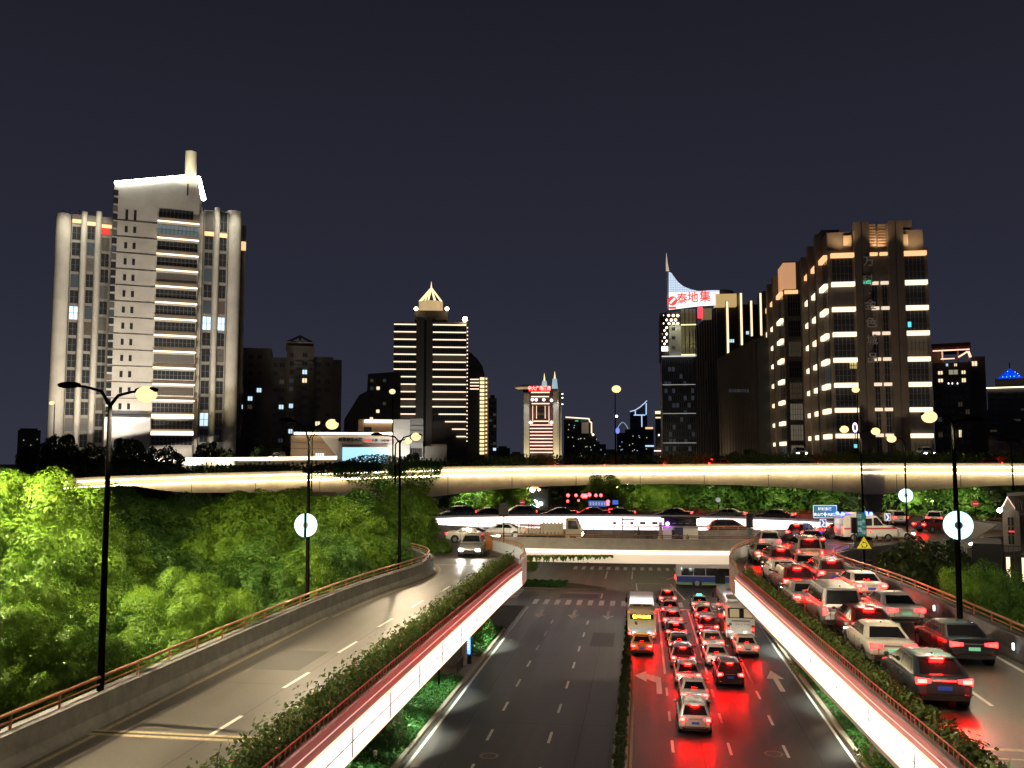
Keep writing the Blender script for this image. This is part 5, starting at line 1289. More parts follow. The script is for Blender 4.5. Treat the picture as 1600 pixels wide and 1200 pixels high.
for px_, py in lamps: c = f.part('round_lamp', dr); c.ball(arc(px_, py, .25), .38, emi('lamp_cream', (1, .72, .5), 7), 8, 6); c.done()
c = f.part('pale_panel'); p0, p1 = arc(1045, 507, .3), arc(1065, 507, .3); c.box(p0[0], p1[0], p1[1] - .1, p1[1] + 2.5, Z(1055, 556), Z(1055, 507), mat('panel_grey', (.3, .31, .28), .6)); c.done()
for py in (512, 526, 541): f.w(X(1052), X(1058), Z(1055, py + 5), Z(1055, py), p1[1] - .12, M_win, (0, 0))
for a, b_ in ((1067, 1072.5), (1074, 1079), (1080.5, 1085), (1086, 1090)):
    for pa, pb in ((484, 507), (511, 553)):
        f.w(X(a), X(b_), Z(1075, pb), Z(1075, pa), -1.2, mat('glass_olive', (.08, .08, .05), .3, emit=(1, .85, .45), es=.05), (0, 2))
c = f.part('drum_light')
for pa in (508, 554.5): c.box(X(1067), X(1090.5), -2.0, -1.3, Z(1075, pa + 1.2), Z(1075, pa), emi('drum_yellow', (1, .85, .40), 1.6))
c.box(X(1036), X(1090), -2.4, -1.0, Z(1060, 558), Z(1060, 557), emi('line_white', (.9, .9, .9), .8))
c.box(X(1036), X(1046), -1.2, -.6, Z(1040, 549), Z(1040, 542), emi('lamp_white', (1, .97, .8), 3))
c.done()
for py in (601, 646, 692): c = f.part('light_line'); c.box(X(1036.5), X(1090), -.25, -.05, Z(1060, py + .5), Z(1060, py - .4), emi('line_grey', (.9, .85, .8), .35)); c.done()
rr_ = random.Random(12)
for px_ in np.arange(1040, 1088, 6):
    for py in np.arange(562, 700, 11.3): f.w(X(px_), X(px_ + 4.2), Z(1060, py + 7), Z(1060, py), -.02, mat('window_faint', (.05, .06, .08), .3, emit=(.5, .6, .8), es=.05) if rr_.random() < .2 else M_win, (1, 0))
# sail sign: a curved wall that wraps round the drum
c = f.part('sail_sign')
prof = [(1045, 425), (1047, 425), (1050, 427), (1054, 434), (1060, 441), (1067, 447), (1075, 450.5), (1083, 453), (1092, 455), (1103, 454), (1113, 453.5), (1124, 453.5)]
botm = [(1045, 483.5), (1060, 482), (1075, 480), (1092, 478), (1124, 476)]
def sy(px_): return -3.5 + ((px_ - 1075) / 50) ** 2 * 3.0
grid = [(px_, interp(prof, px_), interp(botm, px_)) for px_ in np.linspace(1045, 1124, 22)]
E_sail = mat('sail_white', (.7, .7, .68), .5, emit=(1, .97, .93), es=.62)
E_sail2 = mat('sail_lit', (.75, .75, .72), .5, emit=(1, .97, .94), es=1.25)
def at3(px_, py, y): x, z = f.at(px_, py, y); return (x, y, z)
for (pa, ta, ba), (pb, tb, bb) in zip(grid[:-1], grid[1:]):
    for u0, u1, mm in ((0, 1, 0), (1, 2, 1)):
        la, lb = max(ta, 457), max(tb, 457)
        if u0 == 0:
            if ta >= 456.5 and tb >= 456.5: continue
            q = [at3(pa, la, sy(pa)), at3(pb, lb, sy(pb)), at3(pb, tb, sy(pb)), at3(pa, ta, sy(pa))]
        else: q = [at3(pa, ba, sy(pa)), at3(pb, bb, sy(pb)), at3(pb, lb, sy(pb)), at3(pa, la, sy(pa))]
        q2 = [(x, y + .6, z) for x, y, z in q]
        c.add(q + q2, [(0, 1, 2, 3), (7, 6, 5, 4), (0, 4, 5, 1), (1, 5, 6, 2), (2, 6, 7, 3), (3, 7, 4, 0)], E_sail if mm == 0 else E_sail2)
for px_ in np.arange(1048, 1090, 3.6):
    z0_, z1_ = interp(prof, px_), 457
    if z1_ - z0_ > 2: x, y, z = at3(px_, z0_ + .5, sy(px_)); c.box(x - .025, x + .025, y - .08, y - .02, at3(px_, z1_, sy(px_))[2], z, M_mull)
for py in np.arange(431, 457, 3.6):
    xe = 1046 + (py - 425) * .4
    ends = [p for p in np.linspace(1046, 1090, 40) if interp(prof, p) < py]
    if ends:
        for p, q in zip(ends[:-1], ends[1:]): a_, b2 = at3(p, py, sy(p)), at3(q, py, sy(q)); c.box(a_[0], b2[0], min(a_[1], b2[1]) - .07, min(a_[1], b2[1]) - .02, a_[2] - .025, a_[2] + .025, M_mull)
ss = c.done()
MRs = emi('char_red', (1, .08, .07), 1.0)
for ch, px_, pyc, hh in (('泰', 1065.5, 467.5, 14), ('地', 1082.5, 465.5, 14), ('集', 1101.5, 464.5, 15)):
    x, z = f.at(px_, pyc, sy(px_) - .25); s_ = (Z(px_, 460) - Z(px_, 460 + hh)) 
    text(ch, s_ * 1.22, MRs, 'sign_lettering', ss, (x, sy(px_) - .3, z), (R(90), 0, 0), .12, bold=.05)
c = f.part('sign_emblem', ss); x, z = f.at(1050.5, 470.5, sy(1050)); r_ = Z(1050, 461) - Z(1050, 470)
c.tube([(x, sy(1050) - .5, z), (x, sy(1050) - .2, z)], r_ * .8, MRs, 20); c.prism_xz([(x - r_ * .55, z - r_ * .3), (x - r_ * .3, z - r_ * .55), (x + r_ * .55, z + r_ * .3), (x + r_ * .3, z + r_ * .55)], sy(1050) - .62, sy(1050) - .52, E_sail2)
c.box(x - r_ * .6, x + r_ * .6, sy(1050) - .5, sy(1050) - .2, z - r_ * 1.35, z - r_ * 1.0, MRs); c.done()
c = f.part('red_side_sign'); c.box(X(1116.5, -1), X(1124, -1), -1.3, .5, Z(1120, 474, -1), Z(1120, 458.5, -1), E_red); c.box(X(1094.5, -1), X(1102, -1), -1.3, .5, Z(1098, 496, -1), Z(1098, 480, -1), E_red); c.done()
c = f.part('spike'); c.tube([(X(1045.8), -1.5, Z(1046, 484)), (X(1045.8), -1.5, Z(1046, 425))], .18, mat('steel', (.3, .3, .32), .4), 6); c.tube([(X(1047), -1.5, Z(1047, 425)), (X(1045.9), -1.5, Z(1046, 412)), (X(1045.6), -1.5, Z(1046, 397))], [.55, .3, .05], mat('steel_lit', (.6, .55, .45), .4, emit=(1, .8, .6), es=.5), 6); c.done()
flood(f.t, (X(1055), -4, Z(1055, 500)), (X(1055), p1[1], Z(1055, 530)), 1500, (1, .95, .7), 90, rad=.2)
for a in (1070, 1076, 1082, 1088): flood(f.t, (X(a), -3.0, Z(a, 553)), (X(a), -1.2, Z(a, 530)), 500, (1, .85, .4), 60, rad=.15)
f.flush()
f = Frame('slab_building', 'dark slab of vertical ribs with four bright light columns, joined to the sail topped tower', 'building', 1150, 262, rot=0)
X, Z = f.X, f.Z
c = f.part('wall'); c.prism_xz([(X(1091), 0), (X(1206), 0), (X(1206), Z(1200, 470)), (X(1160), Z(1160, 470)), (X(1125), Z(1125, 474)), (X(1104), Z(1104, 495)), (X(1091), Z(1091, 510))], 6, 30, M_slate); c.done()
c = f.part('lower_block'); c.prism_xz([(X(1125, -2), 0), (X(1205, -2), 0), (X(1205, -2), Z(1205, 528, -2)), (X(1182, -2), Z(1182, 530, -2)), (X(1140, -2), Z(1140, 552, -2)), (X(1125, -2), Z(1125, 560, -2))], -2, 5.9, M_stone_d); c.done()
c = f.part('corner_wall'); c.box(X(1186, -2.4), X(1205, -2.4), -2.6, -2.05, 0, Z(1195, 529, -2.4), mat('near_black', (.012, .012, .012), .5)); c.done()
for i, px_ in enumerate(np.arange(1093, 1126, 4.1)):
    c = f.part('rib'); c.box(X(px_), X(px_ + 1.0), 5.2, 5.98, 0, Z(px_, max(478, 508 - (px_ - 1093) * .95)), mat('rib_grey', (.12, .115, .11), .6)); c.done()
for px_ in np.arange(1128, 1186, 4.0):
    c = f.part('rib'); c.box(X(px_, -2), X(px_ + .7, -2), -2.5, -2.02, 0, Z(px_, interp([(1125, 560), (1140, 552), (1182, 530), (1205, 528)], px_) + 1, -2), mat('rib_brown', (.07, .05, .042), .6)); c.done()
for px_, a, b_, w_ in ((1141, 470, 553, 4.6), (1163, 457, 540, 4.6), (1179, 469, 526, 4.2), (1194, 457, 525, 4.2)):
    c = f.part('light_column'); c.box(X(px_ - w_ / 2, 2), X(px_ + w_ / 2, 2), 2, 6.3, Z(px_, b_, 2), Z(px_, a, 2), M_stone_b); lc_ = c.done()
    c = f.part('lit_face', lc_); c.box(X(px_ - w_ / 3, 1.9), X(px_ + w_ / 3, 1.9), 1.8, 1.99, Z(px_, b_ - 1, 2), Z(px_, a + 1, 2), emi('column_cream', (1, .82, .52), 1.5)); c.done()
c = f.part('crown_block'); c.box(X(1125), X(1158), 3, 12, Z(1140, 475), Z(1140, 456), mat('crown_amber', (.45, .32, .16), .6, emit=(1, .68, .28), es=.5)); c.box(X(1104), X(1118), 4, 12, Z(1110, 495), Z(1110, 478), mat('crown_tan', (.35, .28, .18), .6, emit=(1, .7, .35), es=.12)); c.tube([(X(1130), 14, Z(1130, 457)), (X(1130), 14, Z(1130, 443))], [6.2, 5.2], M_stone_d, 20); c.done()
for px_, py in ((1146, 526), (1174, 513)): f.w(X(px_), X(px_ + 8), Z(px_, py + 5), Z(px_, py), 5.9, E_bw, (2, 0))
for px_ in np.arange(1141, 1170, 3.2): f.w(X(px_, -2), X(px_ + 2.2, -2), Z(px_, 613, -2), Z(px_, 608, -2), -2.06, mat('window_faint', (.05, .06, .08), .3, emit=(.5, .6, .8), es=.1), (0, 0))
for px_, py in ((1178, 600), (1180, 640), (1176, 690), (1108, 560), (1112, 640)): f.w(X(px_, -2), X(px_ + 1.5, -2), Z(px_, py + 30, -2), Z(px_, py, -2), -2.07 if px_ > 1125 else 5.9, mat('rib_grey', (.12, .115, .11), .6), (0, 0), name='glazing_line')
f.flush()

# === amber topped residential towers on the right
def amber(label, x0p, Y, segs, top_spec, name='residential_tower'):
    pass
f = Frame('residential_tower', 'large stone residential tower with cream light bands and tall vertical lettering', 'tower', 1302, 195, rot=0)
X, Z = f.X, f.Z
M_st = mat('tower_brown', (.135, .112, .09), .8, var=.2, vscale=.4)
xl = X(1303); xr = X(1461)
ztop = Z(1305, 391)
d1 = f.depth_for(1265, xl)
c = f.part('wall'); c.box(xl, xr, 0, d1, 0, ztop, M_st)
c.prism_xy([(xl - 0, .5), (xr - .6, .5), (xr - .6, d1 - .5), (xl, d1 - .5)], ztop, Z(1305, 355) - 1, M_st); c.done()
for a, b_, tp in ((1343, 1367, 349), (1397, 1421, 347)):
    c = f.part('pillar'); c.box(X(a), X(b_ - 13), -1.3, 0, 0, Z(a, tp), M_st); c.box(X(b_ - 11.5), X(b_), -1.3, 0, 0, Z(a, tp), M_st); c.box(X(b_ - 13), X(b_ - 11.5), -.9, 0, 0, Z(a, tp), M_stone_d); c.done()
c = f.part('roof_room'); c.box(X(1302), X(1332), 6, 14, Z(1310, 357), Z(1310, 348), M_stone_d); c.box(X(1368), X(1396), 1, 14, Z(1380, 355), Z(1380, 350), M_stone_d); c.box(X(1422), X(1441), 1, 14, Z(1380, 355), Z(1380, 344), M_stone_d); c.done()
c = f.part('roof_louvre')
for py in np.arange(351, 386, 4.5):
    for a, b_ in ((1369, 1379), (1383, 1396)): c.box(X(a), X(b_), -.5, .45, Z(a, py + 1.8), Z(a, py), M_stone_b)
c.done()
c = f.part('pale_panel'); c.box(X(1328), X(1341), -.2, 0.45, Z(1330, 384), Z(1330, 368), mat('pale_tan', (.4, .33, .24), .7)); c.done()
c = f.part('pale_panel'); c.box(X(1422), X(1431), -.2, .45, Z(1425, 384), Z(1425, 366), mat('pale_tan', (.4, .33, .24), .7)); c.done()
bp = [(1305, 397), (1305, 442), (1305, 481), (1305, 520), (1305, 560), (1305, 599), (1305, 638), (1305, 678)]
zb_ = [Z(1306, p[1]) for p in bp]
zl_ = [Z(1425, p) for p in (392.5, 440.5, 479.5, 518, 557.5, 597.5, 637, 676.5)]
for i, z in enumerate(zb_):
    top = i == 0
    zn = zb_[i + 1] if i < 7 else z - 5.5
    for a, b_, wd in ((1306.5, 1343, 1), (1369, 1381, 0), (1385, 1397, 0), (1422, 1458, 1)):
        if top and a == 1385: b_ = 1397
        hh = .9 if wd else .65
        mm = E_orange_b if top else (E_bandw if wd else emi('floor_led_dim', (1, .8, .6), .9))
        c = f.part('light_band'); c.box(X(a), X(b_), -1.0 if wd else -.5, -.05 if wd else 0, z - hh, z, mm); c.done()
        if wd or i > 0:
            f.w(X(a) + .3, X(b_) - .3, zn + .25, z - hh - .1, -.03, M_win, (4, 2) if wd else (1, 2))
    dpt = [.09, .42, .73]
    for k, u in enumerate(dpt):
        ya, yb = d1 * (u - .06), d1 * (u + .14)
        c = f.part('light_band'); c.box(xl - .8, xl - .02, ya, yb, z - 1.0, z, E_orange_b if top else E_bandw); c.done()
        f.w(ya + .2, yb - .2, zn + .25, z - 1.1, xl, M_win, (2, 0), 'L')
c = f.part('side_pillar')
for u in (.27, .60, .93): c.box(xl - 1.3, xl, d1 * (u - .035), d1 * (u + .035), 0, ztop + 5.5 - u * 1.5, M_st)
c.done()
f.w(X(1332), X(1344), Z(1332, 576), Z(1332, 566), -.08, emi('lit_olive', (1, .9, .4), .25), (1, 1)); f.w(X(1426), X(1431), Z(1426, 511), Z(1426, 503), -.12, emi('blue_sign', (.05, .3, 1), 3), (0, 0)); f.w(X(1355), X(1369), Z(1360, 445), Z(1360, 440), -1.45, emi('green_sign2', (.1, .9, .5), .8), (0, 0), name='green_light')
ME = mat('letter_steel', (.3, .28, .25), .4, emit=(.9, .8, .7), es=.03)
for ch, px_, py in (('万', 1358, 409), ('科', 1357, 439), ('·', 1359.5, 459), ('金', 1361, 477), ('色', 1362, 505), ('城', 1363.5, 532), ('品', 1364.5, 560)):
    x, z = f.at(px_ - 3, py, -1.6); s_ = Z(1360, 400) - Z(1360, 417)
    text(ch, s_, ME, 'facade_lettering', f.t, (x + .3, -1.62, z), (R(90), 0, 0), .15, bold=.0)
flood(f.t, (X(1383), -2, Z(1383, 392)), (X(1383), .5, Z(1383, 350)), 2500, (1, .65, .35), 100); flood(f.t, (X(1324), -3, Z(1324, 392)), (X(1324), .5, Z(1324, 350)), 1800, (1, .65, .35), 110); flood(f.t, (X(1440), -3, Z(1440, 392)), (X(1440), .5, Z(1440, 350)), 1800, (1, .65, .35), 110)
for px_ in (1330, 1383, 1440): flood(f.t, (X(px_), -30, 8), (X(px_), 0, 35), 17000, (1, .76, .52), 90)
flood(f.t, (xl - 16, d1 * .5, 8), (xl, d1 * .5, 40), 9000, (1, .72, .45), 90)
f.flush()
f = Frame('residential_tower', 'farther matching residential tower with amber lit corner top, left of the lettered tower', 'tower', 1231, 240, rot=0)
X, Z = f.X, f.Z
xl = X(1231); d1 = f.depth_for(1202, xl); xr = X(1268)
c = f.part('wall'); c.box(xl, xr, 0, d1, 0, Z(1232, 452), M_st); c.done()
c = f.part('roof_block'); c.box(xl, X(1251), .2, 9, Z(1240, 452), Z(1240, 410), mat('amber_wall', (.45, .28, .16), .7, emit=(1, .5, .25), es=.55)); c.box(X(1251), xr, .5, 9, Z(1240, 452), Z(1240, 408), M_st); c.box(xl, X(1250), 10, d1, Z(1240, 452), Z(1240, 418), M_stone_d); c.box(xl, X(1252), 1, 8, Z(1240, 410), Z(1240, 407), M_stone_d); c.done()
zz = [Z(1232, p) for p in (454, 496, 528, 559, 592, 625, 658, 690)]
for i, z in enumerate(zz):
    zn = zz[i + 1] if i < 7 else z - 5
    c = f.part('light_band'); c.box(X(1232), X(1253), -.6, -.02, z - .9, z, E_orange_b) if i == 0 else None
    if i == 0: c.done()
    f.w(X(1237), X(1256), zn + .3, z - 1, -.03, M_win if i < 5 else mat('window_lit_dim', (.2, .17, .12), .4, emit=(1, .85, .6), es=.10), (4, 2))
    for u in (.12, .46, .8):
        ya, yb = d1 * (u - .08), d1 * (u + .12)
        c = f.part('light_band'); c.box(xl - .8, xl - .02, ya, yb, z - 1.0, z, E_orange_b if i == 0 else E_bandw); c.done()
        f.w(ya, yb, zn + .3, z - 1.1, xl, M_win, (1, 0), 'L')
for u in (.31, .65, .97): c = f.part('side_pillar'); c.box(xl - 1.3, xl, d1 * (u - .04), d1 * (u + .04), 0, Z(1232, 420), M_st); c.done()
flood(f.t, (xl - 14, d1 * .5, 8), (xl, d1 * .5, 40), 9000, (1, .72, .45), 90)
f.flush()

# === right hand background
f = Frame('dark_tower', 'dark tower with an open roof frame outlined in pink light, right of the lettered tower', 'tower', 1503, 240)
X, Z = f.X, f.Z
c = f.part('wall'); c.box(X(1462), X(1525), 0, 20, 0, Z(1500, 566), M_stone_d); c.box(X(1525), X(1546), 1, 20, 0, Z(1535, 556), M_stone_d); c.done()
c = f.part('roof_canopy'); c.box(X(1462), X(1524), -1, 16, Z(1500, 543), Z(1500, 536), mat('maroon_roof', (.12, .035, .03), .7)); c.box(X(1462), X(1480), 1, 12, Z(1500, 566), Z(1500, 543), M_stone_b)
for px_ in (1478, 1502, 1519): c.box(X(px_), X(px_ + 3), 0, 1, Z(1500, 566), Z(1500, 543), M_stone_b)
c.done()
c = f.part('roof_light'); E_pk = emi('pink_roof', (1, .55, .38), 1.8)
c.box(X(1464), X(1522), -1.3, -1.02, Z(1500, 548), Z(1500, 546.3), E_pk); c.box(X(1478), X(1478.9), -.5, -.1, Z(1500, 559), Z(1500, 548), E_pk); c.box(X(1476), X(1498), -.5, -.1, Z(1500, 560.6), Z(1500, 559.2), E_pk)
c.tube([(X(1504), -.4, Z(1504, 558)), (X(1519), -.4, Z(1519, 549))], .2, E_pk, 5); c.tube([(X(1520), -.4, Z(1520, 549)), (X(1523), -.4, Z(1523, 558))], .3, E_pk, 5); c.done()
for a, b_, p0, p1, m in ((1488, 1502, 578, 585, mat('lit_olive2', (.3, .3, .2), .5, emit=(.9, .9, .6), es=.3)), (1484, 1487, 568, 572, E_bw), (1497, 1501, 568, 572, E_ww), (1471, 1478, 580, 585, E_ww), (1471, 1478, 592, 597, E_ww), (1508, 1514, 579, 584, E_ww), (1508, 1514, 591, 597, E_ww), (1524, 1533, 564, 571, E_ww), (1500, 1504, 672, 683, E_ww)):
    f.w(X(a), X(b_), Z(a, p1), Z(a, p0), -.05 if a < 1523 else .95, m, (1, 0))
for a in (1486, 1492, 1500): f.w(X(a), X(a + 1.5), Z(a, 600), Z(a, 598), -.05, E_white, (0, 0))
for px_ in np.arange(1468, 1520, 11):
    for py in np.arange(604, 690, 12): f.w(X(px_), X(px_ + 6), Z(px_, py + 7), Z(px_, py), -.03, M_win, (1, 0))
f.flush()
f = Frame('office_block', 'grey office block topped by a blue glowing pyramid, at the right edge', 'building', 1580, 340)
X, Z = f.X, f.Z
c = f.part('wall'); c.box(X(1547), X(1640), 0, 26, 0, Z(1580, 605), mat('grey_office', (.13, .125, .12), .8)); c.box(X(1560), X(1630), 3, 20, Z(1580, 605), Z(1580, 590), M_stone_d); c.done()
c = f.part('roof_light'); c.box(X(1545), X(1640), -.6, -.1, Z(1580, 606), Z(1580, 604.3), emi('roof_cream', (1, .85, .6), 2.5)); c.done()
c = f.part('blue_pyramid'); ap = (X(1584), 11, Z(1584, 571)); bz_ = Z(1584, 590); q = [(X(1563), 4, bz_), (X(1606), 4, bz_), (X(1606), 18, bz_), (X(1563), 18, bz_)]
c.add(q + [ap], [(0, 1, 4), (1, 2, 4), (2, 3, 4), (3, 0, 4), (3, 2, 1, 0)], emi('pyramid_blue', (.0, .06, .9), .9))
c.tube([ap, (ap[0], ap[1], Z(1584, 562))], .2, M_dark, 5)
for px_, py in ((1580, 578), (1592, 579), (1596, 582), (1572, 588), (1578, 588), (1584, 587), (1590, 587), (1598, 586)): c.box(X(px_), X(px_ + .9), 3.2 + (588 - py) * .35, 3.9 + (588 - py) * .35, Z(px_, py), Z(px_, py - 1), emi('cyan_dot', (.2, .7, 1), 3))
c.done()
for i, py in enumerate(np.arange(613, 705, 8.4)):
    for px_ in np.arange(1549, 1622, 12.5): f.w(X(px_), X(px_ + 10.5), Z(px_, py + 3), Z(px_, py), -.03, M_win, (3, 0))
f.flush()
f = Frame('temple_roof_building', 'dark building with an upturned tiled roof behind the overpass at the right edge', 'building', 1590, 185)
X, Z = f.X, f.Z
c = f.part('wall'); c.box(X(1545), X(1640), 2, 16, 0, Z(1590, 684), M_stone_d); c.done()
c = f.part('roof'); rf = [(1546, 682), (1562, 681), (1572, 668), (1580, 657), (1583, 651), (1587, 656), (1600, 660), (1640, 662), (1640, 686), (1546, 686)]
c.prism_xz([(X(a), Z(a, b_)) for a, b_ in rf], 0, 14, mat('tile_dark', (.04, .035, .03), .8)); c.done()
for px_ in (1560, 1580, 1600): f.w(X(px_), X(px_ + 8), Z(px_, 702), Z(px_, 692), 1.95, M_win, (2, 0))
f.flush()

# === traditional house on the right, close to the road
f = Frame('tiled_roof_house', 'grey brick house with a string of light along its gable, right edge above the bushes', 'house', 1575, 78, z0=0)
X, Z = f.X, f.Z
M_bg = mat('brick_grey', (.25, .23, .22), .85, var=.3, vscale=2)
c = f.part('gable_wall'); c.prism_xz([(X(1562), Z(1562, 863)), (X(1589), Z(1589, 860)), (X(1589), Z(1589, 800)), (X(1584), Z(1584, 798)), (X(1572), Z(1572, 779)), (X(1562), Z(1562, 797))], 0, 7, M_bg); c.done()
c = f.part('wall'); c.box(X(1590), X(1670), 1.0, 7, Z(1600, 905), Z(1600, 800), M_stone_d); c.done()
c = f.part('roof'); c.prism_xz([(X(1571), Z(1571, 775)), (X(1660), Z(1660, 770)), (X(1660), Z(1660, 800)), (X(1586), Z(1586, 798))], -.3, 7.5, mat('tile_dark', (.04, .035, .03), .8))
for k in range(24): x = X(1584 + k * 3.4); c.tube([(x, -.32, Z(1584, 797)), (x - .15, -.31, Z(1584, 776))], .06, mat('tile_dark2', (.03, .028, .026), .8), 5)
c.box(X(1588), X(1665), -1.4, 1, Z(1600, 805), Z(1600, 801), mat('tile_dark', (.04, .035, .03), .8)); c.done()
c = f.part('eave_light'); E_e = emi('eave_led', (1, .78, .62), 2.2); c.tube([(X(1557), -.25, Z(1557, 799)), (X(1565), -.25, Z(1565, 788)), (X(1571.5), -.25, Z(1571, 776))], .045, E_e, 5); c.tube([(X(1571.5), -.25, Z(1571, 776)), (X(1577), -.25, Z(1577, 786)), (X(1584), -.25, Z(1584, 797))], .04, emi('eave_led_dim', (1, .7, .6), .8), 5); c.done()
f.w(X(1570), X(1579), Z(1575, 850), Z(1575, 808), -.03, M_win, (1, 2)); f.w(X(1595), X(1606), Z(1600, 880), Z(1600, 812), .95, M_win, (1, 3))
f.w(X(1571), X(1580), Z(1575, 831), Z(1575, 829), -.16, emi('red_tube', (1, .08, .1), 1.2), (0, 0), name='red_tube'); f.w(X(1597), X(1601), Z(1600, 818), Z(1600, 812), .8, E_red, (0, 0), name='red_lamp')
c = f.part('balcony'); c.box(X(1560), X(1660), -1.4, 0, Z(1580, 868), Z(1580, 863), M_stone_d)
for k in range(12): x = X(1561) + k * .35; c.box(x, x + .05, -1.35, -1.3, Z(1580, 863), Z(1580, 852), M_stone_d)
c.box(X(1561), X(1660), -1.38, -1.28, Z(1580, 852), Z(1580, 850.5), M_stone_d); c.done()
for px_ in (1568, 1592): c = f.part('column'); c.box(X(px_ - 3), X(px_ + 3), -.9, -.2, 0, Z(px_, 868), mat('column_cream', (.4, .33, .24), .7)); c.done()
f.flush()
f = Frame('metal_shed', 'black shed with a pale corrugated lean-to roof behind the right lamp disc', 'shed', 1530, 74)
X, Z = f.X, f.Z
c = f.part('wall'); c.box(X(1512), X(1560), .6, 6, 0, Z(1530, 850), mat('shed_black', (.012, .012, .014), .7)); c.done()
c = f.part('roof'); rm = mat('corrugated', (.24, .22, .21), .5, metal=.3)
P0, P1, P2, P3 = Vector((X(1468), -2, Z(1468, 822))), Vector((X(1505), -2, Z(1505, 846))), Vector((X(1556), 3, Z(1556, 822))), Vector((X(1516), 3, Z(1516, 817)))
n_ = 16
for k in range(n_):
    a, b_ = k / n_, (k + .5) / n_
    q = [P0.lerp(P3, a), P0.lerp(P3, b_), P1.lerp(P2, b_), P1.lerp(P2, a)]; q2 = [v - Vector((0, 0, .12)) for v in q]
    c.add(q + q2, [(0, 1, 2, 3), (7, 6, 5, 4), (0, 4, 5, 1), (1, 5, 6, 2), (2, 6, 7, 3), (3, 7, 4, 0)], rm)
for k in range(n_):
    a, b_ = (k + .5) / n_, (k + 1) / n_
    q = [v - Vector((0, 0, .05)) for v in (P0.lerp(P3, a), P0.lerp(P3, b_), P1.lerp(P2, b_), P1.lerp(P2, a))]; q2 = [v - Vector((0, 0, .05)) for v in q]
    c.add(q + q2, [(0, 1, 2, 3), (7, 6, 5, 4), (0, 4, 5, 1), (1, 5, 6, 2), (2, 6, 7, 3), (3, 7, 4, 0)], M_dark)
c.done()
for k in range(4): f.w(X(1493 + k * 3.4), X(1494.8 + k * 3.4), Z(1500, 885), Z(1500, 857), .5, mat('shed_pane', (.4, .4, .38), .6), (0, 0), name='door_panel')
c = f.part('bulb'); c.ball((X(1511), -.6, Z(1511, 848)), .14, emi('bulb_warm', (1, .85, .7), 8), 8, 6); c.ball((X(1558), -1.2, Z(1558, 796)), .17, emi('bulb_hot', (1, .85, .6), 200), 8, 6); c.done()
f.flush()

# === police booth on the ring
t = thing('traffic_booth', 'small white booth with dark upper windows and a purple lamp on the ring', 'booth', (0, 0, 8.01))
p0, p1 = D(1035, 800, 87.3), D(1090, 800, 87.3); t.location = (p0.x, 86.9, 8.01)
w_ = p1.x - p0.x
b = MB(); b.box(0, w_, 0, 1.0, 0, 1.55, mat('booth_white', (.6, .58, .55), .6)); b.box(.12, w_ - .12, .12, .95, 1.55, 2.25, M_glass); b.build('wall', t)
b = MB(); b.box(-.15, w_ + .15, -.15, 1.1, 2.25, 2.42, M_dark); b.box(-.6, w_ + .8, -.2, -.12, 1.55, 1.62, M_dark); b.build('roof', t)
b = MB(); b.box(1.1, 1.9, -.03, 0, 0, 1.4, mat('door_blue', (.03, .04, .10), .5)); b.build('door', t)
b = MB(); b.ball((.45, -.12, 1.75), .16, emi('purple_lamp', (.45, .10, 1), 60), 10, 7); b.build('beacon_lamp', t)
b = MB()
for k in range(6): b.box(.3 + k * .6, .7 + k * .6, .09, .119, 1.75, 1.8, M_rim)
b.build('window_chrome', t)
b = MB(); b.box(-.35, -.05, .1, .2, 0, 1.9, mat('booth_pink', (.5, .35, .33), .6)); b.build('side_panel', t)
# ------------------------------------------------------------------ foliage
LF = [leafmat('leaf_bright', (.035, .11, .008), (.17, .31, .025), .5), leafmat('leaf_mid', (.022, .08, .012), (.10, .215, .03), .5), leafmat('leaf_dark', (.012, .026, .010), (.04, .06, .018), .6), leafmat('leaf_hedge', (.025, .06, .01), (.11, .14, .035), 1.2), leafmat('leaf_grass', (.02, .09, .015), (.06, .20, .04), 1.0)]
M_bark = mat('bark', (.07, .05, .035), .9, var=.3, bump=.5)
def leaves(name, P, Nn, size, m, seed, aspect=.55, jit=.55):
    """one small bent leaf blade (two triangles) per point, turned roughly along its normal"""
    rs = np.random.RandomState(seed); n = len(P)
    N_ = Nn + rs.normal(0, jit, (n, 3)); N_ /= np.linalg.norm(N_, axis=1)[:, None] + 1e-9
    A = np.cross(N_, rs.normal(0, 1, (n, 3))); A /= np.linalg.norm(A, axis=1)[:, None] + 1e-9
    B = np.cross(N_, A)
    s = size * rs.uniform(.65, 1.35, n)[:, None]
    v = np.stack([P - A * s, P - B * s * aspect + N_ * s * .12, P + A * s, P + B * s * aspect + N_ * s * .12], 1).reshape(-1, 3)
    me = bpy.data.meshes.new(name); me.vertices.add(4 * n); me.vertices.foreach_set('co', v.astype(np.float32).ravel())
    me.loops.add(4 * n); me.loops.foreach_set('vertex_index', np.arange(4 * n, dtype=np.int32))
    me.polygons.add(n); me.polygons.foreach_set('loop_start', np.arange(0, 4 * n, 4, dtype=np.int32))
    me.update(calc_edges=True); me.materials.append(m); return me
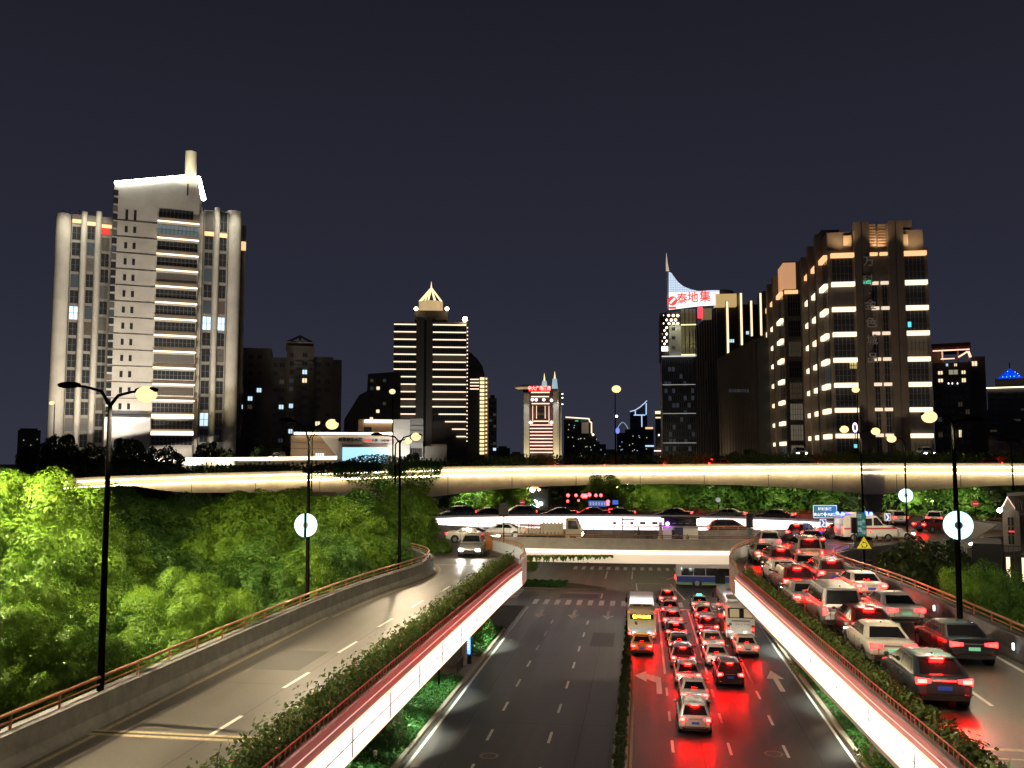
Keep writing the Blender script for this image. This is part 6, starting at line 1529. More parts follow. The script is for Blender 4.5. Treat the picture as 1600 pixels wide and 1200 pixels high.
def crown_mesh(seed, m, clumps=240, per=220, leaf=.08, rr=(4, 4, 4.4), cr=(.45, .85), jit=.26):
    """crown of many small rounded leaf clumps with dark gaps between them"""
    rs = np.random.RandomState(seed); P = []; Nn = []
    big = rs.normal(0, 1, (11, 3)); big /= np.linalg.norm(big, axis=1)[:, None]; big[:, 2] = np.abs(big[:, 2]) * 1.1 - .25
    for i in range(clumps):
        d = rs.normal(0, 1, 3); d /= np.linalg.norm(d)
        if d[2] < -.5: d[2] *= -.6
        lobe = max(0, float(np.max(big @ d)) - .78) / .22            # big limbs push the outline out in lobes
        k = (rs.uniform(.66, .80) + .26 * lobe) if i % 5 else rs.uniform(.35, .7)
        r = rs.uniform(*cr); c = d * np.array(rr) * k
        u = rs.normal(0, 1, (per, 3)) + d * .55 + np.array([0, 0, .45]); u /= np.linalg.norm(u, axis=1)[:, None]
        rad = r * rs.uniform(.80, 1.10, per)[:, None]
        P.append(c + u * rad * np.array([1, 1, .8])); Nn.append(u + np.array([0, 0, .25]))
    n = clumps * per // 8
    q = rs.normal(0, 1, (n, 3)); q /= np.linalg.norm(q, axis=1)[:, None]; P.append(q * np.array(rr) * rs.uniform(.3, .8, n)[:, None]); Nn.append(q)
    P = np.concatenate(P); Nn = np.concatenate(Nn)
    P[:, 2] = 3.2 + (P[:, 2] - P[:, 2].min()) * (12.5 - 3.2) / (P[:, 2].max() - P[:, 2].min())
    P[:, :2] *= 4.4 / np.percentile(np.linalg.norm(P[:, :2], axis=1), 98)
    return leaves('crown', P, Nn, leaf, m, seed + 50, jit=jit)
def trunk_mesh(seed, h=7.2):
    r_ = random.Random(seed); b = MB()
    b.tube([(0, 0, -.2), (.05, 0, 2), (-.05, .08, 4.2), (.0, .0, h)], [.30, .23, .18, .10], M_bark, 8)
    for k in range(7):
        a = k * 2.4 + r_.random(); z = 3.6 + k * .5; L = r_.uniform(1.8, 2.8)
        b.tube([(0, 0, z), (math.cos(a) * L * .5, math.sin(a) * L * .5, z + 1.0), (math.cos(a) * L, math.sin(a) * L, z + 2.4)], [.11, .08, .03], M_bark, 6)
    return b.mesh('trunk')
CR = {}
def crown(kind, v):
    k = (kind, v)
    if k not in CR:
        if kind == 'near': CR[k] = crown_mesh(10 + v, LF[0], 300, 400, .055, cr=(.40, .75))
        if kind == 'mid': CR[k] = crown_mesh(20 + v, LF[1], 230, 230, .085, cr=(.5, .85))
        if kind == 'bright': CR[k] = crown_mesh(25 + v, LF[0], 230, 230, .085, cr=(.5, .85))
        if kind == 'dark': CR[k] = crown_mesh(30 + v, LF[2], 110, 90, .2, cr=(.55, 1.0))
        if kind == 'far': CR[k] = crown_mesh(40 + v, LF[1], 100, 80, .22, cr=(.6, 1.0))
    return CR[k]
TR = [trunk_mesh(i) for i in range(3)]
ntree = 0
def tree(x, y, top, r, kind, label, group=None, z0=0.0, name='broadleaf_tree', cat='tree'):
    global ntree
    ntree += 1
    s = r / 4.3; sz = (top - z0) / 12.6
    t = thing(name, label, cat, (x, y, z0), ntree * 1.7, group); t.scale = (s, s, sz)
    link('crown', crown(kind, ntree % (3 if kind in ('near', 'mid', 'bright') else 2)), t); link('trunk', TR[ntree % 3], t)
    return t
GL = 'trees along the left ramp'
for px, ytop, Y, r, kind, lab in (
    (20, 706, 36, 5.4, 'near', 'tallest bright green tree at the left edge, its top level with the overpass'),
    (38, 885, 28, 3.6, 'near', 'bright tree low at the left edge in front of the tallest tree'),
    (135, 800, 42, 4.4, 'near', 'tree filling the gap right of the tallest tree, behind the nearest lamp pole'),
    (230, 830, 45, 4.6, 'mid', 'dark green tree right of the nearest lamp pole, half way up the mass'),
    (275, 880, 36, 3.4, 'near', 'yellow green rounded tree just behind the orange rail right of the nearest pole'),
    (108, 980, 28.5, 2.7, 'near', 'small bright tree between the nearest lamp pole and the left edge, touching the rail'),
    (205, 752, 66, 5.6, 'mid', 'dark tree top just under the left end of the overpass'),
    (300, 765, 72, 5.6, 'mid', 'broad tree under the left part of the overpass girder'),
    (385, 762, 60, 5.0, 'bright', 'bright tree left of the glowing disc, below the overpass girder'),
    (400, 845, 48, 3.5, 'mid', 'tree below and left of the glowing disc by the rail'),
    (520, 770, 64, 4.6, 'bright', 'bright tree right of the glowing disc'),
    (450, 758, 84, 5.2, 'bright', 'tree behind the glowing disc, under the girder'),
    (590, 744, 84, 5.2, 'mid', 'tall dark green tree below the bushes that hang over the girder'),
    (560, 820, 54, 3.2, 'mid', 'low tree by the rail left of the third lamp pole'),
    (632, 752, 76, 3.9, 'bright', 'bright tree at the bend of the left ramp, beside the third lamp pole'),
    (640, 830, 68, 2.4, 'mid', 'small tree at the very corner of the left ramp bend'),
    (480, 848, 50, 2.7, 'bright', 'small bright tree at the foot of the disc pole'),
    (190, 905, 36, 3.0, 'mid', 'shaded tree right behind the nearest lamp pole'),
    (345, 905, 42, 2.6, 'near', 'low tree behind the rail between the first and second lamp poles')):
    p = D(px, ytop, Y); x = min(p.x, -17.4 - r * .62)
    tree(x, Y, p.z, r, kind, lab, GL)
GR = 'trees beside the right ramp'
for px, ytop, Y, r, kind, lab in ((1432, 836, 62, 3.5, 'dark', 'large dark round tree beside the right ramp, behind the yellow sign'),
    (1395, 862, 68, 2.6, 'dark', 'dark tree just behind the warning sign post at the right'),
    (1482, 878, 52, 2.0, 'bright', 'bright green tree left of the big right lamp pole'),
    (1535, 868, 54, 2.3, 'mid', 'green tree between the big right lamp pole and the tiled house'),
    (1592, 882, 47, 2.3, 'mid', 'tree at the right edge below the tiled house'),
    (1512, 905, 47, 1.7, 'mid', 'low tree touching the rail right of the big right lamp pole'),
    (1452, 905, 52, 1.8, 'bright', 'low bright tree by the rail under the large dark round tree'),
    (1565, 930, 43, 1.7, 'mid', 'low tree by the rail near the right edge')):
    p = D(px, ytop, Y); tree(max(p.x, 15.7 + r * .7), Y, p.z, r, kind, lab, GR)
ordn = ['first', 'second', 'third', 'fourth', 'fifth', 'sixth', 'seventh', 'eighth', 'ninth', 'tenth', 'eleventh', 'twelfth', 'thirteenth', 'fourteenth', 'fifteenth', 'sixteenth', 'seventeenth', 'eighteenth', 'nineteenth', 'twentieth']
row = [(705, 168, 6, 'far'), (748, 160, 5.5, 'far'), (792, 158, 5, 'bright'), (862, 215, 7, 'dark'), (905, 225, 7, 'dark'), (944, 150, 4.5, 'bright'), (985, 168, 5.5, 'far'), (1025, 165, 5.5, 'bright'), (1072, 170, 6, 'far'), (1118, 165, 6, 'far'), (1165, 168, 6, 'far'), (1212, 165, 6, 'far'), (1258, 168, 6, 'dark'), (1305, 165, 6, 'far'), (1352, 162, 5, 'dark'), (1400, 160, 5, 'far'), (1446, 165, 5.5, 'far'), (1495, 162, 5.5, 'far'), (1545, 165, 6, 'dark'), (1600, 165, 6, 'dark')]
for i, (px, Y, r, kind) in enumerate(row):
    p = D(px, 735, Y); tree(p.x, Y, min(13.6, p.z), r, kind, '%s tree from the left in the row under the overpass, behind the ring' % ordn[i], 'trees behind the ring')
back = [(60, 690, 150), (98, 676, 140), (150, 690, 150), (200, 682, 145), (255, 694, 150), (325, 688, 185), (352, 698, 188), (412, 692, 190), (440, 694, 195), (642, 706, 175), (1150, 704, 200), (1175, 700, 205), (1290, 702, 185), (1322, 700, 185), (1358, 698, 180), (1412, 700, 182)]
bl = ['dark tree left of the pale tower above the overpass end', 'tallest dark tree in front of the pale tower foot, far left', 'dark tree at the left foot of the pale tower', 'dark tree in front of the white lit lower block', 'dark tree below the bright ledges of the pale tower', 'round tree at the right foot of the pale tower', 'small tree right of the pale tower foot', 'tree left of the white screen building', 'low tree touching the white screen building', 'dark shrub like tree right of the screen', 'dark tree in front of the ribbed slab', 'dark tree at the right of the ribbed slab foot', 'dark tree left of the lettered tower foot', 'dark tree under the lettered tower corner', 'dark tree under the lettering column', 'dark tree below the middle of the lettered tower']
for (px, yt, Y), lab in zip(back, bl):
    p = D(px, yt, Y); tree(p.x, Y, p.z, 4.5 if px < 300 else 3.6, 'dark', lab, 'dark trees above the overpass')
# small tree on the island below the near girder
p = D(822, 872, 113); tree(p.x, 113, 4.4, 1.6, 'bright', 'small young tree on the traffic island under the ring girder', z0=.1)
# leaves trailing over the near girder
def strip_leaves(name, label, path, n, wid, z0, z1, size, m, cat, seed, kind=None, group=None, bunch=.0):
    rs = np.random.RandomState(seed); P = [np.array(p) for p in path]; seg_ = rs.uniform(0, len(P) - 1.001, n); i = seg_.astype(int); f_ = (seg_ - i)[:, None]
    A = np.array(P); a, b = A[i], A[i + 1]; pos = a + (b - a) * f_
    t = b - a; t[:, 2] = 0; t /= np.linalg.norm(t, axis=1)[:, None] + 1e-9; r = np.stack([t[:, 1], -t[:, 0], t[:, 2] * 0], 1)
    o = rs.uniform(-1, 1, n); hz = rs.uniform(0, 1, n) ** .7
    wob = 1 + bunch * (np.sin(seg_ * 9.1 + seed) * .5 + np.sin(seg_ * 23.7) * .35 + rs.normal(0, .22, n))
    pos = pos + r * (o * wid * np.sqrt(np.clip(1 - (hz * .8) ** 2, 0, 1)))[:, None]; pos[:, 2] = pos[:, 2] + z0 + (z1 - z0) * hz * wob
    nn = r * o[:, None] * 1.2 + np.array([0, 0, .8])
    o_ = link(name, leaves(name, pos, nn, size, m, seed), None)
    return tag(o_, label, cat, group, kind)
def resamp(path, y0, y1, k=60):
    P = [p for p in path if y0 <= p.y <= y1]; return P
tl = [Vector((p.x, p.y, 8.42)) for p in resamp(troughL, 14, 63)]; trr = [Vector((p.x, p.y, 8.42)) for p in resamp(troughR, 14, 61)]
def even(path, n=80):
    L = [0]; 
    for a, b in zip(path[:-1], path[1:]): L.append(L[-1] + (b - a).length)
    out = []
    for k in range(n):
        s = L[-1] * k / (n - 1); i = max(j for j in range(len(L)) if L[j] <= s + 1e-6); i = min(i, len(path) - 2)
        out.append(path[i].lerp(path[i + 1], (s - L[i]) / max(1e-6, L[i + 1] - L[i])))
    return out
strip_leaves('planter_hedge', 'shaggy green hedge growing in the trough along the left ramp above the glowing strip', even(tl), 26000, .42, -.1, .85, .075, LF[3], 'hedge', 3, bunch=.5)
strip_leaves('planter_hedge', 'low olive hedge growing in the trough along the right ramp beside the cars', even(trr), 15000, .38, -.12, .52, .075, LF[3], 'hedge', 4, bunch=.45)
M_fl = mat('petal_pink', (.5, .06, .12), .6)
strip_leaves('pink_flowers', 'pink blossoms scattered through the left ramp hedge', even(tl), 300, .45, .1, .9, .045, M_fl, 'flowers', 5, kind='stuff')
strip_leaves('pink_flowers', 'pink blossoms scattered through the right ramp hedge', even(trr), 220, .45, .1, .6, .04, M_fl, 'flowers', 6, kind='stuff')
# overpass hedge, in two lengths on the median
oh = [Vector((p.x, p.y + 6.2, p.z - .9)) for p in fronttop if p.x > PX((0, 0, 0))[0] * 0 - 26]
strip_leaves('median_hedge', 'long dark hedge on the overpass behind its passing cars', even(oh, 120), 26000, .9, -.2, 2.3, .2, LF[3], 'hedge', 7, bunch=.25)
ohl = [Vector((p.x, p.y + 6.2, p.z - .9)) for p in fronttop if p.x < -24]
strip_leaves('median_hedge', 'hedge along the left end of the overpass in front of the second white strip', even(ohl, 60), 14000, .9, -.2, 1.9, .2, LF[2], 'hedge', 8, bunch=.35)
# bushes hanging over the overpass edge
def overhang(pxa, pxb, label, seed, n, top=1.6, drop=2.5, m=LF[1]):
    rs = np.random.RandomState(seed); P = []; Nn = []
    for k in range(n):
        px = rs.uniform(pxa, pxb); tpl = D(px, interp(OTOP, px), interp(OY_, px)); e = math.sin(math.pi * (px - pxa) / (pxb - pxa)) ** .5
        u = rs.uniform(-1, 1); z = tpl.z + (u * top * e if u > 0 else u * drop * e * (.5 + .5 * math.sin(px * .7 + seed) ** 2)); y = tpl.y - rs.uniform(.1, 1.6) * (1 if u < 0 else .8) + (1.2 if u > .3 else 0)
        P.append((tpl.x, y, z)); Nn.append((0, -1, .4))
    return tag(link('hanging_bush', leaves('hanging_bush', np.array(P), np.array(Nn), .17, m, seed), None), label, 'bush')
overhang(478, 600, 'bush hanging over the overpass edge left of the video screen foot', 21, 2600, 1.3, 1.2, LF[2])
overhang(524, 640, 'dense bush spilling over the overpass below the video screen', 22, 5000, 2.4, 3.0, LF[1])
overhang(610, 692, 'trailing bush on the overpass girder at the pier right of the screen', 23, 4200, 1.2, 4.6, LF[1])
def ghang(pts, label, seed, n, m):
    rs = np.random.RandomState(seed); P = []; Nn = []
    for k in range(n):
        px = rs.uniform(*pts[:2]); e = 1 - (px - pts[0]) / (pts[1] - pts[0])
        py = 868 + abs(rs.normal(0, 1)) * 6.5 * (e * .8 + .3) * (.55 + .45 * math.sin(px * .23 + math.sin(px * .71) * 2)); y = 78.2 - rs.uniform(0, .8)
        q = D(px, py, y); P.append(tuple(q)); Nn.append((0, -1, .5))
    return tag(link('trailing_vine', leaves('trailing_vine', np.array(P), np.array(Nn), .09, m, seed), None), label, 'vine')
ghang((818, 958), 'feathery green vine trailing along the lower edge of the ring girder', 24, 2600, LF[0])
# ground cover under the ramps
def cover(name, label, x0, x1, y0, y1, n, m, size, seed, h=.25):
    rs = np.random.RandomState(seed); P = np.stack([rs.uniform(x0, x1, n), rs.uniform(y0, y1, n), .1 + rs.uniform(0, h, n)], 1)
    P[:, 2] += .18 * (np.sin(P[:, 0] * 3.1) * np.sin(P[:, 1] * 1.7)) ** 2
    return tag(link(name, leaves(name, P, np.tile([0, 0, 1.0], (n, 1)), size, m, seed, jit=.6), None), label, 'plants', None, 'stuff')
cover('ground_cover', 'green ground cover on the near left verge', -19.3, -13.0, 30, 65.3, 42000, LF[4], .085, 31)
cover('ground_cover', 'green ground cover on the far left verge', -19.3, -13.0, 72.2, 84, 9000, LF[4], .11, 32, .4)
cover('ground_cover', 'green ground cover on the right verge', 11.5, 17, 32, 92, 42000, LF[4], .09, 33)
cover('ground_cover', 'lawn on the traffic island under the ring', -18, -9.5, 111.2, 116, 5000, LF[4], .12, 34)
# shrubs clipped into columns and vines round the piers
def vine(x, y, z0, z1, r, label, seed, n=3500, m=LF[1], group='vines climbing the ramp piers'):
    rs = np.random.RandomState(seed); a = rs.uniform(0, 6.283, n); z = rs.uniform(z0, z1, n); rad = r * (1 + .22 * np.sin(z * 2.2 + a * 2)) * rs.uniform(.75, 1.12, n)
    P = np.stack([x + np.cos(a) * rad, y + np.sin(a) * rad, z], 1); Nn = np.stack([np.cos(a), np.sin(a), a * 0 + .3], 1)
    return tag(link('climbing_vine', leaves('climbing_vine', P, Nn, .1, m, seed), None), label, 'vine', group)
vine(-14.4, 30, .1, 5.6, 1.25, 'dense vine wrapped round the nearest left pier at the bottom edge', 41)
vine(-14.4, 50, .1, 3.2, 1.3, 'vine climbing the lower half of the second left pier', 42, 2500, LF[4])
vine(-14.8, 80, .1, 6.0, 1.3, 'tall vine covered pier at the far end of the left verge', 43, 4500)
vine(-13.6, 37.5, .1, 5.2, .7, 'slim vine column between the first two left piers', 44, 2600)
vine(12.6, 29, .1, 5.6, 1.3, 'vine wrapped round the nearest right pier at the bottom edge', 45)
vine(12.6, 50.5, .1, 5.0, 1.3, 'vine wrapped round the second right pier', 46, 4500)
vine(12.6, 70, .1, 5.6, 1.4, 'vine wrapped round the farthest right pier', 47, 4500)
vine(11.9, 41, .1, 3.4, .7, 'clipped column shrub between the two nearest right piers', 48, 2600)
vine(-14.3, 76.5, .1, 5.2, .7, 'slim vine column before the far left pier', 49, 2200)
# median shrubs: one kind, copied
sh = None
rs = np.random.RandomState(60); u = rs.normal(0, 1, (420, 3)); u /= np.linalg.norm(u, axis=1)[:, None]; u[:, 2] = abs(u[:, 2])
smesh = leaves('median_shrub', u * np.array([.24, .42, .42]) * rs.uniform(.6, 1.05, 420)[:, None] + np.array([0, 0, .05]), u, .06, LF[2], 61)
k = 0
for y in np.arange(36, 96, 1.15):
    o = link('median_shrub', smesh); o.location = (-1.35, y, .24); o.rotation_euler = (0, 0, k * 1.3); s_ = .85 + .3 * rs.rand(); o.scale = (s_, s_, s_)
    tag(o, 'small clipped dark shrub in the row on the narrow median', 'shrub', 'shrubs on the narrow median'); k += 1
# ------------------------------------------------------------------ street lamps
E_sod, E_sod1, E_added_lamp, E_FL = 40000, 52000, 470000, 36000
E_glass = emi('lamp_glare_globe', (1, .72, .33), 1.55)
E_far_l = E_FL
M_pole = mat('pole_dark', (.006, .006, .006), 1.0, spec=0.0)
E_disc = emi('disc_white', (.60, .95, 1), 1.55)
def lamp(label, base, Y, heads, fork, zb, rb=.13, disc_=None, hs=.17, em=None, group='street lamps', frame_px=None, head_scale=1.0):
    """base pixel column, heads = [(px, py, lit)], fork = (px, py) where the arms leave the pole"""
    p0 = D(base[0], base[1], Y); t = thing('street_lamp', label, 'street lamp', (p0.x, Y, zb), 0, group)
    def L(px, py): q = D(px, py, Y); return Vector((q.x - p0.x, 0, q.z - zb))
    fk = L(*fork)
    b = MB(); b.tube([(0, 0, 0), (0, 0, .5)], [rb * 1.5, rb * 1.4], M_pole, 10); b.tube([(0, 0, 0), fk * .5, fk], [rb, rb * .8, rb * .55], M_pole, 10); b.build('pole', t)
    for px, py, lit in heads:
        h = L(px, py); s = 1 if h.x > fk.x else -1
        c1 = fk + Vector(((h.x - fk.x) * .22, 0, (h.z - fk.z) * .72)); c2 = fk + Vector(((h.x - fk.x) * .6, 0, (h.z - fk.z) * .95))
        b = MB(); b.tube([fk, c1, c2, h - Vector((s * .2, 0, 0))], [rb * .5, rb * .42, rb * .34, rb * .3], M_pole, 7); ar = b.build('arm', t)
        b = MB(); k = head_scale
        b.ball((h.x, 0, h.z + .03), .36 * k, M_pole, 12, 6, (1.15, .5, .3)); b.build('lamp_head', ar)
        if lit:
            b = MB(); b.ball((h.x, 0, h.z - .10 * k), hs * k * 1.12, E_glass, 14, 9, (1.12, 1, .9)); b.build('lamp_glass', ar)  # globe enlarged and tinted to stand for the lamp's glare
            Ld = bpy.data.lights.new('lamp_light', 'SPOT'); Ld.energy = em or E_sod; Ld.color = (1, .80, .51); Ld.spot_size = R(168); Ld.spot_blend = .35; Ld.shadow_soft_size = hs * k * .62
            lo_ = bpy.data.objects.new('lamp_light', Ld); COL.objects.link(lo_); lo_.parent = ar; lo_.location = (h.x, 0, h.z - .10 * k - hs * k * .62)
    if disc_:
        d = L(*disc_[:2]); r = disc_[2] * Y / F
        b = MB(); n = 36
        ring_ = [(d.x + q * math.cos(2 * math.pi * i / n), y, d.z + q * math.sin(2 * math.pi * i / n)) for q, y in ((r, -.32), (r * .28, -.32), (r * .28, -.22), (r, -.22)) for i in range(n)]
        b.add(ring_, [(k * n + i, k * n + (i + 1) % n, ((k + 1) % 4) * n + (i + 1) % n, ((k + 1) % 4) * n + i) for k in range(4) for i in range(n)], E_disc)
        dd = b.build('glowing_disc', t)
        b = MB(); b.tube([(d.x, -.36, d.z), (d.x, -.2, d.z)], r * .27, mat('disc_hub', (.25, .38, .42), .5), 20); b.box(d.x - .06, d.x + .06, -.40, -.33, d.z - r * 1.02, d.z + r * 1.02, M_pole); b.build('hub', dd)
    return t
lamp('nearest street lamp at the left, right arm lit, standing behind the orange rail', (157, 1080), 26.0, [(108, 603, 0), (229, 611, 1)], (172, 634), 7.2, .12, hs=.26, em=E_sod1)
lamp('second lamp pole on the left with the glowing disc half way up', (480, 945), 45.0, [(447, 657, 0), (519, 660, 1)], (483, 690), 7.2, .12, (481, 820, 18.5), hs=.27)
lamp('third lamp pole at the left ramp bend with the right arm lit', (624, 885), 59.0, [(588, 679, 0), (650, 680, 1)], (625, 692), 7.2, .12, hs=.27)
lamp('street lamp behind the third left pole, lit head lower on its right arm', (617, 790), 76.0, [(638, 687, 1)], (618, 694), 0, .11, hs=.26)
lamp('unlit curved street lamp between the white screen building and the second left pole', (487, 770), 110.0, [(505, 674, 0), (492, 680, 0)], (488, 684), 0, .12)
lamp('big right lamp pole with glowing disc, its left arm lit', (1499, 945), 44.0, [(1452, 648, 1), (1522, 656, 0)], (1489, 660), 7.2, .14, (1494, 820, 20.5), hs=.28)
lamp('smaller right lamp pole with glowing disc beyond the ring bushes', (1418, 862), 92.0, [(1393, 684, 1)], (1413, 690), 0, .13, (1414, 774, 10), hs=.36)
lamp('twin armed street lamp with both heads lit above the roundabout warning sign', (1352, 850), 79.0, [(1319, 669, 1), (1368, 672, 1)], (1344, 678), 0, .12, hs=.30)
lamp('tall single street lamp in front of the lettered tower', (1339, 720), 158.0, [(1337, 608, 1)], (1340, 612), 13, .14, hs=.5, em=E_far_l)
lamp('tall single street lamp standing alone in the sky over the overpass centre', (962, 715), 153.0, [(963, 607, 1)], (961, 616), 13, .15, hs=.62, em=E_far_l)
lamp('small far street lamp at the left of the pale tower', (86, 700), 150.0, [(81, 629, 1)], (85, 634), 6, .14, hs=.38, em=E_far_l)
lamp('tall single street lamp left of the striped pyramid tower', (614, 720), 153.0, [(613, 611, 1)], (614, 616), 13, .14, hs=.45, em=E_far_l)
lamp('unlit street lamp with bent arm at the right edge over the overpass', (1582, 730), 147.0, [(1562, 688, 0)], (1580, 698), 11, .13)
# unseen lamps: one near the footbridge, one added to light the left trees
lamp('street lamp beside the right ramp close to the footbridge', (1800, 1100), 22.0, [(1740, 560, 1), (1880, 560, 0)], (1795, 600), 7.2, .13, hs=.26)
lamp('added unseen street lamp beyond the left trees, lighting their tops', (-330, 1000), 27.0, [(-260, 540, 1), (-420, 540, 0)], (-330, 560), 0, .13, hs=.26, em=E_added_lamp)
# lamps bolted under the ramps, washing the verges
E_under = emi('under_lamp', (.80, 1, .82), 60)
for x, ys in ((-13.4, (24, 33, 42, 51, 60, 77)), (12.0, (25, 34, 43, 52, 62, 78))):
    for i, y in enumerate(ys):
        t = thing('flood_lamp', 'small cool flood lamp under the %s ramp, %s from the footbridge' % ('left' if x < 0 else 'right', ordn[i]), 'lamp', (x, y, 6.1), 0, 'flood lamps under the ramps')
        b = MB(); b.box(-.2, .2, -.12, .12, 0, .12, M_dark); b.tube([(0, 0, .1), (0, 0, .95)], .03, M_dark, 5); b.build('housing', t)
        b = MB(); b.box(-.17, .17, -.1, .1, -.03, -.002, E_under); b.build('lamp_glass', t)
        sl_ = flood(t, (0, 0, -.1), (-1.2 if x < 0 else 1.2, 0, -6), 6500 if i % 2 else 4500, (.86, 1, .80), 80, .7, .12)

# ------------------------------------------------------------------ signs
def sign(name, label, cat, px, py, Y, wpx, hpx, face, post=None, back=M_dark, group=None):
    c = D(px, py, Y); w = wpx * Y / F; h = hpx * Y / F; t = thing(name, label, cat, (c.x, Y, c.z), 0, group)
    b = MB(); b.box(-w / 2, w / 2, -.04, .04, -h / 2, h / 2, back); b.build('backing', t)
    b = MB(); b.box(-w / 2 + .05, w / 2 - .05, -.055, -.045, -h / 2 + .05, h / 2 - .05, face); fc = b.build('face', t)
    if post is not None:
        b = MB(); b.tube([(0, .08, h * .3), (0, .08, post - c.z)], .05, M_pole, 6); b.build('post', t)
    return t, fc, w, h
M_sw = mat('sign_white', (.7, .75, .78), .5, emit=(.8, .9, 1), es=.35)
M_teal = mat('sign_teal', (.005, .13, .17), .6, emit=(.0, .45, .6), es=.10)
t, fc, w, h = sign('road_sign', 'teal direction sign with white characters beside the ambulance', 'sign', 1289, 799.5, 93, 34, 19, M_teal, 8, back=M_sw)
text('环城东路', h * .26, M_sw, 'lettering', fc, (0, -.07, h * .2), (R(90), 0, 0), .004, bold=.01)
text('艮山路', h * .25, M_sw, 'lettering', fc, (-w * .28, -.07, -h * .24), (R(90), 0, 0), .004, bold=.01)
text('凤起路', h * .25, M_sw, 'lettering', fc, (w * .30, -.07, -h * .24), (R(90), 0, 0), .004, bold=.01)
b = MB(); b.prism_xz([(-.09, -h * .26), (.0, -h * .40), (.09, -h * .26), (.2, -h * .2), (.09, -h * .14), (0, h * .0), (-.09, -h * .14), (-.2, -h * .2)], -.07, -.058, M_sw); b.build('roundabout_symbol', fc)
M_bl = mat('sign_blue_face', (.03, .08, .25), .5, emit=(.1, .2, .6), es=.3)
def chevron(px, py, Y, s, lab):
    t, fc, w, h = sign('chevron_sign', lab, 'sign', px, py, Y, s, s * 1.25, M_bl, 8, back=M_sw, group='chevron signs')
    b = MB(); a = w * .3; b.prism_xz([(-a, h * .38), (-a * .1, h * .38), (a, 0), (-a * .1, -h * .38), (-a, -h * .38), (a * .05, 0)], -.07, -.058, M_sw); b.build('arrow', fc)
chevron(1286, 817, 92, 9, 'blue and white chevron sign just under the teal direction sign')
chevron(1387, 808, 98, 8.5, 'blue and white chevron sign right of the ambulance')
t = thing('warning_sign', 'yellow triangular roundabout warning sign on a dark post by the right ramp', 'sign', D(1350, 849, 66), 0)
def tri(b, s, y0, y1, m): b.prism_xz([(-s, -s * .72), (s, -s * .72), (0, s * .95)], y0, y1, m)
b = MB(); tri(b, .60, -.03, .02, M_dark); b.build('backing', t); b = MB(); tri(b, .50, -.045, -.032, mat('sign_yellow', (.75, .62, .03), .5, emit=(1, .85, .05), es=.35)); fc = b.build('face', t)
b = MB()
for k in range(3):
    a0 = k * 120 + 20; pts = [(.17 * math.cos(R(a0 + j * 20)), .17 * math.sin(R(a0 + j * 20)) - .1) for j in range(5)]
    b.tube([(x, -.06, z) for x, z in pts], .024, M_dark, 5); x, z = pts[-1]; a = R(a0 + 80)
    b.prism_xz([(x + .07 * math.cos(a), z + .07 * math.sin(a)), (x - .07 * math.cos(a), z - .07 * math.sin(a)), (x - .10 * math.sin(a), z + .10 * math.cos(a))], -.07, -.05, M_dark)
b.build('roundabout_symbol', fc)
b = MB(); b.tube([(0, .06, .5), (0, .06, -6.4)], .07, M_pole, 8); b.build('post', t)
def noentry(px, py, Y, r, lab):
    c = D(px, py, Y); t = thing('no_entry_sign', lab, 'sign', c, 0, 'no entry signs'); r = r * Y / F
    b = MB(); b.tube([(0, -.03, 0), (0, .02, 0)], r, mat('sign_red_face', (.55, .02, .03), .5, emit=(1, .05, .06), es=.35), 20); b.build('face', t)
    b = MB(); b.box(-r * .72, r * .72, -.05, -.034, -r * .16, r * .16, M_sw); b.build('bar', t)
    b = MB(); b.tube([(0, .05, r * .5), (0, .05, 8 - c.z)], .05, M_pole, 6); b.build('post', t)
noentry(1524, 787, 118, 4.6, 'red no entry sign beyond the ring near the tiled house')
noentry(816, 785, 126, 4.2, 'red no entry sign beyond the ring under the overpass at centre left')
c = D(1122, 781, 124); t = thing('round_sign', 'plain round pale sign before the trees right of centre', 'sign', c)
b = MB(); b.tube([(0, -.03, 0), (0, .02, 0)], .32, M_sw, 18); b.build('face', t); b = MB(); b.tube([(0, .05, 0), (0, .05, 8 - c.z)], .04, M_pole, 6); b.build('post', t)
t, fc, w, h = sign('square_sign', 'dark square sign back on a pole at the top of the left ramp', 'sign', 787, 796, 76, 15, 21, M_dark, 8.0, back=M_dark)
t = thing('traffic_signal', 'dark traffic signal seen from behind, beside the green street name board', 'traffic light', D(1335, 822, 83))
b = MB(); b.box(-.28, .28, -.2, .2, -.6, .75, M_dark); b.box(.28, .6, -.1, .1, .2, .55, M_dark); b.build('housing', t); b = MB(); b.tube([(0, 0, -.6), (0, 0, -2.2)], .08, mat('pole_green', (.08, .2, .17), .5), 8); b.build('post', t)
t = thing('traffic_signal', 'dark traffic signal on a green post at the inner corner of the right ramp top', 'traffic light', D(1171, 815, 80))
b = MB(); b.box(-.28, .28, -.2, .2, -.5, .7, M_dark); b.build('housing', t); b = MB(); b.tube([(0, 0, -.5), (0, 0, -2.0)], .08, mat('pole_green', (.08, .2, .17), .5), 8); b.box(-.2, .2, -.12, -.09, -1.3, -.6, mat('pole_green', (.08, .2, .17), .5)); b.build('post', t)
t, fc, w, h = sign('street_name_board', 'tall green board with small white characters on the twin armed lamp pole', 'sign', 1346, 819, 78.6, 13, 36, mat('sign_green', (.03, .22, .16), .5, emit=(.05, .4, .3), es=.25), None)
for i in range(3): text('环城路'[i], h * .2, M_sw, 'lettering', fc, (-w * .2, -.07, h * (.3 - i * .27)), (R(90), 0, 0), .004); text('东一段'[i], h * .16, M_sw, 'lettering', fc, (w * .24, -.07, h * (.1 - i * .22)), (R(90), 0, 0), .004)
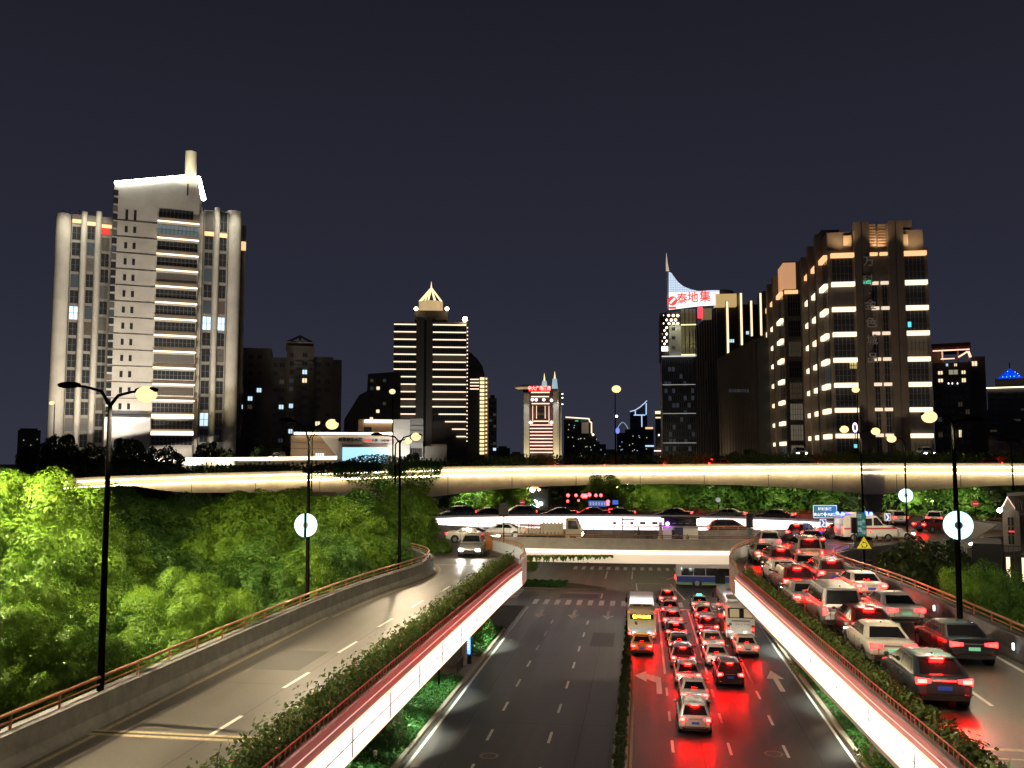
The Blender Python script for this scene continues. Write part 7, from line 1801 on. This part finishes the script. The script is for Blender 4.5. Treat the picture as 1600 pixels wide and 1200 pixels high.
t = thing('oval_light_sign', 'small violet oval light sign on top of the twin armed lamp pole', 'light', D(1336, 668, 78.7)); b = MB(); n = 20
for k in range(n): a, c_ = 2 * math.pi * k / n, 2 * math.pi * (k + 1) / n; b.tube([(.16 * math.cos(a), 0, .36 * math.sin(a)), (.16 * math.cos(c_), 0, .36 * math.sin(c_))], .06, emi('oval_violet', (.75, .6, 1), 3), 5, False)
b.build('light_ring', t); b = MB(); b.tube([(0, .02, -.36), (0, .3, -2.2)], .05, M_pole, 6); b.box(-.12, .12, -.05, .05, -1.7, -1.4, mat('small_teal', (.1, .4, .4), .5, emit=(.3, .9, .9), es=.8)); b.build('bracket', t)
t = thing('blue_beacon', 'small deep blue light on the central overpass lamp pole', 'light', D(965, 673, 152.6)); b = MB(); b.ball((0, 0, 0), .42, emi('beacon_blue', (.06, .09, 1), 4), 10, 7, (.8, .8, 1.2)); b.build('lamp_glass', t); b = MB(); b.ball((-.15, 0, 2.45), .22, E_white, 8, 6); b.box(-.5, -.3, -.1, .1, -4.5, 1.5, M_pole); b.build('bracket', t)
# signals hung over the ring
t = thing('signal_gantry', 'thin gantry with two red lit signals in front of the white band of the ring', 'traffic light', D(1004, 830, 89.2)); o_ = t.location.copy()
def L2(px, py, Y=89.2): return D(px, py, Y) - o_
b = MB(); b.tube([L2(973, 838), L2(973, 808)], .06, M_pole, 6); b.tube([L2(955, 817.2), L2(1040, 817.2)], .045, M_pole, 6); b.build('frame', t)
for a, lit in ((954, 1), (981, 1), (1000, 0), (1019, 0)):
    b = MB(); p, q = L2(a, 819), L2(a + 8.5, 815.5); b.box(p.x, q.x, -.15, .1, p.z, q.z, M_dark); hh = b.build('signal_head', t)
    if lit: b = MB(); b.ball((p.x + .12, -.2, (p.z + q.z) / 2), .14, emi('signal_red', (1, .03, .03), 40), 8, 6); b.build('red_lens', hh)
b = MB(); p, q = L2(971, 812.5), L2(991, 810.5); b.box(p.x, q.x, -.1, -.02, p.z, q.z, mat('orange_panel', (.7, .25, .06), .5)); b.build('name_plate', t)
# lights of the far street under the overpass
t = thing('signal_gantry', 'far gantry with red lamps and a long blue sign under the overpass', 'traffic light', D(920, 800, 135)); o_ = t.location.copy()
b = MB(); b.tube([L2(887, 774, 135), L2(948, 773, 135)], .08, M_pole, 6); b.tube([L2(950, 772, 135), L2(950, 806, 135)], .12, M_pole, 6); b.build('frame', t)
for px, py, s in ((887.5, 774, .24), (900, 774, .22), (911, 775, .3), (915, 775, .3), (921, 773, .26), (931, 774, .22), (939, 774, .22), (887, 783, .18), (950, 784, .26), (950, 788, .2), (953, 797, .22), (904, 782, .15)):
    b = MB(); q = L2(px, py, 134.6); b.ball(q, s, emi('far_red', (1, .03, .035), 18), 8, 6); b.build('red_lens', t)
b = MB(); p, q = L2(920, 791, 134.8), L2(948, 782.5, 134.8); b.box(p.x, q.x, -.5, -.4, p.z, q.z, mat('sign_blue_far', (.03, .08, .4), .5, emit=(.12, .25, 1), es=.6)); p2, q2 = L2(957, 788, 134.8), L2(966, 781.5, 134.8); b.box(p2.x, q2.x, -.5, -.4, p2.z, q2.z, mat('sign_blue_far', (.03, .08, .4), .5)); sf = b.build('blue_sign', t)
b = MB()
for i in range(6): b.box(p.x + .15 + i * .42, p.x + .4 + i * .42, -.52, -.505, p.z + .2, q.z - .2, M_sw)
b.build('sign_characters', sf)
t = thing('shop_front', 'small shop front glowing orange and white at the end of the street under the overpass', 'shop', D(832, 800, 190)); o_ = t.location.copy()
b = MB(); p, q = L2(815, 806, 190), L2(856, 764, 190); b.box(p.x, q.x, .3, 6, -4, q.z, M_dark); b.build('wall', t)
b = MB(); p, q = L2(829, 763, 190), L2(841, 757, 190); b.box(p.x, q.x, 0, .28, p.z, q.z, emi('shop_orange', (1, .35, .10), 2.5)); b.build('sign_box', t)
for px, py, s, c_ in ((832, 765, .8, 'w'), (824, 762, .35, 'w'), (842, 765, .4, 'w'), (836, 786, 1.0, 'c'), (845, 787, .6, 'c'), (840, 791, .6, 'c'), (830, 789, .4, 'c')):
    b = MB(); b.ball(L2(px, py, 189), s * .7, emi('shop_w', (1, .85, .5), 9) if c_ == 'w' else emi('shop_c', (.8, 1, .95), 9), 8, 6); b.build('lamp_glass', t)
for i, (px, py, Y, s) in enumerate(((929, 754.5, 160, .3), (972, 759, 172, .5), (964, 760.5, 172, .3), (979, 757, 172, .35), (1026, 763, 172, .45), (1015, 762, 172, .3), (1362, 757, 172, .0))):
    if not s: continue
    q = D(px, py, Y); t = thing('far_street_lamp', 'tiny warm street lamp glimmering in the trees under the overpass, %s from the left' % ordn[i], 'street lamp', (q.x, Y, 0), 0, 'tiny lamps under the overpass')
    b = MB(); b.tube([(0, 0, 0), (0, 0, q.z)], .06, M_pole, 6); b.build('pole', t); b = MB(); b.ball((0, -.1, q.z), s, emi('far_warm', (1, .8, .5), 700), 8, 6); b.build('lamp_glass', t)
for px in (725, 850, 1000, 1110, 1225, 1330, 1450, 1560):      # lamps added under the overpass edge to brighten the trees beyond
    q = D(px, 762, 148.5); so = thing('added_tree_lamp', 'lamp added under the overpass to light the trees, %s from the left' % ordn[(725, 850, 1000, 1110, 1225, 1330, 1450, 1560).index(px)], 'lamp', (q.x, 152.0, 10.2), 0, 'lamps added under the overpass')
    b = MB(); b.tube([(0, 0, 0), (0, 0, 1.2)], .05, M_pole, 6); b.box(-.25, .25, -.15, .15, -.12, 0, M_dark); b.build('housing', so)
    flood(so, (0, .2, -.2), (0, 10, -2.0), 3000, (1, .9, .6), 150, .6, .15)
# ------------------------------------------------------------------ pavement furniture on the left verge
t = thing('advert_lightbox', 'blue glowing advert lightbox with white text lines on the pavement under the left ramp', 'advert', D(730, 1006, 69.5)); c = t.location; h_ = c.z
b = MB(); b.box(-.34, .34, -.1, .1, -h_ + .15, 1.0, M_dark); b.build('case', t)
b = MB(); b.box(-.28, .28, -.13, -.105, -.75, .85, emi('lightbox_blue', (.12, .38, 1), 2.2)); fc = b.build('face', t)
b = MB()
for i in range(6): b.box(-.2, .2, -.145, -.133, -.4 + i * .17, -.35 + i * .17, emi('lightbox_white', (.8, .9, 1), 2.5))
b.build('text_lines', fc)
def railing(x, y0, y1, label, h=1.0, along_x=False):
    t = thing('railing_fence', label, 'fence', (x, y0, .1), 0, 'dark railings on the left verge'); L_ = y1 - y0
    b = MB()
    for z in (.12, h): b.tube([(0, 0, z), (0, L_, z)] if not along_x else [(0, 0, z), (L_, 0, z)], .025, M_dark, 5)
    k = int(L_ / .18)
    for i in range(k + 1):
        u = L_ * i / k; b.tube([(0, u, 0) if not along_x else (u, 0, 0), (0, u, h) if not along_x else (u, 0, h)], .012 if i % 10 else .03, M_dark, 4, False)
    b.build('rails', t)
railing(-15.0, 40, 65, 'long dark railing between the parked scooters and the grass')
railing(-14.9, 72.3, 75.5, 'short dark railing at the far end of the pavement', along_x=False)
railing(-13.6, 66, 69, 'short dark railing at the kerb end of the pavement', .9)
for px, py, Y, lab in ((686, 1076, 58, 'low black lamp post on the grass beside the parked scooters'), (1206, 985, 80, 'black post on the right verge beside the white coach'), (1285, 1072, 57, 'black post on the right verge near the second pier')):
    g_ = G(px, py, .1); t = thing('bollard_light', lab, 'post', g_, 0, 'black posts on the verges'); b = MB(); b.tube([(0, 0, 0), (0, 0, 2.6)], .07, M_pole, 8); b.build('pole', t); b = MB(); b.tube([(0, 0, 2.6), (0, 0, 2.9)], [.11, .07], M_dark, 8); b.build('cap', t)
g_ = G(586, 1186, .1); t = thing('white_cap', 'small white vent cap in the grass near the bottom edge', 'vent', g_); b = MB(); b.tube([(0, 0, 0), (0, 0, .35)], .1, M_white, 10); b.build('pipe', t); b = MB(); b.ball((0, 0, .38), .14, M_white, 10, 6, (1, 1, .6)); b.build('cap', t)
# delineators on the right ramp barrier and the left one
dl = bpy.data.meshes.new('x'); b = MB(); b.box(-.035, .035, -.035, .035, 0, .26, emi('delineator', (.85, 1, .95), 4)); dm = b.mesh('delineator_post')
for q, a in along([p for p in R_out if p.y > 22], 4.6):
    nx, ny = math.sin(a), -math.cos(a)
    o = link('delineator_post', dm); o.location = (q.x - nx * .62, q.y - ny * .62, 8.42); o.rotation_euler = (0, 0, a); tag(o, 'small glowing white marker on the right ramp barrier', 'marker', 'glowing markers along the right ramp barrier')
# two walkers with pushed scooters on the ring footway
def person(px, Y, label, shirt, trousers, yaw):
    q = D(px, 835, Y); me = bpy.data.meshes.new('person'); bm = bmesh.new(); sl = bm.verts.layers.skin.verify()
    J = {'pel': ((0, 0, .95), .13), 'sp': ((0, .0, 1.18), .12), 'ch': ((0, .02, 1.38), .15), 'nk': ((0, .03, 1.52), .06), 'hd': ((0, .05, 1.62), .095), 'tp': ((0, .05, 1.70), .08)}
    for s_, n_ in ((-1, 'l'), (1, 'r')):
        J['hp' + n_] = ((s_ * .1, 0, .88), .095); J['kn' + n_] = ((s_ * .11, .1 * s_ + .04, .48), .062); J['an' + n_] = ((s_ * .11, -.02 + .1 * s_, .09), .042); J['to' + n_] = ((s_ * .12, .13 + .1 * s_, .04), .038)
        J['sh' + n_] = ((s_ * .19, .02, 1.42), .062); J['el' + n_] = ((s_ * .25, .06, 1.14), .043); J['wr' + n_] = ((s_ * .22, .30, 1.02), .032); J['ha' + n_] = ((s_ * .21, .38, 1.02), .036)
    V = {}
    for k, (c, r) in J.items(): v = bm.verts.new(c); v[sl].radius = (r, r); V[k] = v
    V['pel'][sl].use_root = True
    for a, c in [('pel', 'sp'), ('sp', 'ch'), ('ch', 'nk'), ('nk', 'hd'), ('hd', 'tp')] + [e_ for n_ in 'lr' for e_ in (('pel', 'hp' + n_), ('hp' + n_, 'kn' + n_), ('kn' + n_, 'an' + n_), ('an' + n_, 'to' + n_), ('ch', 'sh' + n_), ('sh' + n_, 'el' + n_), ('el' + n_, 'wr' + n_), ('wr' + n_, 'ha' + n_))]: bm.edges.new((V[a], V[c]))
    bm.to_mesh(me); bm.free()
    o = bpy.data.objects.new('person', me); COL.objects.link(o); o.modifiers.new('s', 'SKIN'); m_ = o.modifiers.new('u', 'SUBSURF'); m_.levels = 1; m_.render_levels = 1
    dg = bpy.context.evaluated_depsgraph_get(); m2 = bpy.data.meshes.new_from_object(o.evaluated_get(dg)); bpy.data.objects.remove(o)
    sk, sh, tr = mat('skin', (.45, .28, .2), .6), mat('shirt_' + label[:5], shirt, .8), mat('trouser', trousers, .8); m2.materials.clear()
    for mm in (sk, sh, tr, M_trim): m2.materials.append(mm)
    for p_ in m2.polygons:
        z = p_.center.z; p_.material_index = 3 if z > 1.66 or z < .08 else 0 if z > 1.5 else (0 if abs(p_.center.x) > .17 and p_.center.y > .12 and z < 1.2 else 1 if z > .95 else 2); p_.use_smooth = True
    o = link('person', m2); o.location = (q.x, Y, 8.02); o.rotation_euler = (0, 0, yaw); tag(o, label, 'person'); return o
q = D(1000, 835, 83.5)
person(998.5, 83.0, 'person in a dark shirt beside the parked scooter on the ring, right of the truck', (.05, .05, .07), (.03, .03, .04), R(80))
scooter((q.x + .6, 83.6, 8.01), R(-80), 'pale scooter with a small headlight on the ring right of the truck', (.5, .48, .45))
person(1052, 83.0, 'person in a reddish top on the ring left of the traffic booth', (.25, .06, .06), (.03, .03, .04), R(-60))
q = D(1056, 835, 83.8); scooter((q.x, 83.9, 8.01), R(-95), 'dark scooter beside the person in the reddish top on the ring', (.1, .08, .08))
# ------------------------------------------------------------------ thin night haze
HAZE = 0
if HAZE:
    b = MB(); b.box(-520, 560, -70, 1300, -1.2, 118, None)
    hz = b.build('haze'); hm = bpy.data.materials.new('haze_air'); hm.use_nodes = True; n = hm.node_tree.nodes; n.clear()
    o_ = n.new('ShaderNodeOutputMaterial'); v = n.new('ShaderNodeVolumePrincipled'); v.inputs['Color'].default_value = (.8, .82, .85, 1); v.inputs['Density'].default_value = .0006; v.inputs['Anisotropy'].default_value = .3
    hm.node_tree.links.new(v.outputs[0], o_.inputs['Volume']); hz.data.materials.clear(); hz.data.materials.append(hm); tag(hz, kind='stuff')
    cy.volume_bounces = 0
